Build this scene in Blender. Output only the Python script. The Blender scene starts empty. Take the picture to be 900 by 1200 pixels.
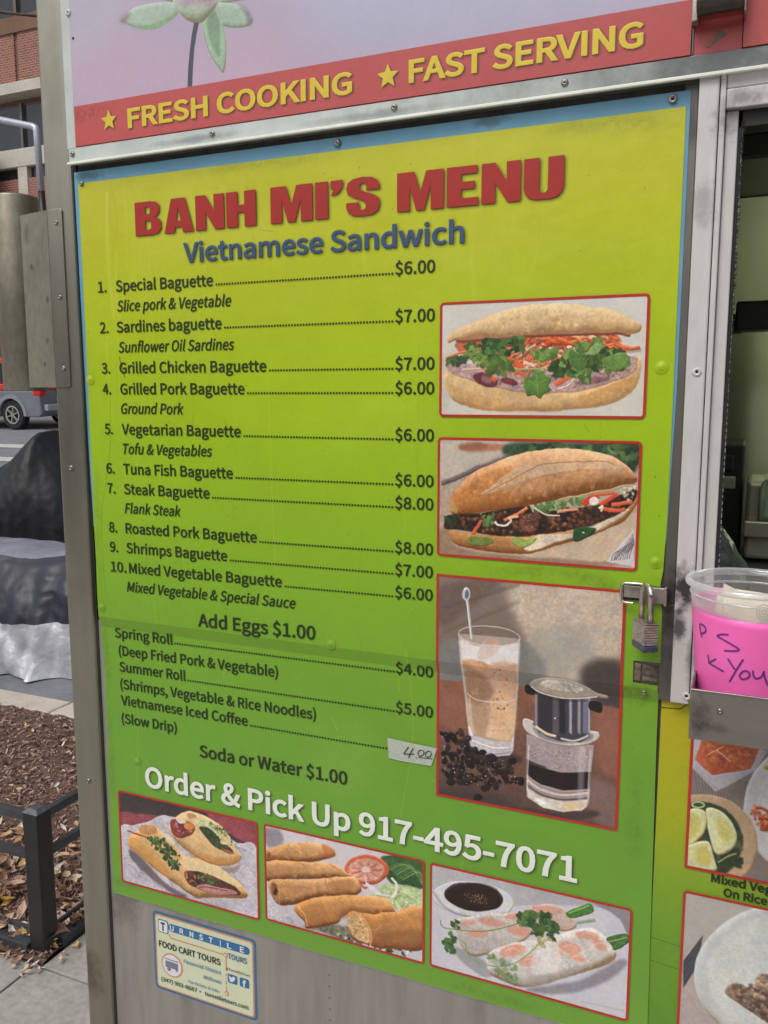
import bpy, math, random, json
import numpy as np
from mathutils import Vector, Matrix
R = math.radians
SC = bpy.context.scene
COL = SC.collection
random.seed(7); RS = np.random.RandomState(11)

# ------------------------------------------------------------------ camera, sky, sun, exposure
cam_d = bpy.data.cameras.new('camera'); cam = bpy.data.objects.new('camera', cam_d); COL.objects.link(cam)
SC.camera = cam
cam_d.sensor_fit = 'HORIZONTAL'; cam_d.sensor_width = 36.0; cam_d.lens = 36.0*998.08/900.0
cam_d.clip_start = 0.02; cam_d.clip_end = 500
_ax = ((9.16494383e-01, 4.00046961e-01, -6.89087402e-04), (5.44019629e-02, -1.26339244e-01, -9.90494231e-01), (-3.96331266e-01, 9.07744911e-01, -1.37552547e-01))
cam.matrix_world = Matrix(((_ax[0][0], -_ax[1][0], -_ax[2][0], 0.0), (_ax[0][1], -_ax[1][1], -_ax[2][1], -1.0), (_ax[0][2], -_ax[1][2], -_ax[2][2], 1.5), (0, 0, 0, 1)))
world = bpy.data.worlds.new('World'); SC.world = world; world.use_nodes = True
wn = world.node_tree.nodes; wl = world.node_tree.links
sky = wn.new('ShaderNodeTexSky'); sky.sky_type = 'NISHITA'; sky.sun_disc = False
SUN_EL, SUN_AZ = R(52), R(200)
sky.sun_elevation = SUN_EL; sky.sun_rotation = SUN_AZ; sky.air_density = 1.0; sky.dust_density = 4.0; sky.ozone_density = 1.0
hsv = wn.new('ShaderNodeHueSaturation'); hsv.inputs['Saturation'].default_value = 0.45      # thin even cloud takes most of the blue out
wl.new(sky.outputs['Color'], hsv.inputs['Color']); wl.new(hsv.outputs[0], wn['Background'].inputs['Color']); wn['Background'].inputs['Strength'].default_value = 0.13
sun_d = bpy.data.lights.new('sun', 'SUN'); sun_d.energy = 0.9; sun_d.angle = R(22); sun_d.color = (1.0, 0.96, 0.9)
sun = bpy.data.objects.new('sun', sun_d); COL.objects.link(sun)
_sd = Vector((math.sin(SUN_AZ)*math.cos(SUN_EL), math.cos(SUN_AZ)*math.cos(SUN_EL), math.sin(SUN_EL)))
sun.rotation_euler = _sd.to_track_quat('Z', 'Y').to_euler()
SC.view_settings.view_transform = 'Standard'; SC.view_settings.look = 'None'; SC.view_settings.exposure = 0.10; SC.view_settings.gamma = 1.0
SC.cycles.max_bounces = 8; SC.cycles.transparent_max_bounces = 12

# ------------------------------------------------------------------ materials
def s2l(c):
    c = np.asarray(c, float)/255.0
    return np.where(c <= 0.04045, c/12.92, ((c+0.055)/1.055)**2.4)
MATS = {}
def mat(name, c1, c2=None, rough=0.6, metal=0.0, scale=8.0, bump=0.0, bscale=None, stretch=(1, 1, 1), stains=(), stain_c=(30, 27, 24), spec=0.5, detail=6, rvar=0.0, fine=0.0):
    """principled material: two colours mixed by noise, bump, stains placed in the world (x, z, rx, rz, strength)"""
    if name in MATS: return MATS[name]
    m = bpy.data.materials.new(name); m.use_nodes = True; nt = m.node_tree; n = nt.nodes; l = nt.links
    b = n['Principled BSDF']; b.inputs['Roughness'].default_value = rough; b.inputs['Metallic'].default_value = metal
    b.inputs['Specular IOR Level'].default_value = spec
    geo = n.new('ShaderNodeNewGeometry'); mp = n.new('ShaderNodeMapping'); mp.inputs['Scale'].default_value = stretch
    l.new(geo.outputs['Position'], mp.inputs['Vector'])
    nz = n.new('ShaderNodeTexNoise'); nz.inputs['Scale'].default_value = scale; nz.inputs['Detail'].default_value = detail; nz.inputs['Roughness'].default_value = 0.62
    l.new(mp.outputs[0], nz.inputs['Vector'])
    A = tuple(s2l(c1))+(1,); Bc = tuple(s2l(c2 if c2 is not None else c1))+(1,)
    rmp = n.new('ShaderNodeMapRange'); rmp.inputs[1].default_value = 0.32; rmp.inputs[2].default_value = 0.68
    l.new(nz.outputs['Fac'], rmp.inputs[0])
    mx = n.new('ShaderNodeMix'); mx.data_type = 'RGBA'; mx.inputs[6].default_value = A; mx.inputs[7].default_value = Bc
    l.new(rmp.outputs[0], mx.inputs[0]); out = mx.outputs[2]
    if fine:
        nf = n.new('ShaderNodeTexNoise'); nf.inputs['Scale'].default_value = scale*14; nf.inputs['Detail'].default_value = 3
        l.new(mp.outputs[0], nf.inputs['Vector'])
        mr = n.new('ShaderNodeMapRange'); mr.inputs[1].default_value = 0.3; mr.inputs[2].default_value = 0.7; mr.inputs[3].default_value = 1-fine; mr.inputs[4].default_value = 1+fine
        l.new(nf.outputs['Fac'], mr.inputs[0])
        vm = n.new('ShaderNodeVectorMath'); vm.operation = 'SCALE'; l.new(out, vm.inputs[0]); l.new(mr.outputs[0], vm.inputs['Scale']); out = vm.outputs[0]
    for (sx, sz, rx, rz, st) in stains:
        sep = n.new('ShaderNodeMapping'); sep.inputs['Location'].default_value = (-sx/rx, 0, -sz/rz); sep.inputs['Scale'].default_value = (1/rx, 0.0, 1/rz)
        l.new(geo.outputs['Position'], sep.inputs['Vector'])
        ln = n.new('ShaderNodeVectorMath'); ln.operation = 'LENGTH'; l.new(sep.outputs[0], ln.inputs[0])
        n2 = n.new('ShaderNodeTexNoise'); n2.inputs['Scale'].default_value = 1.6/max(rx, rz)*1.0; n2.inputs['Detail'].default_value = 8; n2.inputs['Roughness'].default_value = 0.7
        l.new(geo.outputs['Position'], n2.inputs['Vector'])
        ad = n.new('ShaderNodeMath'); ad.operation = 'MULTIPLY_ADD'; ad.inputs[1].default_value = 2.6; l.new(n2.outputs['Fac'], ad.inputs[0]); l.new(ln.outputs['Value'], ad.inputs[2])
        mr = n.new('ShaderNodeMapRange'); mr.inputs[1].default_value = 1.55; mr.inputs[2].default_value = 2.35; mr.inputs[3].default_value = st; mr.inputs[4].default_value = 0.0
        l.new(ad.outputs[0], mr.inputs[0])
        m2 = n.new('ShaderNodeMix'); m2.data_type = 'RGBA'; m2.inputs[7].default_value = tuple(s2l(stain_c))+(1,)
        l.new(mr.outputs[0], m2.inputs[0]); l.new(out, m2.inputs[6]); out = m2.outputs[2]
    l.new(out, b.inputs['Base Color'])
    if rvar:
        mr = n.new('ShaderNodeMapRange'); mr.inputs[3].default_value = max(0.03, rough-rvar); mr.inputs[4].default_value = min(1, rough+rvar)
        l.new(nz.outputs['Fac'], mr.inputs[0]); l.new(mr.outputs[0], b.inputs['Roughness'])
    if bump:
        nb = n.new('ShaderNodeTexNoise'); nb.inputs['Scale'].default_value = bscale or scale*3; nb.inputs['Detail'].default_value = 5
        l.new(mp.outputs[0], nb.inputs['Vector'])
        bp = n.new('ShaderNodeBump'); bp.inputs['Strength'].default_value = 1.0; bp.inputs['Distance'].default_value = bump
        l.new(nb.outputs['Fac'], bp.inputs['Height']); l.new(bp.outputs[0], b.inputs['Normal'])
    MATS[name] = m; return m

# steel that has been wiped for years: brushed, greasy, dull
M_post = mat('old_brushed_steel', (142, 139, 124), (166, 163, 148), 0.30, 0.85, 3.0, 0.0003, 60, (1, 1, 0.12), rvar=0.12, fine=0.08, stains=((-.955, 1.36, .05, .2, .25), (-.97, .55, .03, .05, .55), (-.955, 1.95, .03, .1, .2)), stain_c=(86, 78, 60))
M_sheetst = mat('stained_sheet_steel', (160, 155, 138), (132, 127, 112), 0.46, 0.7, 9, 0.0004, 80, (1, 1, .5), rvar=0.12, fine=0.12, stains=((-1.02, 1.69, .006, .006, .6), (-.985, 1.64, .005, .006, .7), (-.99, 1.58, .004, .005, .7), (-1.0, 1.545, .004, .005, .7), (-1.1, 1.6, .05, .1, .3), (-1.03, 1.74, .01, .02, .4)), stain_c=(70, 64, 52))
M_rust = mat('rusty_grimy_metal', (150, 130, 112), (74, 62, 52), .75, .2, 160, .0006, 400, fine=.2)
M_wall = mat('dull_steel_wall', (178, 174, 168), (162, 158, 151), 0.46, 0.6, 5, 0.0004, 60, (1, 1, 0.12), rvar=0.14, fine=0.10, stains=((-.78, .62, .02, .2, .35), (-.3, .60, .015, .25, .3), (-.90, .68, .05, .04, .5)), stain_c=(104, 96, 84))
M_gap = mat('dark_gap_fill', (46, 43, 38), (70, 66, 58), 0.85, 0, 30, .0004, 300)  # dark fill for the gaps between panels
M_rail = mat('sign_rail_paint', (206, 214, 208), (186, 192, 186), 0.4, 0, 14, 0.0002, 90, stains=((-.70, 1.834, .09, .006, .5), (-.45, 1.833, .1, .006, .55)), stain_c=(96, 94, 88))
M_raild = mat('stained_rail_dark_reflection', (206, 214, 208), (186, 192, 186), 0.38, 0.25, 14, 0.0002, 90, stains=((.05, 1.836, .50, .3, .92), (-.70, 1.834, .09, .006, .5), (-.45, 1.833, .1, .006, .4)), stain_c=(92, 98, 98))  # the big ellipse paints the rail's dark reflection; the small ones are smears
M_railg = mat('sign_rail_bare_metal', (84, 90, 90), (106, 112, 112), 0.32, .8, 12, 0.0002, 90, (1, 1, .4), rvar=.1)
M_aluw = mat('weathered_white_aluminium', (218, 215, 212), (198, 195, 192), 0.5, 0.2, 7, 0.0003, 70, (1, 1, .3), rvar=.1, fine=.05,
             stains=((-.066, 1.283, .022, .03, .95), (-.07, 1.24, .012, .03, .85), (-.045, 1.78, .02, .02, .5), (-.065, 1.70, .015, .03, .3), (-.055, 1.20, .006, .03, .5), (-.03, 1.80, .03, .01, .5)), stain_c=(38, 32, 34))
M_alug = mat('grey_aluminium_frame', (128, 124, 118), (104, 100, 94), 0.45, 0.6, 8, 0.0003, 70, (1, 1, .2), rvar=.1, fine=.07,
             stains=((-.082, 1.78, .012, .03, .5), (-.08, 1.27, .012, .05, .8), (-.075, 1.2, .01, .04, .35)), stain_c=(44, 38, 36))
M_rubber = mat('black_rubber', (28, 29, 28), (42, 43, 40), .8, 0, 60, .0006, 300)
M_dark = mat('dark_grease', (26, 26, 25), (44, 42, 38), .6, 0, 30, .0003, 120)
M_chrome = mat('chrome', (226, 222, 214), (190, 184, 176), .2, 1.0, 40, 0, rvar=.06)
M_hasp = mat('worn_hasp_steel', (186, 178, 170), (140, 130, 122), .42, .7, 60, .0002, 300, rvar=.1)
M_lam = mat('laminated_lock_steel', (214, 208, 200), (150, 142, 134), .42, .65, 160, .0002, 500, (1, 1, 4), rvar=.1)
M_lockb = mat('dark_blue_lock_bumper', (66, 70, 92), (88, 92, 112), .35, .2, 80)
M_tray = mat('stainless_tray', (158, 150, 144), (140, 132, 126), .36, .75, 5, .0002, 60, (.2, 1, 1), rvar=.1, fine=.05, stains=((-.035, 1.2, .012, .02, .5), (-.02, 1.19, .02, .006, .4)), stain_c=(60, 54, 52))
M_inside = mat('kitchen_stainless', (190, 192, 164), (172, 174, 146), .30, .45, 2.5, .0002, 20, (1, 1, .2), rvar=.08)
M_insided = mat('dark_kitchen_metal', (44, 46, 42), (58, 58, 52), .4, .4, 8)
M_black = mat('black_plastic', (24, 26, 24), (32, 34, 31), .45, 0, 10)
M_screw = mat('screw_steel', (170, 166, 158), (120, 114, 106), .32, .9, 200)
M_blue = mat('light_blue_vinyl', (112, 168, 196), (96, 152, 180), .38, 0, 10, .0002, 60, stains=((-.90, 1.809, .03, .007, .6), (-.30, 1.812, .03, .008, .6), (-.922, 1.5, .004, .2, .5)), stain_c=(70, 84, 80))
M_whiteedge = mat('bright_white_edge', (244, 246, 236), (230, 232, 220), .4, 0, 20)
M_red = mat('faded_red_vinyl', (192, 84, 80), (176, 76, 72), .38, 0, 12, .0002, 60, fine=.03)
M_yel = mat('print_yellow', (226, 200, 58), (216, 190, 52), .4, 0, 60)
M_txt = mat('print_dark_green_black', (36, 50, 22), (42, 58, 26), .4, 0, 60)
M_title = mat('print_red', (172, 40, 30), (162, 38, 28), .4, 0, 40)
M_sub = mat('print_slate_blue', (62, 86, 118), (56, 78, 110), .4, 0, 40)
M_white = mat('print_white', (236, 240, 230), (226, 232, 220), .4, 0, 40)
M_frame = mat('print_frame_red', (190, 52, 46), (178, 48, 42), .38, 0, 40)
M_tape = mat('masking_tape', (188, 194, 180), (172, 180, 164), .6, 0, 120, .0001, 600)
M_ink = mat('pen_ink', (48, 54, 56), (60, 64, 64), .5)
M_stb = mat('sticker_blue', (58, 116, 160), (52, 106, 150), .4, 0, 60)
M_sto = mat('sticker_orange', (214, 142, 100), (206, 134, 92), .4, 0, 60)
M_stc = mat('sticker_cream', (214, 218, 186), (206, 212, 178), .4, 0, 60)
M_stk = mat('sticker_dark_ink', (52, 52, 46), (60, 60, 54), .4)
M_stw = mat('sticker_white', (222, 222, 226), None, .4)
M_stl = mat('sticker_soft_blue', (92, 150, 176), None, .4)
M_pink = mat('fluorescent_pink_paper', (255, 118, 196), (252, 108, 186), .38, 0, 20, .0001, 300)
M_marker = mat('purple_marker_ink', (112, 52, 128), None, .5)
M_note = mat('banknote_paper', (238, 230, 206), (222, 214, 190), .7, 0, 60, .0002, 200)
M_noteg = mat('banknote_green_ink', (168, 190, 166), (150, 176, 150), .7)
M_iron = mat('black_iron_paint', (30, 32, 32), (42, 44, 44), .38, .1, 10, .0006, 90, fine=.12)
M_ironlt = mat('worn_iron_top', (54, 57, 60), (74, 78, 82), .35, .2, 14, .0006, 90, fine=.1)
M_conc = mat('sidewalk_concrete', (150, 146, 141), (174, 170, 165), .85, 0, 4, .0012, 60, fine=.14, stains=())
M_kerb = mat('kerb_stone', (186, 174, 160), (206, 196, 182), .85, 0, 8, .002, 60, fine=.1)
M_mulch = mat('mulch_soil', (118, 94, 80), (86, 68, 58), .95, 0, 24, .01, 60, fine=.3)
M_asph = mat('asphalt', (130, 133, 138), (112, 115, 120), .8, 0, 3, .002, 90, fine=.12)
M_line = mat('worn_road_paint', (206, 206, 200), (176, 176, 170), .7, 0, 8)
M_lineY = mat('worn_cream_road_paint', (214, 206, 176), (196, 188, 158), .7, 0, 8)

M_lamp = bpy.data.materials.new('lit_tube'); M_lamp.use_nodes = True; M_lamp.node_tree.nodes['Principled BSDF'].inputs['Emission Color'].default_value = (.93, 1, .74, 1); M_lamp.node_tree.nodes['Principled BSDF'].inputs['Emission Strength'].default_value = 50.0
def img_mat(name, arr, rough=.38, bump=.00015, gain=1.0, coat=0.0):
    """arr: HxWx3 display-sRGB 0..255, row 0 = top; painted in memory, mapped by UV"""
    h, w = arr.shape[:2]
    im = bpy.data.images.new(name, w, h, alpha=False)
    a = np.ones((h, w, 4), np.float32); a[..., :3] = np.clip(arr[::-1]/255.0*gain, 0, 1)
    im.pixels.foreach_set(a.ravel()); im.update(); im.pack()
    m = bpy.data.materials.new(name); m.use_nodes = True; n = m.node_tree.nodes; l = m.node_tree.links
    t = n.new('ShaderNodeTexImage'); t.image = im; t.interpolation = 'Linear'; t.extension = 'EXTEND'
    b = n['Principled BSDF']; l.new(t.outputs[0], b.inputs['Base Color']); b.inputs['Roughness'].default_value = rough
    geo = n.new('ShaderNodeNewGeometry'); nz = n.new('ShaderNodeTexNoise'); nz.inputs['Scale'].default_value = 9; nz.inputs['Detail'].default_value = 4
    l.new(geo.outputs['Position'], nz.inputs['Vector'])
    bp = n.new('ShaderNodeBump'); bp.inputs['Distance'].default_value = bump*8; bp.inputs['Strength'].default_value = .8
    l.new(nz.outputs['Fac'], bp.inputs['Height']); l.new(bp.outputs[0], b.inputs['Normal'])
    mr = n.new('ShaderNodeMapRange'); mr.inputs[3].default_value = rough-.08; mr.inputs[4].default_value = rough+.12; l.new(nz.outputs['Fac'], mr.inputs[0]); l.new(mr.outputs[0], b.inputs['Roughness'])
    return m

# ------------------------------------------------------------------ mesh builder
class B:
    def __init__(s): s.v = []; s.f = []
    def add(s, vs, fs):
        o = len(s.v); s.v += [tuple(q) for q in vs]; s.f += [tuple(i+o for i in f) for f in fs]; return s
    def box(s, x0, x1, y0, y1, z0, z1):
        return s.add([(x0, y0, z0), (x1, y0, z0), (x1, y1, z0), (x0, y1, z0), (x0, y0, z1), (x1, y0, z1), (x1, y1, z1), (x0, y1, z1)],
                     [(0, 3, 2, 1), (4, 5, 6, 7), (0, 1, 5, 4), (1, 2, 6, 5), (2, 3, 7, 6), (3, 0, 4, 7)])
    def bar(s, p, q, w, h, up=(0, 0, 1)):
        p = Vector(p); q = Vector(q); d = (q-p).normalized(); sd = d.cross(Vector(up)).normalized()*w/2; u = sd.cross(d).normalized()*h/2
        vs = [p-sd-u, p+sd-u, p+sd+u, p-sd+u, q-sd-u, q+sd-u, q+sd+u, q-sd+u]
        return s.add(vs, [(3, 2, 1, 0), (4, 5, 6, 7), (0, 1, 5, 4), (1, 2, 6, 5), (2, 3, 7, 6), (3, 0, 4, 7)])
    def tube(s, pts, r, n=8, caps=True):
        pts = [Vector(p) for p in pts]; rs = r if isinstance(r, (list, tuple)) else [r]*len(pts); rings = []
        ref = None
        for i, p in enumerate(pts):
            d = (pts[min(i+1, len(pts)-1)]-pts[max(i-1, 0)]).normalized()
            if ref is None: ref = Vector((0, 0, 1)) if abs(d.z) < .9 else Vector((1, 0, 0))
            a = (ref-d*ref.dot(d)).normalized(); ref = a; b = d.cross(a)
            rings.append([p+(a*math.cos(t)+b*math.sin(t))*rs[i] for t in [2*math.pi*k/n for k in range(n)]])
        vs = [v for rg in rings for v in rg]; fs = []
        for i in range(len(pts)-1):
            for k in range(n): fs.append((i*n+k, i*n+(k+1) % n, (i+1)*n+(k+1) % n, (i+1)*n+k))
        if caps: fs += [tuple(range(n))[::-1], tuple((len(pts)-1)*n+k for k in range(n))]
        return s.add(vs, fs)
    def lathe(s, c, prof, n=24, axis='z', close=False):
        c = Vector(c); vs = []; fs = []
        for (r, h) in prof:
            for k in range(n):
                t = 2*math.pi*k/n; a, b = r*math.cos(t), r*math.sin(t)
                vs.append(c+(Vector((a, b, h)) if axis == 'z' else Vector((a, h, b)) if axis == 'y' else Vector((h, a, b))))
        for i in range(len(prof)-1):
            for k in range(n): fs.append((i*n+k, i*n+(k+1) % n, (i+1)*n+(k+1) % n, (i+1)*n+k))
        if close: fs += [tuple(range(n))[::-1], tuple((len(prof)-1)*n+k for k in range(n))]
        return s.add(vs, fs)
    def prism(s, pts, y0, y1):      # polygon in x,z pushed through y
        n = len(pts)
        return s.add([(x, y0, z) for x, z in pts]+[(x, y1, z) for x, z in pts], [tuple(range(n)), tuple(range(n, 2*n))[::-1]]+[(i, (i+1) % n, n+(i+1) % n, n+i)[::-1] for i in range(n)])
    def flat(s, pts, y):
        return s.add([(x, y, z) for x, z in pts], [tuple(range(len(pts)))])
def fixn(me):
    import bmesh
    bm = bmesh.new(); bm.from_mesh(me); bmesh.ops.recalc_face_normals(bm, faces=bm.faces); bm.to_mesh(me); bm.free()
def tag(o, label=None, cat=None, group=None, kind=None):
    if label: o['label'] = label
    if cat: o['category'] = cat
    if group: o['group'] = group
    if kind: o['kind'] = kind
    return o
def ob(name, b, m, parent=None, smooth=False, bevel=0, kind=None, label=None, loc=None, fix=True):
    me = bpy.data.meshes.new(name)
    L = Vector((0, 0, 0)); p = parent
    while p is not None: L += p.location; p = p.parent
    if parent is None and loc is not None: L = Vector(loc)
    me.from_pydata([tuple(Vector(v)-L) for v in b.v], [], b.f)
    if fix: fixn(me)
    if smooth: me.shade_smooth()
    o = bpy.data.objects.new(name, me); COL.objects.link(o); me.materials.append(m)
    if parent is not None: o.parent = parent
    elif loc is not None: o.location = loc
    if bevel:
        bv = o.modifiers.new('bevel', 'BEVEL'); bv.width = bevel; bv.segments = 2; bv.limit_method = 'ANGLE'
    if kind: o['kind'] = kind
    if label: o['label'] = label
    return o
def empty(name, loc, label, cat, group=None):
    o = bpy.data.objects.new(name, None); COL.objects.link(o); o.location = loc; o.empty_display_size = .05
    return tag(o, label, cat, group)
def uvxz(o, rect):      # planar UV from world x,z inside rect (x0,z0,x1,z1)
    me = o.data; uv = me.uv_layers.new(name='uv'); L = Vector((0, 0, 0)); p = o
    while p is not None: L += p.location; p = p.parent
    co = np.empty(len(me.vertices)*3); me.vertices.foreach_get('co', co); co = co.reshape(-1, 3)
    li = np.empty(len(me.loops), int); me.loops.foreach_get('vertex_index', li)
    u = (co[li, 0]+L.x-rect[0])/(rect[2]-rect[0]); v = (co[li, 2]+L.z-rect[1])/(rect[3]-rect[1])
    uv.data.foreach_set('uv', np.stack([u, v], 1).ravel())

# ------------------------------------------------------------------ the painter: flat printed pictures, drawn in memory
def cat_rom(P, k=5, closed=True):
    P = np.asarray(P, float).reshape(-1, 2); n = len(P); t = np.linspace(0, 1, k, endpoint=False)[:, None]; out = []
    for i in range(n if closed else n-1):
        if closed: a, b, c, d = P[(i-1) % n], P[i], P[(i+1) % n], P[(i+2) % n]
        else: a, b, c, d = P[max(i-1, 0)], P[i], P[i+1], P[min(i+2, n-1)]
        out.append(.5*((2*b)+(c-a)*t+(2*a-5*b+4*c-d)*t**2+(3*b-a-3*c+d)*t**3))
    if not closed: out.append(P[-1:])
    return np.concatenate(out)
def cover(P, x0, y0, w, h, ss=2):
    """anti-aliased coverage of a polygon in the window x0,y0,w,h"""
    P = np.asarray(P, float)-(x0, y0); d = np.zeros((h*ss, w+2)); Q = np.roll(P, -1, 0)
    for (ax, ay), (bx, by) in zip(P*(1, ss), Q*(1, ss)):
        if ay == by: continue
        s = 1.0
        if ay > by: ax, ay, bx, by = bx, by, ax, ay; s = -1.0
        r0 = max(0, math.ceil(ay-.5)); r1 = min(h*ss-1, math.ceil(by-.5)-1)
        if r1 < r0: continue
        r = np.arange(r0, r1+1); x = np.clip(ax+(r+.5-ay)*(bx-ax)/(by-ay), 0, w); i = x.astype(int); fr = x-i
        d[r, i] += s*(1-fr); d[r, i+1] += s*fr
    c = np.clip(np.abs(np.cumsum(d, 1)[:, :w]), 0, 1)
    return c.reshape(h, ss, w).mean(1)
def blur(a, r):
    r = int(round(r))
    if r < 1: return a
    for ax in (0, 1):
        for _ in range(2):
            p = [(0, 0)]*a.ndim; p[ax] = (r+1, r); q = np.cumsum(np.pad(a, p, mode='edge'), ax)
            n = a.shape[ax]
            a = (np.take(q, range(2*r+1, 2*r+1+n), ax)-np.take(q, range(0, n), ax))/(2*r+1)
    return a
def vnoise(h, w, cell, rs):
    gh, gw = int(h/cell)+3, int(w/cell)+3; g = rs.rand(gh, gw)-.5
    y = np.arange(h)/cell; x = np.arange(w)/cell; yi = y.astype(int); xi = x.astype(int); fy = (y-yi)[:, None]; fx = (x-xi)[None]
    fy = fy*fy*(3-2*fy); fx = fx*fx*(3-2*fx)
    return (g[yi][:, xi]*(1-fy)+g[yi+1][:, xi]*fy)*(1-fx)+(g[yi][:, xi+1]*(1-fy)+g[yi+1][:, xi+1]*fy)*fx
def warp(c, rs, k):
    '''small irregular shifts, so that no printed outline is a clean curve'''
    h, w = c.shape[:2]; yy, xx = np.mgrid[0:h, 0:w].astype(float)
    for cell, amp in ((40, 4.0), (13, 1.6), (5, .7)): xx += vnoise(h, w, cell, rs)*2*amp*k; yy += vnoise(h, w, cell, rs)*2*amp*k
    xx = np.clip(xx, 0, w-1.01); yy = np.clip(yy, 0, h-1.01); xi = xx.astype(int); yi = yy.astype(int); fx = (xx-xi)[..., None]; fy = (yy-yi)[..., None]
    return (c[yi, xi]*(1-fx)+c[yi, xi+1]*fx)*(1-fy)+(c[yi+1, xi]*(1-fx)+c[yi+1, xi+1]*fx)*fy
class Paint:
    def __init__(s, w, h, seed=1):
        s.w, s.h = w, h; s.c = np.zeros((h, w, 3)); s.rs = np.random.RandomState(seed)
        s.n = vnoise(h, w, 60, s.rs)*.5+vnoise(h, w, 3, s.rs)*.7+vnoise(h, w, 8, s.rs)*.8+vnoise(h, w, 24, s.rs)*.6+vnoise(h, w, 1.6, s.rs)*.5
    def bg(s, c1, c2, tex):
        t = np.linspace(0, 1, s.h)[:, None, None]; s.c[:] = np.array(c1)*(1-t)+np.array(c2)*t; s.c *= (1+tex*s.n)[..., None]
    def poly(s, P, col, soft=1, tex=0, bev=0, amt=0, c2=0, a=1.0):
        if bev >= 12: bev *= 2.0
        pad = int(soft*2+bev*1.2+3); x0 = max(0, int(P[:, 0].min())-pad); y0 = max(0, int(P[:, 1].min())-pad)
        x1 = min(s.w, int(P[:, 0].max())+pad); y1 = min(s.h, int(P[:, 1].max())+pad)
        if x1 <= x0 or y1 <= y0: return
        m = cover(P, x0-pad, y0-pad, x1-x0+2*pad, y1-y0+2*pad)
        ms = blur(m, soft/2) if soft >= 1.5 else m
        col = np.array(col, float); C = np.broadcast_to(col, m.shape+(3,)).copy()
        if c2:
            t = np.clip((np.arange(m.shape[0])-pad)/max(1, y1-y0), 0, 1)[:, None, None]; C = col*(1-t)+np.array(c2, float)*t+np.zeros(m.shape+(1,))
        if bev and amt:
            hgt = blur(m, bev/2); gy, gx = np.gradient(hgt+.25*blur(m, max(1, bev/8))); nz_ = 1+.5*(vnoise(m.shape[0], m.shape[1], max(4, bev*.7), s.rs)+vnoise(m.shape[0], m.shape[1], max(3, bev*.25), s.rs)); sh = np.clip((gx*.45+gy)*bev*1.25*nz_, -1, 1); sh = sh*(np.abs(sh)**.2); warm = np.array([.75, 1.0, 1.3]); C = C*np.maximum(.12, 1+(amt*sh*np.where(sh < 0, 1.0, .42))[..., None]*np.where(sh[..., None] < 0, warm, 1.0))
        C = C[pad:-pad, pad:-pad]; ms = ms[pad:-pad, pad:-pad]
        C = C*(1+tex*2*s.n[y0:y1, x0:x1])[..., None]
        al = (ms*a)[..., None]; s.c[y0:y1, x0:x1] = s.c[y0:y1, x0:x1]*(1-al)+C*al
    def line(s, P, w, col, soft=1, a=1.0):
        P = cat_rom(P, 6, False); d = np.gradient(P, axis=0); d /= np.maximum(1e-6, np.hypot(d[:, 0], d[:, 1]))[:, None]; nn = np.stack([-d[:, 1], d[:, 0]], 1)*w/2
        s.poly(np.concatenate([P+nn, (P-nn)[::-1]]), col, soft, .03, min(w/2, 4) if w > 5 else 0, .3 if w > 5 else 0, 0, a)
    def scatter(s, reg, n, kind, sz, cols, a, asp, rot):
        reg = np.asarray(reg, float).reshape(-1, 2); x0, y0 = reg.min(0); x1, y1 = reg.max(0); w, h = int(x1-x0)+2, int(y1-y0)+2
        m = cover(reg, x0, y0, w, h, 1); rs = s.rs; k = 0; it = 0
        while k < n and it < n*20:
            it += 1; x = rs.rand()*w; y = rs.rand()*h
            if m[min(int(y), h-1), min(int(x), w-1)] < .5: continue
            k += 1; c = np.array(cols[rs.randint(len(cols))], float)*(.9+.2*rs.rand()); r = sz*(.6+.7*rs.rand())/2; cx, cy = x+x0, y+y0
            th = rs.rand()*6.28 if rot < -900 else math.radians(rot)+rs.randn()*.35; ct, st = math.cos(th), math.sin(th)
            if kind == 'blob': t = np.arange(7)*6.283/7; rr = r*(.6+.5*rs.rand(7)); Q = np.stack([rr*np.cos(t), rr*np.sin(t)*.75], 1)
            elif kind == 'dot': t = np.arange(6)*6.283/6; Q = np.stack([r*np.cos(t), r*np.sin(t)], 1)
            elif kind == 'bean': t = np.arange(12)*6.283/12; Q = np.stack([r*np.cos(t), r*.68*np.sin(t)], 1)
            elif kind == 'strip': L = r*(.8+.6*rs.rand()); q = r*asp; b_ = rs.randn()*r*.2; Q = np.array([(-L, -q), (0, -q+b_), (L, -q), (L, q), (0, q+b_), (-L, q)])
            else:
                t = np.arange(18)*6.283/18; lob = .62+.55*np.abs(np.sin(t*1.5+rs.rand()*3)); rr = r*(.7+.35*rs.rand(18))*lob; Q = np.stack([rr*np.cos(t)*1.15, rr*np.sin(t)*(.5+.45*rs.rand())], 1)
            Q = np.stack([Q[:, 0]*ct-Q[:, 1]*st+cx, Q[:, 0]*st+Q[:, 1]*ct+cy], 1)
            if kind in ('leaf', 'bean', 'strip') : s.poly(Q+(r*.10, r*.2), c*.5, 1.5, 0, 0, 0, 0, a*.4)
            s.poly(Q, c, 1.6 if kind == 'blob' else 1, .1, r*.6 if kind in ('strip', 'bean', 'blob') else 0, .4 if kind != 'blob' else .25, 0, a)
            if kind == 'leaf' and r > 3.4 and rs.rand() < .6: s.line(np.array([(cx-ct*r*.6, cy-st*r*.6), (cx, cy), (cx+ct*r*.6, cy+st*r*.6)]), max(.8, r*.1), np.minimum(255, c*1.25+14), 1, a*.6)
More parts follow.
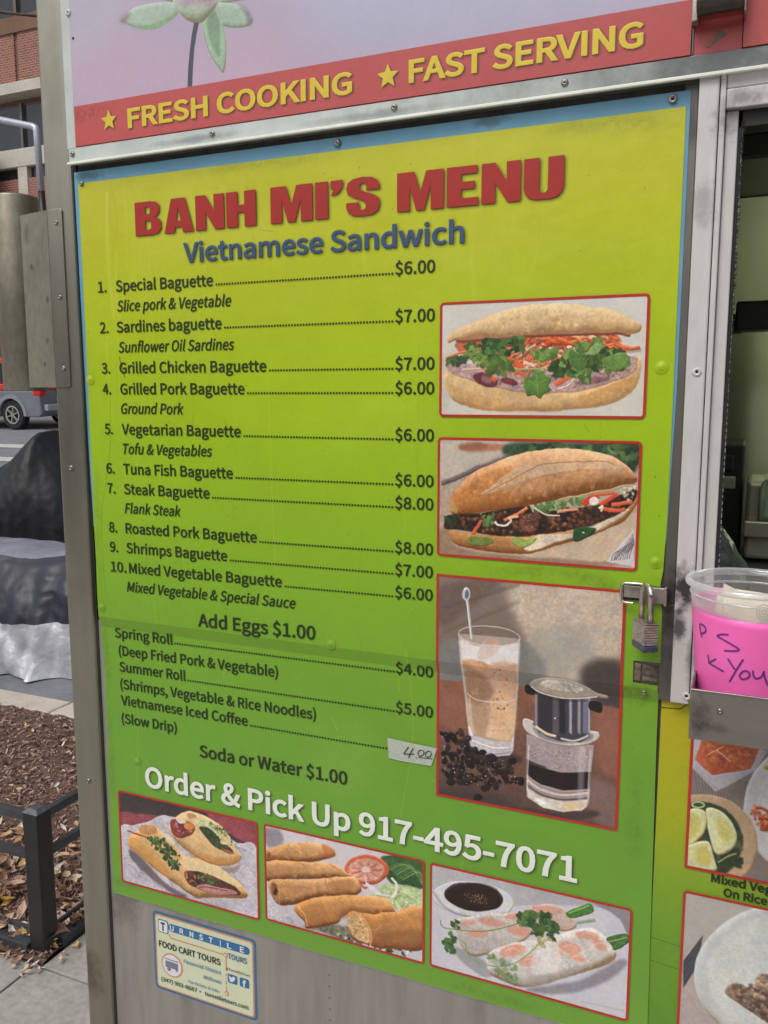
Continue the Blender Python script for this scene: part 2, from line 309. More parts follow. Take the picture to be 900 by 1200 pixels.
    def run(s, ops):
        for o in ops:
            k = o[0]
            if k == 'b': s.bg(*o[1:])
            elif k == 'p': s.poly(cat_rom(o[1], 5), *o[2:])
            elif k == 'q': s.poly(np.asarray(o[1], float).reshape(-1, 2), *o[2:])
            elif k == 'l': s.line(np.asarray(o[1], float).reshape(-1, 2), *o[2:])
            elif k == 's': s.scatter(*o[1:])
        return s
PICS = {p[0]: p[1:] for p in json.loads(r'''[["baguette_with_herbs",598,328,[["b",[206,202,192],[204,198,186],0.03],
["p",[-1,158,49,159,26,291,1,314],[186,178,160],12,0.04,0,0,0,0.6],
["p",[12,193,49,178,138,206,257,245,371,260,480,242,563,189,583,161,588,197,580,239,560,267,510,293,417,311,297,318,140,313,67,300,25,271,8,228],[222,192,142],2,0.07,14,0.24,[204,164,112],1.0],
["p",[416,275,516,239,571,218,569,246,510,275,438,293],[196,142,78],5,0.08,0,0,0,0.7],
["p",[25,236,107,267,187,282,172,298,75,290],[190,142,82],6,0.08,0,0,0,0.5],
["p",[16,193,37,173,178,188,369,194,555,161,578,182,564,214,480,244,371,264,242,261,139,238,50,212],[184,152,144],1.5,0.14,6,0.2,0,1.0],
["s",[24,182,178,195,369,209,562,168,557,217,371,260,139,237],160,"blob",11.2,[[160,120,122],[200,172,160],[140,92,98],[176,140,136],[120,78,84]],0.7,1.0,-999],
["p",[176,233,171,239,162,242,149,243,134,241,120,236,109,229,102,221,101,213,106,207,116,204,129,203,143,205,157,210,168,217,175,225],[104,44,56],2,0.12,5,0.3,0,1.0],
["p",[160,222,159,226,155,229,150,231,143,232,136,231,130,229,127,225,125,221,126,217,130,214,136,212,143,211,149,212,155,214,159,218],[150,110,112],3,0.04,0,0,0,0.8],
["p",[238,235,235,238,229,241,220,242,210,241,200,239,192,236,187,232,185,227,188,224,194,221,203,220,213,221,223,223,231,226,236,231],[112,50,60],2,0.12,0,0,0,1.0],
["p",[507,222,504,226,494,231,479,235,460,239,441,241,424,242,412,240,408,237,411,233,421,228,437,224,456,220,475,218,492,218,503,219],[112,80,86],3,0.14,0,0,0,0.8],
["p",[44,116,137,105,254,99,403,103,511,102,541,136,538,167,413,180,240,189,130,168,65,148],[196,104,66],2,0.1,0,0,0,1.0],
["s",[57,117,254,101,511,105,537,139,513,174,369,187,240,196,130,168],150,"strip",39.7,[[216,118,76],[226,146,106],[200,94,58],[230,190,164],[182,80,54],[230,132,84]],0.9,0.17,-35],
["s",[352,106,511,103,540,139,441,159,353,164],50,"strip",51.7,[[222,104,56],[236,134,82],[200,80,46],[240,196,168]],0.9,0.16,8],["l",[12,159,65,141,129,132],7.8,[216,124,78],0.7,1.0],["l",[138,191,171,226],12.1,[216,98,58],0.7,1.0],["l",[209,162,256,196],13.8,[216,92,52],0.7,1.0],["l",[252,176,290,186],10.3,[236,196,172],0.7,1.0],["l",[233,196,264,216],12.9,[214,100,62],0.7,1.0],["l",[348,241,388,217],13.8,[214,104,62],0.7,1.0],["l",[382,132,434,155],8.6,[240,214,192],0.7,1.0],["l",[356,253,385,242,403,222],5.2,[226,206,190],0.7,1.0],["l",[66,194,122,192],5.2,[226,190,170],0.7,1.0],["l",[44,110,121,105,276,99,410,98,510,97,556,103],8.6,[128,66,54],2,1.0],["l",[201,193,309,195,384,203],6.0,[158,172,112],0.7,1.0],["l",[270,135,301,186,294,208],3.4,[130,160,80],0.7,1.0],["l",[138,183,105,137],3.4,[110,140,70],0.7,1.0],
["s",[71,114,105,115,129,138,142,180,114,179,89,152],26,"leaf",25.9,[[88,118,52],[116,146,66],[66,94,42],[136,160,84]],0.95,1.0,-999],
["s",[129,104,200,104,254,101,251,134,220,153,129,142],44,"leaf",25.9,[[48,74,36],[64,96,44],[84,116,54],[40,60,34]],0.95,1.0,-999],
["s",[142,161,201,153,229,196,178,213,148,195],36,"leaf",25.9,[[86,120,54],[110,140,66],[70,100,46]],0.95,1.0,-999],
["s",[331,182,390,142,468,111,485,139,540,146,559,168,542,200,472,204,444,231,384,210,347,219],120,"leaf",25.9,[[52,80,38],[72,106,48],[92,128,58],[112,146,70],[42,66,34]],0.95,1.0,-999],
["s",[281,143,345,136,350,164,293,172],22,"leaf",25.9,[[74,106,48],[104,136,64]],0.95,1.0,-999],
["s",[11,166,41,155,82,164,49,178],12,"leaf",25.9,[[50,72,40],[74,98,54]],0.95,1.0,-999],
["p",[253,237,258,216,278,214,288,200,313,202,325,217,340,223,331,241,339,256,319,266,307,279,288,272,267,275,259,256],[92,134,54],1,0.1,5,0.3,[74,112,46],1.0],["l",[294,208,297,267],2.2,[136,166,90],0.7,1.0],["l",[297,238,325,227],1.7,[130,160,84],0.7,1.0],["l",[297,245,268,226],1.7,[130,160,84],0.7,1.0],
["p",[434,155,462,123,480,131,470,156,441,159],[128,158,92],1,0.1,4,0.3,0,1.0],
["p",[481,174,506,160,540,150,558,168,539,200,507,203],[100,134,62],1,0.12,5,0.3,0,1.0],
["p",[390,143,412,152,440,180,421,198,391,180],[78,114,52],1,0.12,4,0.3,0,1.0],
["p",[19,94,56,72,120,47,183,27,259,10,327,8,408,16,480,29,540,49,578,70,588,86,577,96,549,100,510,93,410,96,276,95,137,100,48,107,22,114],[226,198,150],1.2,0.06,17,0.3,[194,150,102],1.0],["l",[48,87,80,54,135,26],4.3,[232,206,160],4,0.16],["l",[87,86,117,53,165,28],4.3,[206,170,118],4,0.16],["l",[125,86,153,52,195,30],4.3,[232,206,160],4,0.16],["l",[163,85,189,51,225,32],4.3,[206,170,118],4,0.16],["l",[201,85,225,50,254,34],4.3,[232,206,160],4,0.16],["l",[238,85,260,49,283,37],4.3,[206,170,118],4,0.16],["l",[275,84,295,48,311,39],4.3,[232,206,160],4,0.16],["l",[311,84,329,47,340,41],4.3,[206,170,118],4,0.16],["l",[347,83,363,46,368,43],4.3,[232,206,160],4,0.16],["l",[382,83,397,45,396,45],4.3,[206,170,118],4,0.16],["l",[417,83,430,44,423,47],4.3,[232,206,160],4,0.16],["l",[452,82,463,43,451,49],4.3,[206,170,118],4,0.16],["l",[486,82,496,42,478,51],4.3,[232,206,160],4,0.16],["l",[520,81,528,41,505,53],4.3,[206,170,118],4,0.16],
["s",[72,76,260,23,408,29,538,72,410,86,137,93],60,"blob",19.0,[[226,198,150],[206,170,118],[214,180,128]],0.35,1.0,-999],
["p",[359,57,358,59,355,61,351,63,347,63,342,62,338,61,336,59,335,56,336,54,338,52,342,50,347,50,351,51,355,52,358,54],[186,138,86],3,0.04,0,0,0,0.8]]],["grilled_pork",596,358,[["b",[172,158,142],[184,160,138],0.05],
["p",[-3,8,225,3,186,43,-2,128],[188,176,160],8,0.04,0,0,0,1.0],
["p",[214,19,208,24,192,28,167,31,138,33,108,33,83,31,66,27,60,22,66,17,83,13,108,10,138,8,167,8,191,11,208,14],[172,98,66],6,0.04,0,0,0,0.8],
["p",[154,17,150,21,140,25,124,28,105,29,87,29,70,27,60,24,56,19,60,15,70,11,86,9,105,7,124,8,140,10,150,13],[120,70,50],7,0.04,0,0,0,0.5],
["p",[-2,160,106,108,33,223,8,281],[168,150,132],8,0.1,0,0,0,1.0],["l",[7,137,82,105,187,60,265,27],14.7,[108,96,98],3,1.0],["l",[7,142,82,110,179,68],4.3,[70,58,60],2,1.0],
["p",[198,27,225,8,341,2,596,-1,598,53,578,86,527,40,454,20,342,17,257,41,210,43],[46,66,42],7,0.2,0,0,0,1.0],
["s",[218,15,582,3,588,61,527,40],60,"leaf",27.6,[[58,88,50],[80,112,64],[34,52,34],[100,130,86]],0.7,1.0,-999],
["p",[0,282,42,279,68,334,272,347,464,344,537,342,494,361,0,364],[150,122,98],8,0.06,0,0,0,1.0],
["p",[272,343,432,293,596,192,599,259,537,338,434,342],[196,172,144],4,0.05,0,0,0,1.0],["q",[517,346,591,238,596,353],[204,196,196],1,0.03,0,0,0,1.0],["l",[530,342,545,312,564,321],1.9,[96,84,88],0.7,1.0],["l",[561,299,574,314,592,291],1.7,[96,84,88],0.7,1.0],["l",[537,341,551,309,567,314],1.9,[96,84,88],0.7,1.0],["l",[565,293,576,310,592,285],1.7,[96,84,88],0.7,1.0],["l",[543,339,556,305,569,307],1.9,[96,84,88],0.7,1.0],["l",[568,288,578,305,591,282],1.7,[96,84,88],0.7,1.0],["l",[550,338,562,302,572,300],1.9,[96,84,88],0.7,1.0],["l",[571,282,580,300,591,279],1.7,[96,84,88],0.7,1.0],["l",[556,337,568,298,575,293],1.9,[96,84,88],0.7,1.0],["l",[575,277,582,296,591,279],1.7,[96,84,88],0.7,1.0],["l",[563,336,573,295,577,286],1.9,[96,84,88],0.7,1.0],["l",[578,271,584,291,591,279],1.7,[96,84,88],0.7,1.0],["l",[569,334,579,291,580,279],1.9,[96,84,88],0.7,1.0],["l",[582,266,586,287,591,282],1.7,[96,84,88],0.7,1.0],["l",[575,333,584,288,582,273],1.9,[96,84,88],0.7,1.0],["l",[585,260,588,282,592,285],1.7,[96,84,88],0.7,1.0],["l",[582,332,590,285,585,266],1.9,[96,84,88],0.7,1.0],["l",[588,255,590,277,592,291],1.7,[96,84,88],0.7,1.0],["l",[537,340,590,274],2.2,[96,84,88],0.7,1.0],
["p",[34,284,109,287,231,287,325,275,416,255,497,235,591,142,594,170,563,218,491,260,387,302,272,338,151,338,59,324],[200,148,92],1.2,0.08,12,0.4,[168,112,62],1.0],
["p",[271,321,310,282,409,270,490,234,568,185,563,201,505,244,432,277,372,298,303,325],[212,196,170],2,0.1,4,0.2,0,1.0],
["p",[15,258,33,231,133,222,276,193,369,198,488,176,583,127,589,157,548,201,490,230,431,254,325,277,191,290,84,278,21,279],[44,30,24],1.5,0.3,0,0,0,1.0],
["s",[33,239,277,202,488,183,580,141,547,195,431,253,191,286,34,273],230,"blob",15.5,[[92,50,34],[132,78,52],[40,28,24],[74,42,30],[110,62,42],[30,22,20],[156,100,70]],0.8,1.0,-999],
["p",[317,245,315,256,309,266,299,273,288,276,276,275,266,269,260,259,257,248,259,237,266,227,275,220,286,217,298,218,307,224,314,234],[118,70,50],2,0.3,8,0.6,0,1.0],
["s",[265,222,312,223,309,270,266,271],26,"dot",4.3,[[190,150,120],[70,36,26],[150,98,72]],0.8,1.0,-999],
["p",[94,302,117,294,167,297,177,310,134,325,98,321],[112,130,58],1,0.12,4,0.4,0,1.0],
["p",[230,291,271,290,311,289,289,309,260,319,235,308],[140,160,80],1,0.12,4,0.4,0,1.0],
["p",[417,265,431,251,481,244,475,264,443,284,421,290],[38,72,34],1,0.15,5,0.6,0,1.0],
["p",[451,262,451,263,450,264,448,265,446,265,445,265,443,264,442,264,442,263,442,262,443,261,445,261,446,260,448,260,450,261,451,262],[190,200,180],1,0.04,0,0,0,1.0],
["s",[280,188,383,166,456,153,458,171,339,206,292,201],50,"leaf",20.7,[[82,112,56],[54,80,40],[112,140,80],[150,168,120]],0.9,1.0,-999],
["s",[16,244,58,226,67,245,34,280],18,"leaf",15.5,[[28,44,24],[44,62,34]],0.9,1.0,-999],
["s",[133,224,175,225,174,259,140,258],16,"leaf",17.2,[[92,124,62],[70,100,48]],0.9,1.0,-999],["l",[109,289,120,269,135,246],11.2,[206,92,52],0.7,1.0],["l",[210,242,246,223,278,199],9.5,[220,124,76],0.7,1.0],["l",[222,236,254,228],7.8,[226,184,150],0.7,1.0],["l",[179,248,192,258,216,257,233,245,230,237],6.9,[226,216,204],0.7,1.0],["l",[292,193,331,214,377,216],5.2,[212,204,180],0.7,1.0],["l",[445,182,458,164,487,153],17.2,[200,60,46],0.7,1.0],["l",[458,153,530,141],11.2,[206,104,66],0.7,1.0],["l",[489,179,517,162,539,146],12.9,[206,70,46],0.7,1.0],["l",[499,191,547,193,561,187],11.2,[210,92,56],0.7,1.0],["l",[524,178,583,162],12.1,[212,100,62],0.7,1.0],["l",[369,205,429,195],8.6,[220,150,110],0.7,1.0],
["p",[488,170,488,175,485,179,480,182,475,184,470,183,465,180,462,176,461,171,461,166,464,161,469,158,474,157,479,158,484,160,487,164],[226,208,200],1.5,0.08,4,0.3,0,1.0],["l",[488,191,499,183,496,199],7.8,[226,206,186],0.7,1.0],
["s",[541,132,588,115,591,148,560,165],26,"blob",11.2,[[214,206,186],[190,180,150],[228,220,204]],0.9,1.0,-999],
["p",[35,223,41,181,66,140,106,104,155,76,226,45,304,26,394,17,468,23,534,44,574,74,592,106,530,126,457,144,383,163,307,185,229,203,149,217,75,229],[216,172,130],1,0.07,24,0.5,[158,92,40],1.0],
["p",[74,157,147,102,227,72,212,112,132,164,66,197],[186,118,58],9,0.14,0,0,0,0.6],["l",[58,212,74,185,99,162],2.9,[226,180,130],2.5,0.28],["l",[76,208,93,181,116,158],2.9,[140,80,36],2.5,0.28],["l",[95,205,111,176,133,153],2.9,[196,140,84],2.5,0.28],["l",[113,201,129,172,150,149],2.9,[226,180,130],2.5,0.28],["l",[131,198,147,168,167,145],2.9,[140,80,36],2.5,0.28],["l",[149,194,164,164,184,140],2.9,[196,140,84],2.5,0.28],["l",[167,191,182,160,201,136],2.9,[226,180,130],2.5,0.28],["l",[184,188,200,157,218,132],2.9,[140,80,36],2.5,0.28],["l",[202,184,217,153,234,128],2.9,[196,140,84],2.5,0.28],["l",[219,181,235,149,251,124],2.9,[226,180,130],2.5,0.28],["l",[237,177,252,145,267,119],2.9,[140,80,36],2.5,0.28],["l",[254,174,269,141,283,115],2.9,[196,140,84],2.5,0.28],["l",[271,171,286,137,299,111],2.9,[226,180,130],2.5,0.28],["l",[288,167,303,133,316,107],2.9,[140,80,36],2.5,0.28],["l",[305,164,320,130,332,103],2.9,[196,140,84],2.5,0.28],["l",[322,161,337,126,347,99],2.9,[226,180,130],2.5,0.28],["l",[339,158,353,122,363,95],2.9,[140,80,36],2.5,0.28],["l",[356,154,370,118,379,91],2.9,[196,140,84],2.5,0.28],["l",[372,151,387,115,395,87],2.9,[226,180,130],2.5,0.28],["l",[389,148,403,111,410,83],2.9,[140,80,36],2.5,0.28],["l",[405,145,419,107,426,79],2.9,[196,140,84],2.5,0.28],["l",[422,142,436,104,441,75],2.9,[226,180,130],2.5,0.28],["l",[438,139,452,100,457,71],2.9,[140,80,36],2.5,0.28],["l",[454,135,468,96,472,68],2.9,[196,140,84],2.5,0.28],["l",[470,132,484,93,487,64],2.9,[226,180,130],2.5,0.28],["l",[486,129,500,89,502,60],2.9,[140,80,36],2.5,0.28],["l",[502,126,515,86,517,56],2.9,[196,140,84],2.5,0.28],["l",[518,123,531,82,532,52],2.9,[226,180,130],2.5,0.28],["l",[534,120,547,79,547,49],2.9,[140,80,36],2.5,0.28],["l",[550,117,562,75,562,45],2.9,[196,140,84],2.5,0.28],
["p",[33,187,66,149,132,142,228,158,253,188,149,213,75,225,38,215],[176,106,44],14,0.1,0,0,0,0.55],
["p",[132,164,180,130,211,102,266,71,365,55,484,51,572,73,455,78,366,92,290,113,212,146,164,162],[206,172,138],3,0.08,4,0.2,0,0.8],["l",[124,172,180,144,228,115,289,79,365,60,484,52,527,61],2.6,[150,96,54],1.2,0.8],["l",[188,148,290,110,359,97,427,111],2.2,[150,98,58],1.5,0.6],
["s",[82,156,227,95,456,87,529,114,229,189],40,"blob",20.7,[[206,150,92],[168,104,52],[220,176,124]],0.28,1.0,-999],
["p",[38,190,35,215,58,226,50,198],[176,160,96],2,0.04,0,0,0,0.6],["l",[368,169,428,154,494,138,562,122],5.2,[186,176,120],1.5,1.0]]],["iced_coffee",567,732,[["b",[122,108,98],[110,80,68],0.06],
["p",[234,-6,573,-11,579,168,467,287,346,268,273,151],[190,172,152],30,0.08,0,0,0,1.0],
["p",[308,147,462,112,498,204,399,279,312,291],[166,158,146],26,0.04,0,0,0,1.0],
["p",[449,254,515,202,581,228,587,376,503,353],[66,58,56],22,0.06,0,0,0,1.0],
["p",[-6,43,88,7,198,-3,14,162],[104,86,76],16,0.04,0,0,0,1.0],["l",[13,96,144,47,261,0],13.4,[96,78,72],8,0.5],["l",[14,180,262,54],11.5,[92,80,76],8,0.4],
["p",[-5,239,72,192,291,185,330,315,-4,353],[116,118,114],18,0.04,0,0,0,0.8],["q",[-4,345,73,338,268,326,313,327,586,358,601,750,1,881],[132,82,62],4,0.08,0,0,[84,62,56],1.0],
["p",[-1,712,154,692,286,742,251,807,0,781],[66,52,50],24,0.04,0,0,0,1.0],
["p",[496,372,579,377,578,573,509,532],[142,90,72],18,0.04,0,0,0,0.7],
["p",[477,592,579,609,583,726,498,717],[124,98,92],16,0.04,0,0,0,0.8],
["p",[-3,401,83,388,104,499,-3,487],[146,92,70],14,0.04,0,0,0,0.6],
["p",[101,547,245,551,273,574,134,618],[60,44,42],7,0.04,0,0,0,1.0],["q",[65,179,266,172,248,541,238,558,183,573,126,564,105,547],[168,150,138],1,0.03,0,0,0,1.0],["q",[71,194,119,210,193,208,263,186,259,258,148,281,79,271],[222,216,213],4,0.04,0,0,0,0.95],["q",[91,227,147,211,133,250,91,260],[222,218,218],6,0.03,0,0,0,1.0],
["p",[151,192,192,186,198,214,161,251,129,250],[204,176,162],5,0.04,0,0,0,0.6],
["p",[196,189,195,192,190,195,184,197,176,199,168,199,162,198,157,196,156,194,157,191,162,188,168,185,176,184,184,184,190,184,195,186],[188,146,124],2,0.04,0,0,0,1.0],["q",[78,268,120,272,194,270,258,254,249,484,237,513,180,517,118,508,106,479],[170,130,102],3,0.05,10,0.2,[228,196,162],1.0],["q",[78,264,110,257,152,261,174,271,185,277,139,296,86,290],[190,142,106],4,0.1,0,0,0,0.95],
["p",[175,263,255,253,251,308,186,326],[190,150,122],8,0.04,0,0,0,0.7],
["p",[87,307,148,304,182,373,103,404],[120,84,64],11,0.04,0,0,0,0.65],
["p",[108,413,164,404,161,499,123,500],[150,116,90],10,0.04,0,0,0,0.6],
["p",[176,374,249,373,244,495,184,505],[216,174,132],10,0.04,0,0,0,0.7],
["s",[171,282,249,272,242,411,173,412],14,"blob",8.6,[[92,62,44],[120,84,60]],0.8,1.0,-999],
["s",[92,293,249,272,239,486,113,488],60,"blob",15.3,[[196,150,110],[150,108,78],[176,132,98]],0.3,1.0,-999],["l",[93,375,121,390,173,393,224,384,252,371],2.9,[222,196,176],0.7,1.0],["l",[192,411,220,409],2.9,[120,80,56],1,0.7],["l",[113,469,102,385],2.9,[210,190,180],1.5,0.7],["q",[102,494,114,510,175,520,237,515,250,490,247,543,236,558,183,573,129,565,105,547],[196,188,190],2,0.08,0,0,0,1.0],["l",[114,531,180,543,236,534],5.7,[232,228,230],2,1.0],["l",[110,551,181,564,242,546],3.8,[150,140,142],2,1.0],["l",[102,485,114,516],7.7,[236,232,234],3,1.0],["l",[70,202,81,322,106,518],4.8,[222,216,212],3,0.6],["l",[265,183,257,326,247,503],4.8,[216,208,202],3,0.5],["l",[265,171,262,179,253,187,237,194,217,200,194,204,168,206,142,206,118,204,97,200,81,194,70,187,67,179,70,171,80,163,96,156,117,150,141,146,167,144,193,144,216,146,237,150,252,156,262,163,265,171],3.3,[216,210,206],1,0.75],["l",[112,195,105,147,97,88,92,57],8.6,[176,176,182],1,1.0],["l",[110,190,102,138,95,88,91,61],2.9,[232,232,236],1,1.0],
["p",[103,47,103,56,100,63,96,68,91,70,86,69,81,65,78,58,77,50,78,41,81,34,85,29,90,27,95,28,99,32,102,39],[186,188,194],1,0.04,0,0,0,1.0],
["p",[99,49,98,55,97,60,95,63,92,65,90,64,88,61,86,56,86,51,86,45,88,40,90,37,92,35,95,36,97,39,98,44],[92,96,104],2,0.04,0,0,0,1.0],["l",[83,39,86,32,94,29],2.9,[236,236,238],1,1.0],
["s",[9,516,95,506,105,547,162,565,211,576,274,616,278,648,192,671,87,681,11,668],150,"bean",24.9,[[26,18,17],[38,28,26],[20,14,14],[48,36,33]],1.0,1.0,-999],
["p",[261,572,260,577,257,581,252,585,246,586,240,587,235,585,231,582,230,578,231,573,235,569,240,566,246,564,252,564,257,565,260,568],[28,20,19],1,0.2,4,0.6,0,1.0],
["p",[175,680,174,685,171,689,165,692,159,695,153,695,148,693,144,690,143,686,144,681,148,677,153,673,159,671,165,671,170,673,174,676],[28,20,19],1,0.2,4,0.6,0,1.0],
["p",[60,681,59,685,55,690,50,693,44,696,37,696,32,694,28,691,27,687,28,682,32,678,37,674,43,672,50,672,55,673,59,676],[28,20,19],1,0.2,4,0.6,0,1.0],
["p",[152,715,151,720,147,724,142,728,136,730,130,731,124,729,121,726,120,722,121,717,124,713,129,709,136,707,142,707,147,708,151,711],[28,20,19],1,0.2,4,0.6,0,1.0],
["p",[199,576,197,581,194,585,189,588,183,590,177,590,172,589,168,586,167,582,168,577,171,573,177,569,183,567,189,567,194,569,197,572],[28,20,19],1,0.2,4,0.6,0,1.0],
["p",[279,634,278,639,275,643,270,646,264,648,258,649,253,647,249,644,248,640,249,636,252,631,257,628,263,626,269,626,274,627,278,630],[28,20,19],1,0.2,4,0.6,0,1.0],
["s",[9,516,95,506,105,547,162,565,211,576,274,616,278,648,192,671,87,681,11,668],70,"dot",4.3,[[176,160,162],[214,200,204],[130,112,110]],0.85,1.0,-999],
["p",[290,722,394,720,497,689,515,704,377,756,295,750],[64,50,48],9,0.04,0,0,0,1.0],["q",[289,478,379,494,497,479,492,562,487,673,467,695,411,712,349,712,294,685,290,571],[158,142,142],1.2,0.05,0,0,0,1.0],
["s",[295,500,379,509,487,495,485,559,381,587,297,560],300,"dot",3.4,[[206,194,196],[110,96,98],[178,164,166],[90,78,80]],0.7,1.0,-999],["q",[292,561,337,579,399,586,490,567,487,622,409,642,338,637,293,615],[26,18,20],2,0.15,0,0,0,1.0],["l",[293,615,338,639,409,646,487,625],5.7,[160,146,146],2,1.0],["l",[296,570,354,580],9.6,[64,50,52],4,1.0],["l",[295,631,343,655,410,659,485,636],8.6,[200,190,186],2,1.0],["l",[295,645,343,669,410,672,484,651],5.7,[84,72,72],2,1.0],["q",[295,657,339,676,410,679,484,657,480,683,467,695,411,712,349,712,298,686],[214,204,190],2,0.08,0,0,0,1.0],
["p",[410,685,471,669,463,692,420,703],[224,196,150],4,0.04,0,0,0,1.0],
["p",[321,683,357,692,340,703],[250,246,240],3,0.04,0,0,0,1.0],["l",[297,514,295,664],3.8,[226,220,220],1.5,0.8],["l",[487,499,484,655],4.8,[206,196,196],1.5,0.8],
["p",[453,496,470,495,469,676,454,681],[200,192,196],6,0.04,0,0,0,0.4],
["p",[277,443,284,429,311,435,324,449,489,436,511,445,507,462,474,483,422,498,361,497,307,482,284,465],[196,190,186],1,0.05,5,0.4,0,1.0],
["p",[308,452,352,468,422,472,489,445,482,469,405,490,334,484],[110,104,106],4,0.04,0,0,0,0.7],["q",[311,335,392,350,483,338,484,456,456,479,396,486,352,477,314,457],[60,56,64],1,0.04,0,0,0,1.0],["q",[312,347,320,348,323,476,315,470],[150,140,140],2.5,0.03,0,0,0,0.9],["q",[324,345,366,341,369,468,327,468],[42,38,44],2.5,0.03,0,0,0,0.9],["q",[368,339,385,338,388,465,371,461],[84,78,86],2.5,0.03,0,0,0,0.9],["q",[388,336,406,335,409,462,392,457],[30,28,34],2.5,0.03,0,0,0,0.9],["q",[418,332,426,332,430,458,421,452],[176,172,178],2.5,0.03,0,0,0,0.9],["q",[428,330,442,330,445,456,431,451],[62,58,70],2.5,0.03,0,0,0,0.9],["q",[443,328,452,329,456,454,447,448],[150,150,160],2.5,0.03,0,0,0,0.9],["q",[459,326,474,325,478,450,462,446],[112,112,140],2.5,0.03,0,0,0,0.9],["q",[475,324,480,325,484,449,478,443],[186,184,196],2.5,0.03,0,0,0,0.9],["l",[316,450,352,468,382,472],9.6,[222,204,182],2,1.0],["l",[396,477,439,477,481,452],6.7,[206,202,206],2,1.0],
["p",[379,414,379,415,378,415,377,416,377,416,376,416,375,416,375,415,374,414,374,413,375,413,376,412,376,412,377,412,378,412,379,413],[255,255,255],0.6,0.04,0,0,0,1.0],
["p",[281,324,296,318,313,327,310,349,284,346],[22,20,20],1,0.04,0,0,0,1.0],
["p",[479,346,503,341,517,349,514,375,490,373,478,366],[24,22,24],1,0.04,0,0,0,1.0],
["p",[294,317,316,296,360,283,416,284,468,298,495,312,531,319,529,330,494,331,452,343,392,350,331,341,304,328],[176,166,150],1,0.06,7,0.5,[136,128,116],1.0],
["p",[330,306,364,289,416,293,458,306,452,323,392,327,339,320],[198,188,172],3,0.14,6,0.3,0,1.0],["l",[300,323,331,339,392,346,452,339,502,327],3.4,[214,206,194],1,1.0],["l",[306,333,333,346,392,355,478,343],2.9,[30,28,30],1.5,0.8]]],["cut_sandwich",631,375,[["b",[68,58,56],[190,184,190],0.05],["q",[8,-3,211,-7,634,-19,631,115,-1,150],[58,50,50],2,0.08,0,0,0,1.0],["q",[3,83,192,59,157,106,-1,157],[138,66,74],3,0.12,0,0,0,1.0],["q",[401,-5,641,-7,634,114,520,72,446,34],[144,70,78],3,0.12,0,0,0,1.0],["l",[7,92,175,70],1.2,[104,46,56],1,0.6],["l",[6,103,175,79],1.2,[104,46,56],1,0.6],["l",[5,114,174,87],1.2,[104,46,56],1,0.6],["l",[5,125,174,96],1.2,[104,46,56],1,0.6],["l",[4,136,173,104],1.2,[104,46,56],1,0.6],["l",[446,13,638,13],1.2,[110,50,58],1,0.6],["l",[469,24,637,32],1.2,[110,50,58],1,0.6],["l",[491,34,637,51],1.2,[110,50,58],1,0.6],["l",[514,44,636,70],1.2,[110,50,58],1,0.6],["l",[536,54,636,88],1.2,[110,50,58],1,0.6],["l",[513,67,565,83,631,96],5.2,[58,34,36],3,1.0],
["p",[-5,155,64,125,137,96,200,55,257,52,368,50,475,68,550,93,638,100,639,371,465,375,291,384,-18,380],[196,190,198],1.5,0.09,8,0.15,[184,176,184],1.0],
["s",[12,155,208,63,631,115,625,347,1,361],90,"strip",51.7,[[176,170,178],[210,206,212],[166,158,166]],0.3,0.12,25],
["p",[42,231,100,258,196,329,308,365,259,378,130,330,48,277],[104,94,100],8,0.05,0,0,0,1.0],
["p",[315,187,409,214,501,206,562,178,516,223,409,200],[150,130,120],8,0.04,0,0,0,1.0],
["p",[34,190,54,167,89,138,123,113,169,107,205,124,245,140,283,187,322,206,409,193,508,229,581,276,575,311,466,333,356,363,301,347,229,315,157,288,83,243,38,221],[214,168,104],1.5,0.07,18,0.45,[206,168,116],1.0],
["p",[34,190,70,178,151,224,231,277,221,312,116,261,42,222],[206,146,74],8,0.04,0,0,0,0.7],
["p",[281,230,409,200,500,227,560,268,438,270,344,265],[228,206,158],8,0.04,0,0,0,0.8],
["p",[89,134,123,113,171,110,179,133,138,152,105,152],[186,134,86],4,0.14,0,0,0,0.9],
["p",[193,123,241,133,262,164,228,157],[222,208,190],5,0.04,0,0,0,0.9],["l",[30,155,71,158,125,163],6.3,[166,56,50],1,1.0],
["s",[125,164,184,148,232,164,284,208,279,259,249,274,210,232,165,200],80,"leaf",19.5,[[38,64,32],[54,84,40],[72,104,50],[30,48,28]],0.95,1.0,-999],
["p",[308,262,392,252,484,262,550,284,545,306,436,321,350,320,311,301],[78,48,40],2,0.3,6,0.3,0,1.0],
["s",[304,267,352,270,362,309,314,311],20,"blob",11.5,[[206,112,66],[222,150,92],[178,70,46]],0.9,1.0,-999],
["p",[358,312,406,297,514,290,542,303,436,328,367,324],[176,122,116],2,0.12,5,0.3,0,1.0],["l",[366,316,437,302,498,297],2.9,[120,40,46],1,1.0],
["s",[359,275,407,249,457,272,468,283,406,295],30,"leaf",12.6,[[44,70,34],[70,100,52],[104,134,72]],0.95,1.0,-999],
["p",[238,88,269,52,322,13,369,10,446,26,505,65,536,116,565,144,547,174,486,200,409,202,323,180,269,150,242,116],[222,190,142],1.5,0.07,18,0.4,[208,162,104],1.0],
["p",[324,175,409,197,486,197,551,167,559,148,471,179,394,176],[200,146,82],6,0.04,0,0,0,0.7],
["p",[241,74,256,60,320,55,361,66,348,103,301,131,263,128,245,101],[128,52,52],2,0.25,5,0.3,0,1.0],
["s",[248,69,352,64,342,104,270,127],34,"blob",11.5,[[180,130,120],[110,40,46],[208,176,160],[150,70,66]],0.9,1.0,-999],
["p",[271,57,305,53,320,64,288,74],[218,206,196],1.5,0.04,0,0,0,1.0],
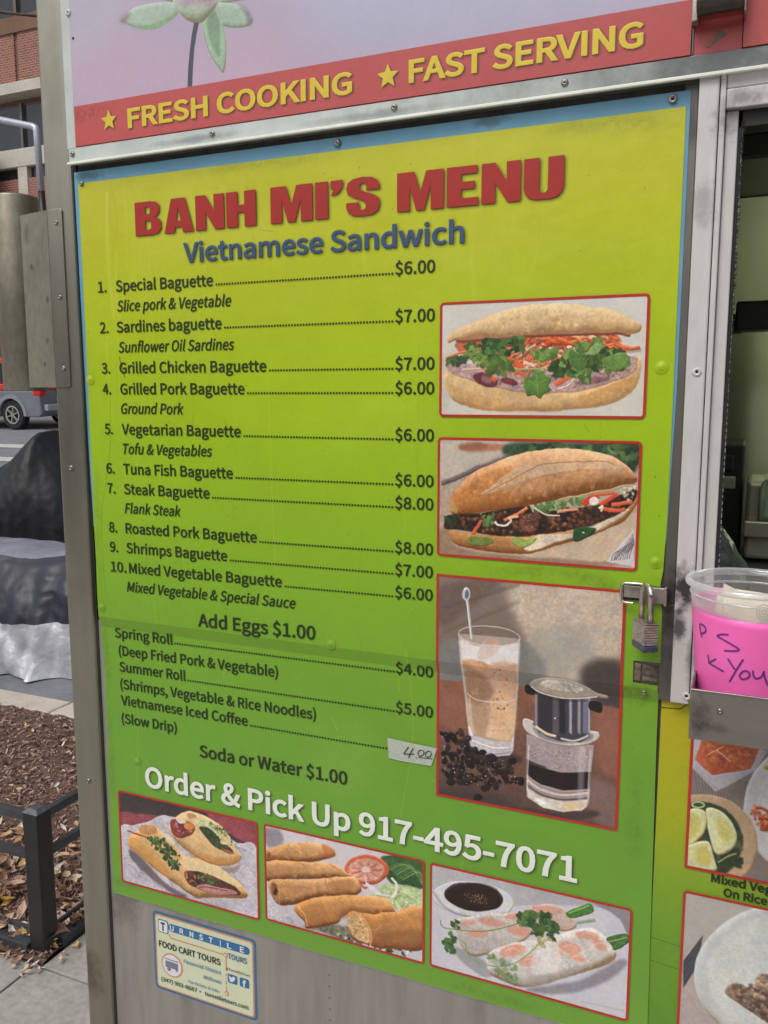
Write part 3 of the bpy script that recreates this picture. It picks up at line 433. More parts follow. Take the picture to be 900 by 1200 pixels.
["p",[310,68,336,58,361,66,343,85,313,91],[220,138,74],1.5,0.1,0,0,0,1.0],
["p",[322,22,361,16,368,30,333,40],[190,142,92],3,0.04,0,0,0,1.0],
["p",[368,40,415,30,445,44,489,93,444,92,402,72,371,63],[196,196,150],1.5,0.1,4,0.3,0,1.0],
["p",[379,69,422,64,474,96,526,129,511,142,458,135,412,108],[52,58,38],2,0.3,0,0,0,1.0],
["s",[383,71,444,68,481,105,443,117],22,"leaf",14.9,[[40,62,34],[62,88,46]],0.9,1.0,-999],
["s",[415,34,476,41,520,79,553,109,512,108,475,82],40,"leaf",12.6,[[70,102,50],[112,140,78],[150,170,112]],0.9,1.0,-999],
["p",[474,103,513,74,521,92,504,110,481,115],[206,190,140],2,0.1,0,0,0,1.0],
["p",[473,134,511,132,533,139,503,146],[150,84,76],2,0.04,0,0,0,1.0]]],["spring_rolls",614,365,[["b",[206,198,202],[190,186,190],0.05],
["p",[-5,14,62,7,69,59,10,80],[142,136,146],10,0.04,0,0,0,1.0],
["s",[5,301,138,345,300,364,4,365],60,"blob",16.1,[[210,208,212],[168,166,172],[188,186,192]],0.5,1.0,-999],
["p",[470,9,616,1,617,94,515,109,478,77],[48,82,44],5,0.2,0,0,0,1.0],["l",[489,49,530,25,581,24],3.4,[104,142,74],1.5,0.8],["l",[496,54,540,27,585,32],3.4,[150,176,110],1.5,0.8],["l",[504,59,550,29,589,40],3.4,[74,110,56],1.5,0.8],["l",[511,63,560,31,594,49],3.4,[104,142,74],1.5,0.8],["l",[519,68,570,33,598,57],3.4,[150,176,110],1.5,0.8],["l",[526,73,581,35,602,65],3.4,[74,110,56],1.5,0.8],["l",[533,78,591,36,607,74],3.4,[104,142,74],1.5,0.8],["l",[541,83,601,38,611,82],3.4,[150,176,110],1.5,0.8],
["p",[410,183,470,120,559,98,617,109,617,181,508,195,440,198],[176,192,140],5,0.12,0,0,0,1.0],
["s",[470,127,603,112,603,170,508,188],40,"blob",16.1,[[196,206,168],[150,176,104],[214,218,196]],0.7,1.0,-999],
["p",[155,356,284,314,378,319,378,373,252,361],[112,112,92],7,0.25,0,0,0,1.0],
["s",[268,341,589,329,560,359,363,377],40,"leaf",16.1,[[214,212,206],[70,76,56],[50,50,40]],0.8,1.0,-999],
["p",[492,61,484,83,465,104,436,122,403,132,370,134,342,128,324,113,319,93,327,70,347,49,376,31,409,21,442,20,469,27,487,41],[196,92,60],2,0.08,8,0.4,0,1.0],
["p",[473,64,467,81,452,98,429,111,402,119,375,121,352,116,338,106,333,90,340,73,356,57,379,43,406,35,433,34,455,39,469,49],[214,160,140],3,0.12,0,0,0,1.0],["l",[422,73,464,63],7.4,[196,92,74],3,0.85],["l",[418,80,450,89],7.4,[206,116,96],3,0.85],["l",[407,87,414,110],7.4,[196,92,74],3,0.85],["l",[395,88,373,115],7.4,[206,116,96],3,0.85],["l",[387,85,346,103],7.4,[196,92,74],3,0.85],["l",[387,78,346,79],7.4,[206,116,96],3,0.85],["l",[395,70,374,53],7.4,[196,92,74],3,0.85],["l",[407,66,415,40],7.4,[206,116,96],3,0.85],["l",[418,67,450,43],7.4,[196,92,74],3,0.85],
["p",[422,73,421,77,416,82,410,86,402,89,395,90,388,89,384,86,383,82,384,78,389,73,395,69,403,66,410,65,417,66,421,69],[226,200,188],4,0.04,0,0,0,1.0],["l",[364,119,395,146,410,131],8.0,[196,70,60],3,1.0],
["p",[-7,100,44,74,94,47,168,26,232,17,275,26,285,50,239,78,167,106,84,120,-8,137],[212,164,112],1.5,0.07,13,0.55,[160,106,62],1.0],
["s",[-7,100,44,74,94,47,168,26,232,17,275,26,285,50,239,78,167,106,84,120,-8,137],26,"blob",14.8,[[224,178,126],[178,120,70],[196,142,90],[150,96,54],[232,196,150]],0.3,1,5],
["s",[-7,100,44,74,94,47,168,26,232,17,275,26,285,50,239,78,167,106,84,120,-8,137],14,"strip",26.8,[[232,196,150],[150,98,58]],0.28,0.1,0],
["p",[232,19,283,30,283,52,247,64],[168,92,48],6,0.04,0,0,0,0.6],["l",[147,57,167,75,183,87],2.0,[140,84,44],2,0.6],
["p",[19,111,19,116,17,121,14,125,11,127,7,126,5,124,3,120,2,114,3,109,5,104,8,100,11,98,14,99,17,101,19,105],[126,72,40],3,0.04,0,0,0,1.0],
["p",[-9,155,34,127,167,103,279,83,327,104,341,118,190,163,83,189,7,215,-10,202],[212,164,112],1.5,0.07,13,0.55,[160,106,62],1.0],
["s",[-9,155,34,127,167,103,279,83,327,104,341,118,190,163,83,189,7,215,-10,202],26,"blob",14.8,[[224,178,126],[178,120,70],[196,142,90],[150,96,54],[232,196,150]],0.3,1,5],
["s",[-9,155,34,127,167,103,279,83,327,104,341,118,190,163,83,189,7,215,-10,202],14,"strip",26.8,[[232,196,150],[150,98,58]],0.28,0.1,0],["l",[259,88,302,106,325,121],4.7,[176,112,60],3,0.7],
["p",[6,233,28,203,125,182,206,161,286,132,356,114,381,138,373,176,285,204,197,233,123,276,54,299,23,274],[212,164,112],1.5,0.07,13,0.55,[160,106,62],1.0],
["s",[6,233,28,203,125,182,206,161,286,132,356,114,381,138,373,176,285,204,197,233,123,276,54,299,23,274],26,"blob",14.8,[[224,178,126],[178,120,70],[196,142,90],[150,96,54],[232,196,150]],0.3,1,5],
["s",[6,233,28,203,125,182,206,161,286,132,356,114,381,138,373,176,285,204,197,233,123,276,54,299,23,274],14,"strip",26.8,[[232,196,150],[150,98,58]],0.28,0.1,0],
["p",[43,235,44,245,43,254,40,262,35,266,30,266,24,263,20,256,17,247,16,237,17,228,20,220,25,216,30,216,36,219,40,226],[112,70,42],3,0.2,0,0,0,1.0],
["p",[44,250,43,256,41,261,39,265,35,266,32,266,29,264,28,260,27,254,28,249,30,244,33,240,36,238,39,238,42,241,44,245],[52,34,26],3,0.04,0,0,0,1.0],["l",[242,149,246,178,278,201],3.4,[142,88,48],3,0.7],
["p",[254,161,349,123,356,159,286,193],[164,104,56],9,0.04,0,0,0,0.6],["l",[49,207,53,250,54,296],2.7,[226,176,118],1.5,0.7],
["p",[113,294,173,247,270,208,410,172,478,166,509,195,503,214,410,243,348,251,308,285,284,312,173,361,153,337],[214,160,98],1.5,0.07,13,0.55,[170,108,56],1.0],
["s",[113,294,173,247,270,208,410,172,478,166,509,195,503,214,410,243,348,251,308,285,284,312,173,361,153,337],26,"blob",14.8,[[224,178,126],[178,120,70],[196,142,90],[150,96,54],[232,196,150]],0.3,1,5],
["s",[113,294,173,247,270,208,410,172,478,166,509,195,503,214,410,243,348,251,308,285,284,312,173,361,153,337],14,"strip",26.8,[[232,196,150],[150,98,58]],0.28,0.1,0],["l",[135,291,155,309,169,352],4.0,[232,190,134],2,0.7],["l",[309,224,316,260,304,286],3.4,[176,112,62],4,0.6],
["p",[188,293,285,256,410,220,410,239,284,299,187,348],[170,112,62],9,0.04,0,0,0,0.5],
["p",[332,278,346,247,410,241,515,203,617,164,618,313,530,341,440,359,363,355,335,331],[210,154,90],1.5,0.07,13,0.55,[156,98,50],1.0],
["s",[332,278,346,247,410,241,515,203,617,164,618,313,530,341,440,359,363,355,335,331],26,"blob",14.8,[[224,178,126],[178,120,70],[196,142,90],[150,96,54],[232,196,150]],0.3,1,5],
["s",[332,278,346,247,410,241,515,203,617,164,618,313,530,341,440,359,363,355,335,331],14,"strip",26.8,[[232,196,150],[150,98,58]],0.28,0.1,0],
["p",[333,282,352,257,386,264,414,302,415,353,367,351,339,322],[212,170,118],2,0.16,6,0.4,0,1.0],
["s",[348,282,386,279,405,335,355,341],24,"blob",10.1,[[176,124,80],[226,196,154],[150,96,60]],0.7,1.0,-999],["l",[346,249,394,262,421,308,418,361],4.7,[226,174,112],1.5,1.0],["l",[515,208,545,252,549,295],2.7,[176,120,68],4,0.5],
["p",[440,310,611,249,611,315,455,355],[132,82,44],12,0.04,0,0,0,0.55],["l",[401,129,429,141,459,162],16.1,[218,212,216],2,1.0],["l",[436,158,489,157],9.4,[206,202,204],2,1.0],["l",[500,85,519,104,518,133,500,159],10.1,[222,222,212],2,1.0],["l",[399,104,410,134,440,160],3.4,[230,224,224],1,1.0],["l",[515,193,508,158,537,136],5.4,[150,180,96],2,1.0]]],["summer_rolls",642,363,[["b",[168,164,168],[192,188,194],0.03],
["p",[-13,4,341,-9,276,66,-12,77],[176,174,176],8,0.04,0,0,0,1.0],
["p",[481,-10,646,-6,650,83,629,66,576,18],[132,128,134],5,0.04,0,0,0,1.0],
["p",[-4,87,43,137,162,131,298,72,493,22,586,21,640,97,661,378,8,384],[196,193,200],4,0.02,0,0,0,1.0],
["p",[281,75,268,100,237,124,191,143,137,154,84,155,39,146,11,129,3,105,17,79,51,54,98,36,152,25,204,25,247,34,274,52],[206,205,208],2,0.03,5,0.3,0,1.0],["l",[4,92,43,137,103,152,185,139,254,107],8.0,[150,148,152],4,0.8],
["p",[244,69,235,89,212,108,178,122,140,130,102,131,70,123,50,109,45,90,55,70,79,51,113,37,152,29,189,29,220,37,239,51],[36,22,18],1.5,0.2,0,0,0,1.0],["l",[49,81,90,50,160,28,218,33,239,63],4.6,[96,72,56],2,0.7],
["s",[102,80,184,59,196,92,126,106],60,"dot",4.6,[[140,106,70],[96,66,42],[170,136,96]],0.8,1.0,-999],
["p",[327,358,500,273,612,173,638,183,564,268,438,342],[138,132,140],8,0.04,0,0,0,1.0],
["p",[81,276,164,289,223,321,189,356,105,319],[150,148,150],6,0.04,0,0,0,1.0],
["p",[315,85,386,42,446,46,484,88,442,122,344,125],[204,184,172],2,0.08,8,0.35,[186,158,142],1.0],
["p",[436,58,432,64,420,70,404,74,385,78,366,79,350,77,340,74,337,69,341,63,352,57,369,52,388,49,407,48,422,49,433,53],[214,148,124],4,0.04,0,0,0,0.8],
["p",[82,183,139,149,231,115,310,102,347,142,301,202,211,261,147,292,99,258],[202,194,188],2,0.08,10,0.4,[176,164,158],1.0],
["p",[254,149,250,155,239,161,224,165,207,168,189,168,175,166,166,162,163,156,167,150,178,145,193,140,211,138,228,138,242,140,251,144],[210,140,116],5,0.04,0,0,0,0.75],
["p",[340,156,336,163,326,170,313,175,298,178,282,178,270,175,262,170,260,163,264,155,274,149,287,144,303,141,318,141,330,144,338,149],[210,140,116],5,0.04,0,0,0,0.75],
["p",[198,194,195,201,188,207,177,214,163,218,150,221,138,221,131,218,128,213,130,207,138,200,149,194,163,189,176,187,188,187,195,190],[210,140,116],5,0.04,0,0,0,0.75],
["p",[314,106,311,111,305,117,294,122,282,126,270,128,260,128,253,126,251,122,253,117,260,111,270,106,282,102,294,100,304,100,311,102],[210,140,116],5,0.04,0,0,0,0.75],
["p",[153,165,151,170,146,175,139,181,129,186,119,190,110,191,104,191,102,188,103,184,108,178,116,173,125,168,135,164,144,162,150,163],[210,140,116],5,0.04,0,0,0,0.75],
["p",[194,293,210,254,279,208,389,157,485,103,542,89,590,122,604,170,541,223,436,289,327,352,247,351,203,334],[212,205,198],2,0.08,14,0.4,[186,178,172],1.0],
["p",[211,288,304,322,435,259,541,205,436,289,316,350],[166,158,154],8,0.04,0,0,0,0.6],
["p",[321,214,319,222,312,233,299,244,283,254,267,260,252,263,242,262,237,256,238,247,246,237,259,226,275,216,291,209,305,207,316,208],[216,146,122],4,0.04,0,0,0,0.85],["l",[253,242,279,225,305,228],3.4,[236,206,190],2,0.7],
["p",[375,237,373,244,367,254,355,263,341,271,327,277,314,279,305,277,301,272,302,264,309,255,321,245,335,237,349,232,362,230,371,232],[216,146,122],4,0.04,0,0,0,0.85],["l",[315,261,338,245,361,248],3.4,[236,206,190],2,0.7],
["p",[499,170,495,178,486,184,474,189,460,192,446,191,436,187,429,181,427,173,431,165,440,158,452,153,466,151,480,152,491,156,497,162],[216,146,122],4,0.04,0,0,0,0.85],["l",[441,177,463,161,485,165],3.4,[236,206,190],2,0.7],
["p",[552,116,548,121,540,126,528,129,515,131,501,131,490,128,483,124,482,118,485,113,494,108,505,104,519,103,532,103,543,106,550,110],[216,146,122],4,0.04,0,0,0,0.85],["l",[495,123,517,110,538,111],3.4,[236,206,190],2,0.7],
["p",[575,151,571,155,564,156,555,155,547,151,539,144,534,137,532,130,533,124,537,121,545,119,553,121,562,125,569,131,575,138,577,145],[216,146,122],4,0.04,0,0,0,0.85],["l",[538,142,554,131,570,133],3.4,[236,206,190],2,0.7],
["p",[514,200,510,205,503,209,494,210,484,210,474,208,466,204,462,200,461,194,465,189,472,186,481,184,491,184,501,186,508,190,513,195],[216,146,122],4,0.04,0,0,0,0.85],["l",[471,202,487,191,504,193],3.4,[236,206,190],2,0.7],
["p",[444,202,442,207,437,211,430,214,421,216,413,216,407,214,403,210,402,206,404,201,409,197,416,193,425,192,433,192,439,194,443,197],[216,146,122],4,0.04,0,0,0,0.85],["l",[410,207,423,198,436,200],3.4,[236,206,190],2,0.7],
["p",[379,181,434,201,425,263,348,297,347,237],[222,218,214],7,0.04,0,0,0,0.7],["l",[31,190,39,215,80,214,186,190,277,146,310,119],3.9,[104,136,74],0.7,1.0],["l",[56,239,116,253,131,296,200,310,280,281,333,229,373,171],3.9,[130,158,92],0.7,1.0],
["s",[282,102,343,82,398,81,440,111,400,151,345,157,305,135],70,"leaf",25.3,[[44,74,36],[62,96,48],[88,122,64]],0.95,1.0,-999],
["s",[29,238,74,228,88,292,51,309],26,"leaf",19.5,[[48,80,38],[74,108,54]],0.95,1.0,-999],
["s",[68,190,98,175,98,203,74,209],12,"leaf",14.9,[[52,84,40]],0.95,1.0,-999],
["s",[187,270,222,261,297,294,298,342,247,349],34,"leaf",23.0,[[130,152,104],[104,130,80],[160,176,140]],0.7,1.0,-999],
["s",[356,169,400,151,401,181,368,196],10,"leaf",18.4,[[176,160,110]],0.8,1.0,-999],
["p",[449,56,493,24,522,8,533,32,494,58,462,71],[64,118,50],1,0.15,4,0.5,0,1.0],["l",[457,57,519,15],4.6,[136,176,96],1,1.0],["l",[484,82,541,58],10.3,[112,140,100],2,0.7],
["p",[574,113,599,91,639,77,641,108,601,144,590,128],[60,98,48],1,0.2,4,0.4,0,1.0],["l",[578,123,638,88],3.4,[150,176,110],1,1.0],["l",[503,346,635,337],3.4,[150,146,152],2,0.5]]],["rice_plate",669,552,[["b",[120,112,110],[126,112,104],0.05],["l",[6,246,21,342],2.1,[84,78,78],1,0.7],["l",[14,247,29,340],2.1,[84,78,78],1,0.7],["l",[21,248,37,339],2.1,[84,78,78],1,0.7],["l",[28,249,45,337],2.1,[84,78,78],1,0.7],["l",[36,250,53,336],2.1,[84,78,78],1,0.7],["l",[43,250,61,334],2.1,[84,78,78],1,0.7],["l",[51,251,69,332],2.1,[84,78,78],1,0.7],["l",[58,252,77,331],2.1,[84,78,78],1,0.7],["l",[65,253,85,329],2.1,[84,78,78],1,0.7],["l",[73,254,92,328],2.1,[84,78,78],1,0.7],["l",[80,255,100,326],2.1,[84,78,78],1,0.7],["l",[87,256,108,325],2.1,[84,78,78],1,0.7],["l",[95,257,116,323],2.1,[84,78,78],1,0.7],["l",[102,258,124,322],2.1,[84,78,78],1,0.7],["l",[109,258,132,320],2.1,[84,78,78],1,0.7],["l",[117,259,139,318],2.1,[84,78,78],1,0.7],["l",[124,260,147,317],2.1,[84,78,78],1,0.7],["l",[131,261,155,315],2.1,[84,78,78],1,0.7],["l",[138,262,162,314],2.1,[84,78,78],1,0.7],["l",[145,263,170,312],2.1,[84,78,78],1,0.7],["l",[153,264,178,311],2.1,[84,78,78],1,0.7],["l",[160,264,185,309],2.1,[84,78,78],1,0.7],["q",[-9,136,181,134,173,223,66,310,-4,248],[176,172,178],2,0.03,0,0,0,1.0],["q",[22,160,173,157,155,226,54,264,5,223],[172,84,52],3,0.12,0,0,0,1.0],
["s",[23,168,163,162,147,220,43,254],60,"blob",21.8,[[190,96,56],[150,66,42],[206,130,86]],0.5,1.0,-999],["l",[60,184,101,214],2.5,[226,190,150],1,1.0],["l",[41,202,79,173],2.5,[220,180,140],1,1.0],["q",[5,231,55,263,155,226,176,164,195,167,167,231,73,307,3,254],[168,164,172],2,0.03,4,0.3,0,1.0],
["p",[457,283,451,358,422,428,375,482,316,511,254,511,198,479,159,422,142,348,151,269,183,198,233,147,292,122,352,126,404,158,441,213],[198,194,196],2,0.03,9,0.3,0,1.0],
["p",[438,284,432,345,408,402,369,446,320,469,268,469,222,444,190,397,176,337,183,273,209,216,251,174,300,153,350,156,394,182,424,227],[206,204,204],6,0.04,0,0,0,1.0],
["s",[169,335,205,331,221,391,183,399],24,"strip",28.5,[[206,104,60],[226,140,90],[190,80,46]],0.9,0.25,-999],
["s",[251,259,372,236,381,378,260,405],150,"blob",16.8,[[226,222,214],[212,206,198],[120,146,80],[206,116,66]],0.8,1.0,-999],
["p",[215,211,214,214,211,217,207,220,202,221,196,222,192,221,189,219,187,217,188,214,191,211,195,208,201,207,206,206,211,207,214,209],[150,160,60],2,0.04,0,0,0,1.0],
["p",[185,444,177,504,148,560,102,605,45,631,-15,634,-67,612,-104,569,-118,512,-109,449,-77,392,-28,348,30,325,88,325,137,348,171,389],[186,154,120],2,0.05,8,0.3,0,1.0],
["p",[146,445,140,493,118,538,83,573,39,593,-5,595,-45,577,-72,542,-83,496,-76,446,-52,401,-16,366,28,348,72,349,109,367,135,401],[46,56,38],4,0.15,0,0,0,1.0],
["s",[8,368,135,364,150,513,17,559],50,"leaf",30.2,[[52,66,40],[34,44,30],[76,92,56]],0.8,1.0,-999],
["p",[44,364,82,364,116,395,130,437,118,478,81,500,60,460,48,413],[210,208,160],1.5,0.05,9,0.4,0,1.0],
["p",[70,385,104,401,119,436,101,463,79,429],[196,186,98],9,0.06,0,0,0,0.8],
["p",[-5,386,37,373,46,413,34,456,0,489],[206,204,150],1.5,0.05,8,0.4,0,1.0],
["p",[-4,401,23,391,28,433,-1,470],[190,180,90],8,0.04,0,0,0,0.8],
["p",[-6,498,52,464,71,508,78,553,-4,557],[208,206,156],1.5,0.05,8,0.4,0,1.0],
["p",[21,496,51,482,64,533,30,541],[190,180,84],8,0.04,0,0,0,0.8],
["p",[39,355,38,360,34,364,28,367,21,370,13,370,7,369,3,367,1,363,2,358,6,354,12,351,20,348,27,348,33,349,37,351],[176,190,140],1,0.05,0,0,0,1.0],
["p",[34,356,33,359,30,361,26,364,20,365,15,366,11,365,8,364,7,362,8,359,10,357,15,354,20,353,25,352,29,353,32,354],[60,74,46],1,0.04,0,0,0,1.0],["l",[84,524,109,499,132,486],5.0,[126,146,90],1,1.0]]],["rice_bowl",669,635,[["b",[172,166,158],[150,142,140],0.04],
["p",[7,298,34,274,72,344,122,385,124,417,14,453],[170,156,152],6,0.04,0,0,0,1.0],["q",[3,218,53,122,49,165,39,232,7,306],[56,56,60],2,0.1,0,0,0,1.0],["l",[7,229,50,139],2.1,[92,92,98],1,0.8],["l",[8,247,46,159],2.1,[92,92,98],1,0.8],["l",[9,264,43,179],2.1,[92,92,98],1,0.8],["l",[9,282,40,199],2.1,[92,92,98],1,0.8],
["p",[33,250,71,336,144,402,270,385,162,372,91,305],[120,112,112],12,0.04,0,0,0,0.7],
["p",[513,116,502,202,458,288,387,360,297,407,202,421,118,398,58,341,34,258,50,164,102,75,180,5,271,-35,362,-42,438,-15,491,40],[186,188,184],2,0.03,12,0.3,0,1.0],
["p",[494,122,484,197,444,271,381,333,302,374,218,386,144,367,92,318,71,247,84,166,130,90,199,29,279,-7,359,-13,427,9,474,56],[196,198,192],10,0.04,0,0,0,1.0],
["p",[121,284,146,248,183,252,201,276,207,207,259,191,372,173,391,282,294,361,200,327,159,308],[122,100,84],3,0.3,6,0.4,0,1.0],
["s",[130,269,208,222,366,182,373,281,293,345,186,316],160,"blob",25.2,[[144,120,100],[92,72,58],[166,142,120],[74,58,48]],0.8,1.0,-999]]],["lotus_banner",1369,655,[["b",[176,176,196],[190,168,190],0.012],
["p",[-38,416,98,417,344,504,527,502,525,614,-46,540],[198,172,192],60,0.01,0,0,0,0.8],
["p",[657,368,1463,379,1473,547,737,552],[178,184,206],90,0.01,0,0,0,0.8],
["p",[-16,13,263,113,151,387,-44,435],[186,184,196],60,0.01,0,0,0,0.7],
["p",[304,280,339,229,370,293,377,366,348,390,311,362],[206,214,206],2,0.05,12,0.3,[176,196,176],1.0],
["p",[366,393,397,319,452,284,450,358,417,402],[190,206,192],2,0.05,12,0.3,0,1.0],
["p",[310,387,269,310,233,256,234,326,276,382],[190,206,192],2,0.05,12,0.3,0,1.0],
["p",[403,408,431,390,468,371,530,368,520,398,494,409,467,413],[188,204,190],1.5,0.04,10,0.3,[166,176,172],1.0],
["p",[305,383,253,344,195,315,203,351,252,374],[188,204,190],1.5,0.04,10,0.3,0,1.0],
["p",[381,385,379,390,374,394,366,396,357,395,348,393,340,388,336,383,334,377,336,372,341,368,349,366,358,366,367,369,374,374,379,379],[206,200,120],3,0.2,0,0,0,1.0],
["p",[142,397,164,388,187,380,217,379,252,381,293,388,306,407,299,415,274,426,249,433,220,432,185,421,155,407],[178,198,184],1,0.04,10,0.25,[170,190,168],1.0],
["p",[175,419,230,422,265,417,303,411,289,421,259,431,224,433,195,426],[144,176,138],1.5,0.05,0,0,0,0.9],
["p",[142,397,156,391,176,386,165,405,150,406],[140,112,132],7,0.04,0,0,0,0.7],
["p",[402,408,431,412,455,419,480,434,493,452,489,464,470,467,438,462,416,453,407,433],[178,198,184],1,0.04,10,0.25,[158,188,162],1.0],
["p",[458,420,480,433,493,453,488,466,479,459,475,441],[132,108,128],6,0.04,0,0,0,0.7],
["p",[396,417,407,433,418,453,425,483,426,509,418,549,404,536,386,510,373,479,368,456,367,439,382,429],[168,196,166],1,0.05,8,0.25,[160,190,156],1.0],
["p",[396,417,384,429,379,447,387,485,407,517,410,488,411,452],[126,152,126],3,0.05,0,0,0,0.8],["l",[368,445,374,479,390,517,417,548],1.0,[110,90,110],1,0.7],["l",[422,530,417,548],2.0,[110,84,104],2,0.7],
["p",[293,380,324,390,366,399,407,403,402,414,389,426,367,440,346,438,328,430,309,413,297,397],[184,192,176],1,0.05,14,0.3,[158,180,150],1.0],
["p",[295,382,324,389,376,399,406,404,394,413,357,403,319,399],[168,136,158],7,0.04,0,0,0,0.8],
["p",[334,377,376,384,369,392,348,388],[214,208,110],4,0.04,0,0,0,1.0],
["p",[299,363,320,367,322,384,305,384],[200,210,200],2,0.04,0,0,0,1.0],
["p",[376,377,413,383,394,399,376,397],[166,176,120],2,0.1,0,0,0,1.0],["q",[345,437,358,439,351,461,344,489,339,526,335,567,323,565,326,528,332,491,338,462],[74,76,88],1,0.03,0,0,0,1.0]]]]''')}

# ------------------------------------------------------------------ lettering helpers
import os
FONT = None
try:        # a humanist sans that ships inside Blender; its built-in face is the fallback
    FONT = bpy.data.fonts.load(os.path.join(bpy.utils.system_resource('DATAFILES'), 'fonts', 'Noto Sans CJK Regular.woff2'))
except Exception: FONT = None
def _raw(txt, bold, shear):
    cu = bpy.data.curves.new('t', 'FONT'); cu.body = txt; cu.size = 1.0; cu.shear = shear; cu.resolution_u = 4
    if FONT: cu.font = FONT; cu.bevel_depth = bold; cu.bevel_resolution = 0
    o = bpy.data.objects.new('t', cu); COL.objects.link(o); bpy.context.view_layer.update()
    me = bpy.data.meshes.new_from_object(o.evaluated_get(bpy.context.evaluated_depsgraph_get()))
    n = len(me.vertices); co = np.empty(n*3); me.vertices.foreach_get('co', co); co = co.reshape(-1, 3)
    fs = [tuple(p.vertices) for p in me.polygons if sum(co[v, 2] for v in p.vertices)/len(p.vertices) > -1e-6]
    bpy.data.objects.remove(o); bpy.data.curves.remove(cu); bpy.data.meshes.remove(me)
    us = sorted({v for f in fs for v in f}); mp = {v: i for i, v in enumerate(us)}
    return co[us], [tuple(mp[v] for v in f) for f in fs]
_h = _raw('H', 0, 0)[0]; CAPR = _h[:, 1].max()-_h[:, 1].min()
def text_geo(txt, x0, x1, z0, z1, cap, bold=0.008, shear=0.0):
    """printed words between x0 and x1 on the cart's side, capital height cap"""
    co, fs = _raw(txt, bold, shear)
    sc = cap/(CAPR+bold); sx = (x1-x0)/max(1e-6, co[:, 0].max()-co[:, 0].min())
    X = x0+(co[:, 0]-co[:, 0].min())*sx; Z = z0+(co[:, 1]+bold*.5)*sc+(z1-z0)*(X-x0)/(x1-x0)
    YO[id(X)] = (X, co[:, 2]*sc*.12)      # the edge strips slope back a hair, so no two faces share a plane
    return X, Z, fs
YO = {}
def put_text(name, X, Z, fs, m, parent, yf, dy, label=None):
    b = B(); o_ = YO[id(X)][1] if id(X) in YO else np.zeros(len(X)); b.add([(x, yf(z)+dy-q, z) for x, z, q in zip(X, Z, o_)], fs)
    return ob(name, b, m, parent, label=label, fix=False)
def cat_rom3(P, k=4):
    P = np.asarray(P, float); n = len(P); t = np.linspace(0, 1, k, endpoint=False)[:, None]; out = []
    for i in range(n-1):
        a, b, c, d = P[max(i-1, 0)], P[i], P[i+1], P[min(i+2, n-1)]; out.append(.5*((2*b)+(c-a)*t+(2*a-5*b+4*c-d)*t**2+(3*b-a-3*c+d)*t**3))
    return [tuple(q) for q in np.concatenate(out+[P[-1:]])]
# ------------------------------------------------------------------ the setting: ground, sidewalk, road
SL = .059
def zr(y): return -.12+max(0.0, y-2.06)*SL
b = B(); ys = [-300, 2.0, 2.3, 8, 14, 19.0, 22, 30, 300]; xs = [-300, -60, -20, 0, 20, 60, 300]
for y in ys:
    for x in xs: b.v.append((x, y, (-.17 if y < 2.2 else min(zr(y), zr(21))-.05)))
for i in range(len(ys)-1):
    for j in range(len(xs)-1): b.f.append((i*7+j, i*7+j+1, (i+1)*7+j+1, (i+1)*7+j))
ob('ground', b, M_asph, kind='structure')
b = B(); b.add([(-120, 2.06, -.12), (120, 2.06, -.12), (120, 18.4, zr(18.4)), (-120, 18.4, zr(18.4))], [(0, 1, 2, 3)])
road = ob('road', b, M_asph, kind='structure')
def stripe(y0, y1, m, x0=-60, x1=30):
    q = B(); q.add([(x0, y0, zr(y0)+.005), (x1, y0, zr(y0)+.005), (x1, y1, zr(y1)+.005), (x0, y1, zr(y1)+.005)], [(0, 1, 2, 3)])
    ob('road_marking', q, m, road)
stripe(11.55, 12.05, M_line); stripe(8.95, 9.25, M_lineY); stripe(9.9, 10.35, M_line)
b = B(); b.box(-120, 120, 18.4, 18.6, zr(18.4)-.1, zr(18.4)+.13); b.box(-120, 120, 18.6, 30, zr(18.4)-.1, zr(18.4)+.126)
ob('far_pavement', b, M_conc, kind='structure')
# kerb in stones
kerb = ob('kerb', B().box(-60, 40, 1.915, 2.055, -.3, -.01), M_kerb, kind='structure')
x = -12.0
kme = None
while x < 6:
    b = B().box(x, x+1.49, 1.905, 2.06, -.28, .006); o = ob('kerb_stone', b, M_kerb, kerb, bevel=.008); x += 1.5
side = ob('sidewalk', B().box(-60, 40, -6.97, 1.905, -.16, -.018), M_conc, kind='structure')
BX, BY = -1.70, .585     # corner of the tree bed
side_cuts = []
def slab(x0, x1, y0, y1):
    ob('paving_slab', B().box(x0+.003, x1-.003, y0+.003, y1-.003, -.1, RS.uniform(-.0015, .0015)), M_conc, side, bevel=.003)
for i in range(-5, 4):
    for j in range(-5, 0):
        slab(i*1.5-.18, (i+1)*1.5-.18, .53+j*1.5, .53+(j+1)*1.5)
for x0, x1 in ((-1.66, -.18), (-.18, 1.32), (1.32, 2.82)): slab(x0, x1, .53, 1.905)
bed = B(); nx, ny = 150, 60
from mathutils import noise as NZ
def hb(x, y): return .006+.02*NZ.noise(Vector((x*5, y*5, 0)))+.012*NZ.noise(Vector((x*19, y*19, 3)))
X0, X1, Y0, Y1 = -7.0, -1.66, .53, 1.905
for j in range(ny+1):
    for i in range(nx+1): X = X0+(X1-X0)*i/nx; Y = Y0+(Y1-Y0)*j/ny; bed.v.append((X, Y, hb(X, Y)))
for j in range(ny):
    for i in range(nx): bed.f.append((j*(nx+1)+i, j*(nx+1)+i+1, (j+1)*(nx+1)+i+1, (j+1)*(nx+1)+i))
ob('mulch_bed', bed, M_mulch, kind='stuff', smooth=True)
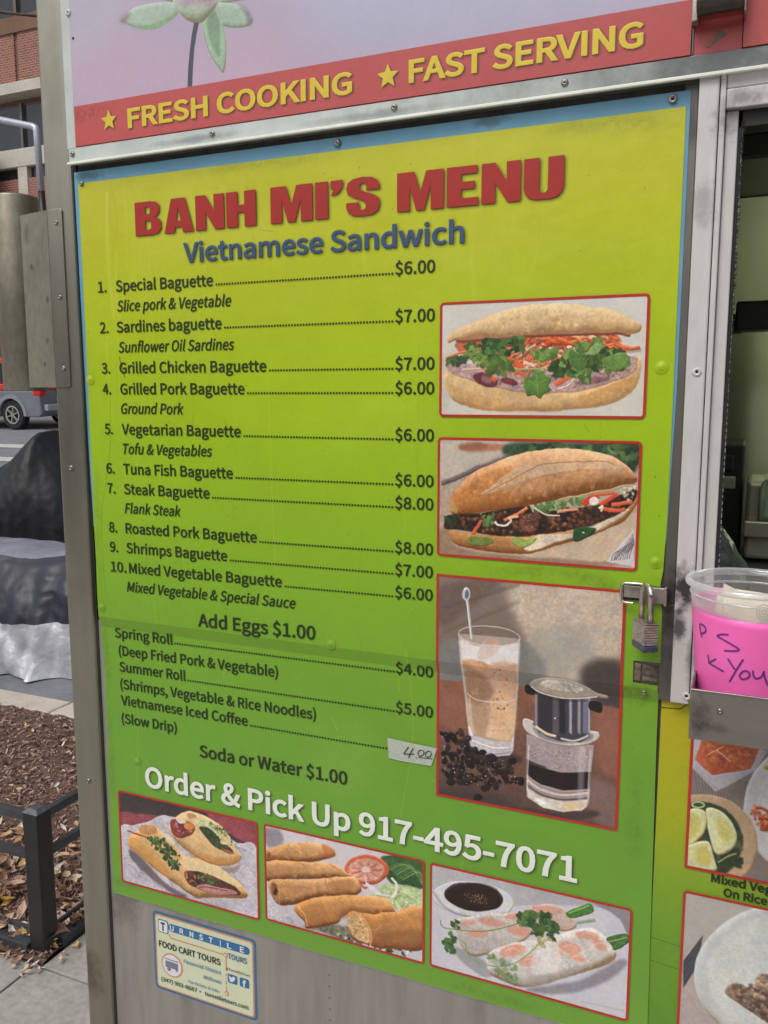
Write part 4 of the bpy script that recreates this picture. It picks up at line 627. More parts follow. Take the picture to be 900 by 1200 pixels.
def island_mat(name, cols, rough=.85, trans=0):
    m = bpy.data.materials.new(name); m.use_nodes = True; n = m.node_tree.nodes; l = m.node_tree.links; g = n.new('ShaderNodeNewGeometry'); r = n.new('ShaderNodeValToRGB')
    r.color_ramp.interpolation = 'CONSTANT'
    while len(r.color_ramp.elements) < len(cols): r.color_ramp.elements.new(.5)
    for i, c in enumerate(cols): e = r.color_ramp.elements[i]; e.position = i/len(cols); e.color = tuple(s2l(c))+(1,)
    l.new(g.outputs['Random Per Island'], r.inputs[0]); l.new(r.outputs[0], n['Principled BSDF'].inputs['Base Color']); n['Principled BSDF'].inputs['Roughness'].default_value = rough
    return m
M_chip = island_mat('bark_chips', [(148, 116, 102), (120, 92, 82), (170, 138, 122), (104, 82, 74), (184, 154, 138), (134, 106, 94), (152, 124, 116), (112, 90, 82), (196, 170, 154), (130, 100, 88), (144, 120, 112)])
M_leaf = island_mat('fallen_leaves', [(220, 182, 96), (198, 160, 128), (214, 184, 136), (182, 146, 120), (206, 178, 152), (168, 132, 108), (216, 196, 172), (150, 116, 96), (190, 158, 138), (214, 206, 196), (192, 162, 132), (136, 106, 90)], .7)
b = B()
for i in range(15000):
    X = X1-abs(RS.rand()**1.5)*3.6-.01; Y = RS.uniform(Y0+.02, Y1-.01)
    L = RS.uniform(.006, .026); W = RS.uniform(.002, .007); H = RS.uniform(.002, .006); a = RS.rand()*6.28; tl = RS.randn()*.35
    d = Vector((math.cos(a)*math.cos(tl), math.sin(a)*math.cos(tl), math.sin(tl)))*L/2; c = Vector((X, Y, hb(X, Y)+RS.uniform(.0, .012)))
    b.bar(c-d, c+d, W, H)
ob('bark_mulch', b, M_chip, kind='stuff', fix=False)
def leaf(b, c, s, a, pitch, roll, curl):
    P = [(-1, 0, .1*curl), (-.5, .38, .5*curl), (.2, .46, .45*curl), (1.05, 0, .9*curl), (.2, -.46, .5*curl), (-.5, -.38, .4*curl), (0, 0, 0), (-1.45, 0, .25*curl)]
    Mx = Matrix.Rotation(a, 3, 'Z') @ Matrix.Rotation(pitch, 3, 'Y') @ Matrix.Rotation(roll, 3, 'X')
    b.add([c+Mx @ (Vector(p)*s) for p in P], [(0, 6, 1), (1, 6, 2), (2, 6, 3), (3, 6, 4), (4, 6, 5), (5, 6, 0), (0, 7, 5)])
b = B()
for i in range(1100):
    X = X1-RS.rand()**1.2*3.6; Y = RS.uniform(Y0+.03, Y1+.0); s = RS.uniform(.006, .017)
    leaf(b, Vector((X, Y, hb(X, Y)+.012+RS.rand()*.008)), s, RS.rand()*6.28, RS.randn()*.3, RS.randn()*.4, RS.uniform(.2, .8))
for i in range(520):
    X = X1-.02-RS.rand()**1.3*.9; Y = Y0+.05+RS.rand()**1.6*.42; s = RS.uniform(.011, .027)
    leaf(b, Vector((X, Y, hb(X, Y)+.014+RS.rand()*.02)), s, RS.rand()*6.28, RS.randn()*.35, RS.randn()*.45, RS.uniform(.3, 1.1))
for i in range(150):
    t = RS.rand()
    if RS.rand() < .6: X = BX+.06-RS.rand()*.8; Y = BY-.06-abs(RS.randn())*.02
    else: X = BX+.06+abs(RS.randn())*.02; Y = BY-.05+RS.rand()*.6
    leaf(b, Vector((X, Y, .006+RS.rand()*.006)), RS.uniform(.005, .014), RS.rand()*6.28, RS.randn()*.3, RS.randn()*.4, .5)
ob('leaf_litter', b, M_leaf, kind='stuff', fix=False)
# low iron tree guard
F = empty('tree_guard_fence', (BX, BY, 0), 'low black iron fence with a square corner post round the leafy tree bed', 'fence')
def post_at(x, y, h=.405):
    p = ob('post', B().box(x-.026, x+.026, y-.026, y+.026, -.02, h), M_iron, F, bevel=.004)
    ob('post_cap', B().add([(x-.028, y-.028, h), (x+.028, y-.028, h), (x+.028, y+.028, h), (x-.028, y+.028, h), (x-.014, y-.014, h+.011), (x+.014, y-.014, h+.011), (x+.014, y+.014, h+.011), (x-.014, y+.014, h+.011)],
       [(0, 3, 2, 1), (4, 5, 6, 7), (0, 1, 5, 4), (1, 2, 6, 5), (2, 3, 7, 6), (3, 0, 4, 7)]), mat('iron_cap_highlight', (112, 116, 120), (72, 75, 78), .35, .3, 60), p, bevel=.002)  # cap coloured paler to paint the highlight on the post top
post_at(BX, BY); post_at(BX, 1.84); post_at(BX-2.6, BY); post_at(BX-5.1, BY); post_at(BX-5.1, 1.84)
for z, w, h in ((.383, .012, .024), (.272, .012, .022)):
    ob('rail', B().box(BX-5.1, BX-.027, BY-.010, BY+.010, z-h/2, z+h/2), M_ironlt, F, bevel=.002)
    ob('rail', B().box(BX-.010, BX+.010, BY+.027, 1.81, z-h/2, z+h/2), M_ironlt, F, bevel=.002)
for s in (0, 1):
    if s == 0: ob('lower_rail', B().box(BX-5.1, BX-.027, BY+.000, BY+.010, .040, .054), M_ironlt, F, bevel=.002); ob('base_plate', B().box(BX-5.1, BX-.027, BY-.036, BY-.002, -.02, .030), M_ironlt, F, bevel=.003)
    else: ob('lower_rail', B().box(BX-.010, BX+.000, BY+.027, 1.81, .040, .054), M_ironlt, F, bevel=.002); ob('base_plate', B().box(BX+.004, BX+.040, BY+.027, 1.81, -.02, .030), M_ironlt, F, bevel=.003)

# ------------------------------------------------------------------ brick building across the road
def brick_mat():
    m = bpy.data.materials.new('red_brickwork'); m.use_nodes = True; n = m.node_tree.nodes; l = m.node_tree.links
    g = n.new('ShaderNodeNewGeometry'); sp = n.new('ShaderNodeSeparateXYZ'); cb = n.new('ShaderNodeCombineXYZ'); l.new(g.outputs['Position'], sp.inputs[0]); l.new(sp.outputs['X'], cb.inputs['X']); l.new(sp.outputs['Z'], cb.inputs['Y'])
    br = n.new('ShaderNodeTexBrick'); l.new(cb.outputs[0], br.inputs['Vector']); br.inputs['Scale'].default_value = 1.0; br.inputs['Brick Width'].default_value = .23; br.inputs['Row Height'].default_value = .09; br.inputs['Mortar Size'].default_value = .011; br.inputs['Bias'].default_value = -.2
    br.inputs['Color1'].default_value = tuple(s2l((150, 92, 78)))+(1,); br.inputs['Color2'].default_value = tuple(s2l((124, 74, 64)))+(1,); br.inputs['Mortar'].default_value = tuple(s2l((172, 150, 138)))+(1,)
    l.new(br.outputs['Color'], n['Principled BSDF'].inputs['Base Color']); n['Principled BSDF'].inputs['Roughness'].default_value = .9
    bp = n.new('ShaderNodeBump'); bp.inputs['Distance'].default_value = .01; bp.invert = True; l.new(br.outputs['Fac'], bp.inputs['Height']); l.new(bp.outputs[0], n['Principled BSDF'].inputs['Normal']); return m
M_brick = brick_mat(); M_bconc = mat('building_concrete', (200, 197, 186), (178, 174, 162), .85, 0, 1.2, .004, 12, fine=.08); M_bbrown = mat('brown_stone_ledge', (126, 96, 76), (108, 82, 64), .8, 0, 1.5, .004, 12)
M_glass = mat('dark_window_glass', (34, 40, 46), (46, 52, 58), .08, 0, 1.0); M_mull = mat('window_mullion', (110, 106, 96), (90, 86, 78), .5, .2, 3); M_orange = mat('ochre_render', (186, 138, 96), (170, 124, 84), .85, 0, 2)
BL = empty('brick_building', (-20, 28, 1.1), 'red brick building with concrete ledges and dark window bands across the road', 'building')
YF = 25.0
def bpart(name, x0, x1, y0, y1, z0, z1, m, bev=0): return ob(name, B().box(x0, x1, y0, y1, z0, z1), m, BL, bevel=bev)
bpart('wall', -42, 6, YF+.30, YF+9, .9, 24, M_brick)
bpart('roof', -42.2, 6.2, YF-.1, YF+9.1, 24, 24.5, M_bconc)
bpart('brown_ledge', -42, 6, YF-.06, YF+.3, 15.05, 15.62, M_bbrown); bpart('brown_ledge', -42, 6, YF-.06, YF+.3, 19.4, 19.9, M_bbrown)
bpart('concrete_ledge', -42, 6, YF-.45, YF+.3, 12.74, 13.13, M_bconc); bpart('concrete_ledge', -42, 6, YF-.45, YF+.3, 17.4, 17.8, M_bconc); bpart('concrete_ledge', -42, 6, YF-.2, YF+.3, 5.2, 5.7, M_bconc)
bpart('concrete_spandrel', -42, 6, YF-.05, YF+.3, 10.2, 10.88, M_bconc, .03)
per = 2.42; xk = [-26.6+per*k for k in range(-6, 13)]
for x in xk:
    bpart('brick_panel', x+.09, x+per-.09, YF, YF+.3, 13.13, 15.05, M_brick); bpart('brick_panel', x+.24, x+per-.24, YF+.02, YF+.3, 8.3, 9.78, M_brick)
    bpart('brick_pier', x-.09, x+.09, YF+.06, YF+.3, 13.13, 15.05, M_bbrown)
    bpart('column', x-.24, x+.24, YF-.03, YF+.3, 1.1, 10.2, M_bconc, .02)
    for z0, z1 in ((10.88, 12.55), (15.62, 17.4)):
        w = bpart('window', x+.06, x+per-.06, YF+.2, YF+.29, z0, z1, M_mull); ob('pane', B().box(x+.12, x+per-.12, YF+.17, YF+.199, z0+.06, z1-.06), M_glass, w)
        bpart('mullion', x-.06, x+.06, YF+.05, YF+.29, z0, z1, M_mull)
    w = bpart('window', x+.24, x+per-.24, YF+.2, YF+.29, 9.78, 10.2, M_mull); ob('pane', B().box(x+.3, x+per-.3, YF+.17, YF+.199, 9.82, 10.16), M_glass, w)
    w = bpart('shop_window', x+.3, x+per-.3, YF+.15, YF+.29, 1.7, 5.0, M_mull); ob('pane', B().box(x+.36, x+per-.36, YF+.12, YF+.149, 1.8, 4.9), M_glass, w)
b = B().box(-31.0, -27.62, YF-1.2, YF-.5, 1.1, 10.9); o = ob('neighbouring_pillar', b, M_orange, BL, bevel=.02)

# unseen terrace added behind the viewer to give the dull steel something dark to mirror
NT = empty('unseen_terrace', (-6, -19, -.17), 'unseen low dark brick shop terrace, added for the cart steel to mirror', 'building')
ob('wall', B().box(-34, 22, -24, -18, -.17, 5.6), mat('dark_brown_brick', (92, 74, 62), (74, 60, 50), .9, 0, 2), NT); ob('roof', B().box(-34.3, 22.3, -24.2, -17.8, 5.6, 6.0), M_bconc, NT)
for k in range(12):
    x = -32+k*4.5; w = ob('shop_window', B().box(x, x+3.4, -18, -17.93, .5, 3.2), M_mull, NT); ob('pane', B().box(x+.1, x+3.3, -17.93, -17.90, .6, 3.1), M_glass, w)
# ------------------------------------------------------------------ the food cart
CART = empty('food_cart', (0, .6, 0), 'stainless steel street food cart with a serving window and a steel corner post', 'food cart')
P = lambda n, b, m, **k: ob(n, b, m, CART, **k)
# shell: side wall behind the signs, ends, back, roof, floor
w = B(); w.box(-.916, -.076, .0, .03, 1.152, 1.83); P('upper_wall', w, M_alug)
P('lower_wall', B().box(-.9250, 2.3, .0046, .035, .30, 1.152), M_wall)
P('header_wall', B().box(-.9215, 2.3, .006, .035, 1.826, 2.42), M_wall)
P('end_wall', B().box(-.972, -.945, .03, 1.25, .3, 2.42), M_wall)
P('end_wall', B().box(2.3, 2.33, -.0, 1.25, .3, 2.42), M_wall)
P('back_wall', B().box(-.945, 2.3, 1.22, 1.25, .3, 2.42), M_wall)
P('roof', B().box(-1.0, 2.36, -.03, 1.28, 2.42, 2.46), M_wall, bevel=.01)
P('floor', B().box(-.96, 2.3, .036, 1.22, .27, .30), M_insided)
P('skirt', B().box(-.9215, 2.3, .012, .03, .24, .30), M_alug)
# corner post: pressed steel angle with a rounded nose
cp = P('corner_post', B().box(-.9785, -.9268, -.004, .05, .26, 2.43), M_post, bevel=.0045)
P('door_gap', B().box(-.9268, -.9245, .0025, .012, .26, 2.40), M_gap)
def pan_screw(name, x, z, y, r=.0045, m=M_screw, parent=CART, hole=False):
    b = B(); prof = [(r, 0), (r*.98, -r*.16), (r*.8, -r*.42), (r*.5, -r*.55)]
    if hole: prof = [(r, 0), (r*.98, -r*.2), (r*.8, -r*.34), (r*.42, -r*.34), (r*.36, -r*.05), (0.0001, -r*.05)]
    else: prof += [(r*.3, -r*.5), (r*.22, -r*.3), (0.0001, -r*.3)]
    b.lathe((x, y, z), prof, 16, 'y'); o = ob(name, b, m, parent, smooth=True)
    q = B(); q.lathe((x, y-r*.06 if hole else y-r*.31, z), [(r*(.34 if hole else .2), 0), (0.0001, -.0001)], 8, 'y'); ob('recess', q, M_dark, o)
    return o
for x, z in ((-.955, 1.388), (-.952, .885)): pan_screw('screw', x, z, -.004, .0046, parent=cp)
# folded bracket and round steel guard at the cart's corner
br = P('corner_bracket', B().prism([(-.974, 1.768), (-.9485, 1.768), (-.9462, 1.764), (-.9462, 1.514), (-.949, 1.510), (-.974, 1.510)], -.0065, -.0042), M_post, bevel=.0008)
b = B(); zt, zb = 1.768, 1.510
prof = [(-.974, -.0065), (-.979, -.0045), (-1.022, .004), (-1.044, .010), (-1.050, .03)]
for z in (zt, zb): b.v += [(x, y, z) for x, y in prof]+[(x, y+.0025, z) for x, y in prof[::-1]]
n = 10; b.f += [tuple(range(n)), tuple(range(n, 2*n))]+[(i, (i+1) % n, n+(i+1) % n, n+i) for i in range(n)]
P('folded_plate', b, M_sheetst)
for z in (1.748, 1.642, 1.538): pan_screw('screw', -.957, z, -.0065, .0036, parent=br)
g = B(); g.lathe((-1.098, .055, 0), [(.034, 1.505), (.0345, 1.507), (.0345, 1.806), (.0335, 1.809), (.031, 1.8088), (.031, 1.70)], 40); P('round_guard', g, M_sheetst, smooth=True)
g = B(); g.tube([(-1.9, .26, 2.155), (-1.36, .26, 2.017), (-1.258, .26, 1.990), (-1.252, .26, 1.987), (-1.2495, .26, 1.980), (-1.246, .26, 1.872)], .0062, 10); rod = P('bent_rod', g, mat('pale_blue_white_tube', (196, 200, 214), (180, 184, 200), .3, .3), smooth=True)
g = B(); g.tube([(-1.246, .26, 1.874), (-1.243, .26, 1.80), (-1.23, .26, 1.5), (-.98, .26, 1.42)], .0062, 10); ob('black_grip', g, M_black, rod, smooth=True)
# right hand columns round the serving window
P('grey_stile', B().box(-.0885, -.0752, -.0015, .02, 1.150, 1.822), M_alug, bevel=.0012)
P('latch_stile', B().box(-.0885, -.0735, -.003, -.0005, 1.148, 1.262), M_alug, bevel=.0008)
c1 = P('white_column', B().box(-.0745, -.0545, -.012, .02, 1.150, 1.826), M_aluw, bevel=.0016)
c2 = P('narrow_white_strip', B().box(-.0537, -.0478, -.010, .02, 1.155, 1.826), M_aluw, bevel=.0012)
P('jamb', B().box(-.0474, -.0350, -.003, .03, 1.155, 1.790), M_aluw, bevel=.0012)
P('rubber_seal', B().box(-.0350, -.0312, .0, .02, 1.15, 1.79), M_rubber)
sb = B()
for i in range(260):
    z = RS.uniform(1.2, 1.785) if RS.rand() < .35 else 1.45+RS.rand()**.6*.33; L = RS.uniform(.0008, .0028); sb.bar((-.0318, -.0004, z), (-.0312+L, -.0004+RS.randn()*.0008, z+RS.randn()*.001), .0005, .0007)
P('frayed_edge', sb, M_rubber, kind='stuff', fix=False)
for z in [1.17+i*.0072 for i in range(64)]: pass
sb = B()
for i in range(80):
    z = 1.17+i*.0072; sb.box(-.0312, -.0305, .001, .002, z, z+RS.uniform(.002, .0055))
P('seal_stitching', sb, M_aluw, kind='stuff')
P('header_strip', B().box(-.0474, 2.3, -.009, .02, 1.8105, 1.826), M_aluw, bevel=.0012); P('header_strip', B().box(-.0474, 2.3, -.010, .02, 1.7905, 1.8100), M_aluw, bevel=.0012)
P('head_seal', B().box(-.0474, 2.3, .0, .03, 1.774, 1.790), M_dark)
for x, z, y in ((-.063, 1.523, -.012), (-.057, 1.160, -.012)): pan_screw('rivet', x, z, y, .0048, M_aluw, c1, hole=True)
P('opening_sill', B().box(-.0474, 2.3, .0, .06, 1.135, 1.155), M_aluw, bevel=.002)
# inside the cart, seen through the serving window
P('kitchen_back_panel', B().box(-.9, 2.2, .78, .80, 1.0, 1.86), M_inside)
gl = B(); nn = 40
for j in range(nn+1):
    for i in range(nn+1):
        X = -.28+.56*i/nn; Z = 1.02+.60*j/nn; gl.v.append((X, .775-.028*math.exp(-((X+.01)/.05)**2)*(1-((Z-1.32)/.4)**2)+.012*NZ.noise(Vector((X*6, 0, Z*3))), Z))
for j in range(nn):
    for i in range(nn): gl.f.append((j*(nn+1)+i, j*(nn+1)+i+1, (j+1)*(nn+1)+i+1, (j+1)*(nn+1)+i))
P('creased_splash_back', gl, M_inside, smooth=True)
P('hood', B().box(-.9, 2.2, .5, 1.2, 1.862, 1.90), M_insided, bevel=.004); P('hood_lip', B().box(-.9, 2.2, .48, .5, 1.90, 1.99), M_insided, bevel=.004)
P('hood_rail', B().box(-.9, 2.2, .44, .46, 1.925, 1.94), M_inside)
P('shelf_bar', B().box(-.04, 2.2, .44, .50, 1.596, 1.640), M_black, bevel=.004); P('shelf_bar_foot', B().box(-.062, -.03, .45, .50, 1.594, 1.622), M_black, bevel=.003)
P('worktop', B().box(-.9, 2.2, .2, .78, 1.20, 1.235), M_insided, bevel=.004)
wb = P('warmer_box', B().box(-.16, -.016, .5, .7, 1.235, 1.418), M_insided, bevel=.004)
ob('switch', B().box(-.046, -.032, .49, .5, 1.375, 1.400), M_black, wb, bevel=.002); ob('dial_plate', B().box(-.048, -.028, .496, .5, 1.345, 1.366), M_inside, wb, bevel=.002); ob('knob', B().lathe((-.075, .48, 1.418), [(.0, .03), (.022, .03), (.026, .01), (.026, .0)], 16, 'z'), M_black, wb)
P('pan_rail', B().box(-.012, .7, .44, .46, 1.276, 1.302), M_inside, bevel=.003)
pn = P('steel_pan', B().box(-.010, .3, .46, .60, 1.238, 1.362), M_inside, bevel=.006)
t_ = B(); t_.tube([(.012, .445, 1.304), (.012, .445, 1.352), (.015, .445, 1.362), (.024, .445, 1.367), (.06, .445, 1.369)], .0035, 8); P('pale_plastic_rim', t_, mat('pale_green_plastic', (176, 190, 160), (160, 176, 146), .35), smooth=True); P('plastic_box', B().box(.0135, .2, .45, .60, 1.304, 1.3635), mat('pale_green_plastic', (1, 1, 1)), bevel=.006)
bg = B(); n1, n2 = 26, 20
for j in range(n2+1):
    for i in range(n1+1):
        a = math.pi*i/n1; hgt = j/n2; r = .055*(1-hgt**2.2*.9)+.006*NZ.noise(Vector((a*3, hgt*6, 1)))+.003*NZ.noise(Vector((a*9, hgt*20, 1)))
        bg.v.append((-.06+r*math.cos(a)*1.15, .16-r*math.sin(a), 1.236+hgt*.115))
for j in range(n2):
    for i in range(n1): bg.f.append((j*(n1+1)+i, j*(n1+1)+i+1, (j+1)*(n1+1)+i+1, (j+1)*(n1+1)+i))
pb = ob('plastic_bag', bg, mat('smoky_plastic_film', (92, 98, 92), (66, 70, 66), .22, 0, 30, .001, 60), smooth=True, loc=(-.06, .16, 1.236)); tag(pb, 'crumpled smoky plastic bag on the worktop inside the window', 'plastic bag')
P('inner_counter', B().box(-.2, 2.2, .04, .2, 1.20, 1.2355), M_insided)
lt = P('hood_tube_lamp', B().lathe((.16, .60, 1.835), [(.011, 0), (.011, .9)], 16, 'x', True), M_lamp, smooth=False); ob('lamp_housing', B().box(.14, 1.08, .58, .62, 1.848, 1.860), M_inside, lt)
# wheels of the cart
for x in (.2, 1.9):
    for y in (.2, 1.1):
        wd = B(); wd.lathe((x, y-.06, .26), [(.12, 0), (.24, 0), (.26, .02), (.26, .1), (.24, .12), (.12, .12)], 28, 'y', True); P('wheel', wd, M_rubber)

# ------------------------------------------------------------------ rail below the banner, banner sign
BR = (-.906, 1.8468, -.0845, 2.24)
def painted(name, rect, mm, seed, pics=None, extra=None):
    pass
SGN = empty('banner_sign', (-.5, 0, 1.83), 'pink banner sign with a lotus flower and a red strip reading FRESH COOKING, FAST SERVING', 'sign')
ob('left_rail', B().box(-.9225, -.9065, -.014, .004, 1.8445, 2.25), M_rail, SGN, bevel=.0012)
def railx(x0, x1, z0, z1, y0, m, nm='bottom_rail'): return ob(nm, B().box(x0, x1, y0, .004, z0, z1), m, SGN, bevel=.001)
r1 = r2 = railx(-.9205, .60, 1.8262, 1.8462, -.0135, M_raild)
ob('bottom_lip', B().box(-.9205, .60, -.0185, -.0135, 1.8225, 1.8262), M_whiteedge, SGN, bevel=.0008)
for x in (-.9135, -.676, -.417, -.214): pan_screw('screw', x, 1.8375, -.0135, .0042, parent=r1 if x < -.46 else r2)
pan_screw('screw', -.909+.0015, 2.024, -.014, .005, M_rail, SGN)
P('dark_gap_strip', B().box(-.9165, -.089, -.001, .004, 1.815, 1.8232), M_gap)  # dark strip filling the gap below the sign rail
lw, lh, lops = PICS['lotus_banner']
lp = Paint(lw, lh, 5).run(lops)
# letters printed on the red strip; their soft drop shadows are part of the print
GE = []   # (name, X, Z, faces, material)
def banner_text(t, x0, x1, z): GE.append(('lettering',)+text_geo(t, x0, x1, z, z, .0246, .0125)+(M_yel,))
banner_text('FRESH COOKING', -.8125, -.4716, 1.8605); banner_text('FAST SERVING', -.3981, -.1320, 1.8622)
def star(cx, cz, r):
    a = [math.pi/2+k*math.pi/5 for k in range(10)]; X = np.array([cx+(r if k % 2 == 0 else r*.45)*math.cos(t) for k, t in enumerate(a)]+[cx]); Z = np.array([cz+(r if k % 2 == 0 else r*.45)*math.sin(t) for k, t in enumerate(a)]+[cz])
    return X, Z, [(k, (k+1) % 10, 10) for k in range(10)]
GE.append(('star',)+star(-.8448, 1.8745, .0142)+(M_yel,)); GE.append(('star',)+star(-.4248, 1.8733, .0145)+(M_yel,))
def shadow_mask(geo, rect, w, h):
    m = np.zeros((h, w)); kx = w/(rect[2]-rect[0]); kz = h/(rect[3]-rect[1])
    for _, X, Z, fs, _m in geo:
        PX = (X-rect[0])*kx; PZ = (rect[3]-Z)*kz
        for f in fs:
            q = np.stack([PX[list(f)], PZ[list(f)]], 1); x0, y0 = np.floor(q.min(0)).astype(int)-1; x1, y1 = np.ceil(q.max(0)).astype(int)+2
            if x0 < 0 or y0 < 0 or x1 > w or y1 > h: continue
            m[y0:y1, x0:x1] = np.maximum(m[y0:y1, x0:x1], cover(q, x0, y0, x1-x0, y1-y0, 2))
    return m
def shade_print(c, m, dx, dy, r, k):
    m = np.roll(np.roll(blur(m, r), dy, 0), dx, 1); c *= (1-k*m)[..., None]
red0 = int((BR[3]-1.900)/(BR[3]-BR[1])*lh)
RC_ = np.array([194, 84, 82.])*(1+.03*lp.n[red0:, :, None]); gx = np.linspace(0, 1, lw)[None, :, None]
lp.c[red0:] = RC_*(1-.05*gx)
# worn, scuffed left end of the strip
lp.poly(np.array([(0, red0+2), (70, red0+6), (120, red0+20), (60, red0+34), (0, red0+40)], float), [176, 74, 70], 8, .2, 0, 0, 0, .5)
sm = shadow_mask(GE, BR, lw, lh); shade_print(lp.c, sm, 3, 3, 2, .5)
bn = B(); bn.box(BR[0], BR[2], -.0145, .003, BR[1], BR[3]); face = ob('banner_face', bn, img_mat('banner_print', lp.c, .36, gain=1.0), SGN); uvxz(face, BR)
for nm, X, Z, fs, m in GE: put_text(nm, X, Z, fs, m, SGN, lambda z: -.0145, -.0005)
ob('top_rail', B().box(-.9205, .6, -.0135, .004, 2.24, 2.26), M_rail, SGN, bevel=.001)
pan_screw('screw', -.9015, 1.990, -.0146, .0018, M_dark, SGN)
# the sign goes on past two seams to the right, under an awning hinge
ob('red_panel', B().box(-.0835, -.0355, -.0120, .003, 1.8465, 1.93), M_red, SGN); ob('red_panel', B().box(-.0345, .60, -.0150, .003, 1.8465, 2.24), M_red, SGN)
ob('seam', B().box(-.0835, -.082, -.0138, -.0118, 1.8468, 1.93), M_railg, SGN)
sc_ = B(); sc_.prism([(-.0700, 1.8525), (-.0655, 1.8525), (-.0600, 1.8575), (-.0515, 1.8612), (-.0500, 1.8636), (-.0545, 1.8640), (-.0560, 1.8690), (-.0572, 1.8692), (-.0595, 1.8640)], -.0126, -.0118); ob('torn_patch', sc_, mat('torn_grey_patch', (140, 132, 116), (110, 100, 88), .8, 0, 60), SGN)
HG = empty('awning_hinge', (-.058, -.02, 1.9), 'dark steel awning hinge barrel over the red strip at the top of the picture', 'hinge')
hb_ = B(); hb_.lathe((-.0785, -.034, 1.888), [(.0001, 0), (.011, 0), (.0125, .0015), (.0125, .042), (.011, .0435), (.0001, .0435)], 24, 'x'); ob('barrel', hb_, mat('dark_oiled_steel', (96, 90, 84), (66, 62, 58), .35, .7, 30, .0003, 150), HG, smooth=False, bevel=.0006)
ob('hinge_leaf', B().box(-.0835, -.0775, -.030, -.0125, 1.873, 1.93), M_hasp, HG, bevel=.001); ob('hinge_leaf', B().box(-.0345, -.0325, -.034, -.0152, 1.874, 1.93), M_hasp, HG, bevel=.0006); ob('hinge_plate', B().box(-.0775, -.0345, -.016, -.0122, 1.884, 1.93), M_hasp, HG, bevel=.001)

# ------------------------------------------------------------------ the menu sign
MN = empty('menu_sign', (-.5, 0, .70), 'large yellow and green vinyl menu sign headed BANH MI\'S MENU on the cart\'s side', 'menu sign')
def ys(z): return -.0030 if z > 1.160 else (.0018 if z < 1.143 else -.0030+.0048*(1.160-z)/.017)
MR = (-.9262, .698, -.0822, 1.8161)
ob('blue_backing', B().prism([(-.9232, 1.8161), (-.0832, 1.8161), (-.0836, 1.5), (-.0872, 1.34), (-.0890, 1.32), (-.9180, 1.30), (-.9205, 1.42)], -.0022, .0), M_blue, MN)
MM_ = .6; mw, mh = round((MR[2]-MR[0])*1000/MM_), round((MR[3]-MR[1])*1000/MM_)
pm = Paint(mw, mh, 21)
GR = [(1.8161, (192, 192, 40)), (1.72, (190, 194, 30)), (1.60, (176, 196, 28)), (1.45, (158, 192, 28)), (1.30, (140, 182, 34)), (1.15, (118, 166, 44)), (1.00, (112, 162, 52)), (.85, (110, 160, 54)), (.698, (110, 158, 56))]
zz = MR[3]-(np.arange(mh)+.5)/mh*(MR[3]-MR[1])
for k in range(3): pm.c[..., k] = np.interp(-zz, [-g[0] for g in GR], [g[1][k] for g in GR])[:, None]
big = vnoise(mh, mw, 260, pm.rs)+.6*vnoise(mh, mw, 90, pm.rs); pm.c *= (1+.035*big+.02*pm.n)[..., None]
# long faint scratches and runs in the vinyl, then painted wrinkle highlights
for i in range(26):
    x = pm.rs.rand()*mw*(.3 if i < 14 else 1); y = pm.rs.rand()*mh*.8; L = pm.rs.uniform(60, 420)
    pm.line(np.array([(x, y), (x+pm.rs.randn()*8, y+L*.5), (x+pm.rs.randn()*18, y+L)]), pm.rs.uniform(1, 2.2), [120, 134, 40] if i % 2 else [222, 226, 120], 1, .22)
for (x, y, L, wd, a_) in ((.075, .03, .16, 9, .30), (.088, .10, .10, 5, .25), (.062, .2, .12, 6, .18), (.55, .05, .1, 7, .12), (.72, .0, .2, 10, .1)): pm.line(np.array([(mw*x, mh*y), (mw*(x-.004), mh*(y+L/2)), (mw*(x+.003), mh*(y+L))]), wd, [226, 226, 130], 6, a_)  # broad pale streaks paint the light caught on upright wrinkles
for i in range(140):
    x = pm.rs.rand()*mw; y = pm.rs.rand()*mh; pm.poly(np.array([(x+2*math.cos(t)*pm.rs.rand(), y+2*math.sin(t)) for t in range(6)]), [70, 84, 30], 1, 0, 0, 0, 0, .5)
pm.line(np.array([(mw*.062, mh*.28), (mw*.055, mh*.36), (mw*.03, mh*.45), (mw*.03, mh*.56)]), 2, [104, 132, 40], 1, .5)
pm.line(np.array([(mw*.085, mh*.235), (mw*.095, mh*.262)]), 3, [60, 66, 40], 1, .6)
def smudge_haze(x, z, rx, rz, col, a, soft=14):
    cx, cy = (x-MR[0])/(MR[2]-MR[0])*mw, (MR[3]-z)/(MR[3]-MR[1])*mh; t = np.arange(14)*6.283/14; k = .6+.8*pm.rs.rand(14)
    pm.poly(cat_rom(np.stack([cx+rx*1000/MM_*k*np.cos(t), cy+rz*1000/MM_*k*np.sin(t)], 1), 4), col, soft, .5 if soft < 20 else .02, 0, 0, 0, a)
for x, z, rx, rz, a_ in ((-.20, 1.286, .05, .008, .20), (-.14, 1.276, .03, .006, .24), (-.26, 1.284, .04, .005, .14), (-.11, 1.15, .02, .012, .25), (-.16, 1.79, .06, .010, .14), (-.6, 1.795, .12, .006, .16), (-.908, 1.10, .005, .05, .2), (-.908, .95, .005, .09, .16), (-.89, .72, .03, .008, .16), (-.3, .71, .06, .005, .12), (-.908, 1.3, .005, .12, .12), (-.11, 1.0, .010, .06, .07)): smudge_haze(x, z, rx, rz, [74, 84, 46], a_)
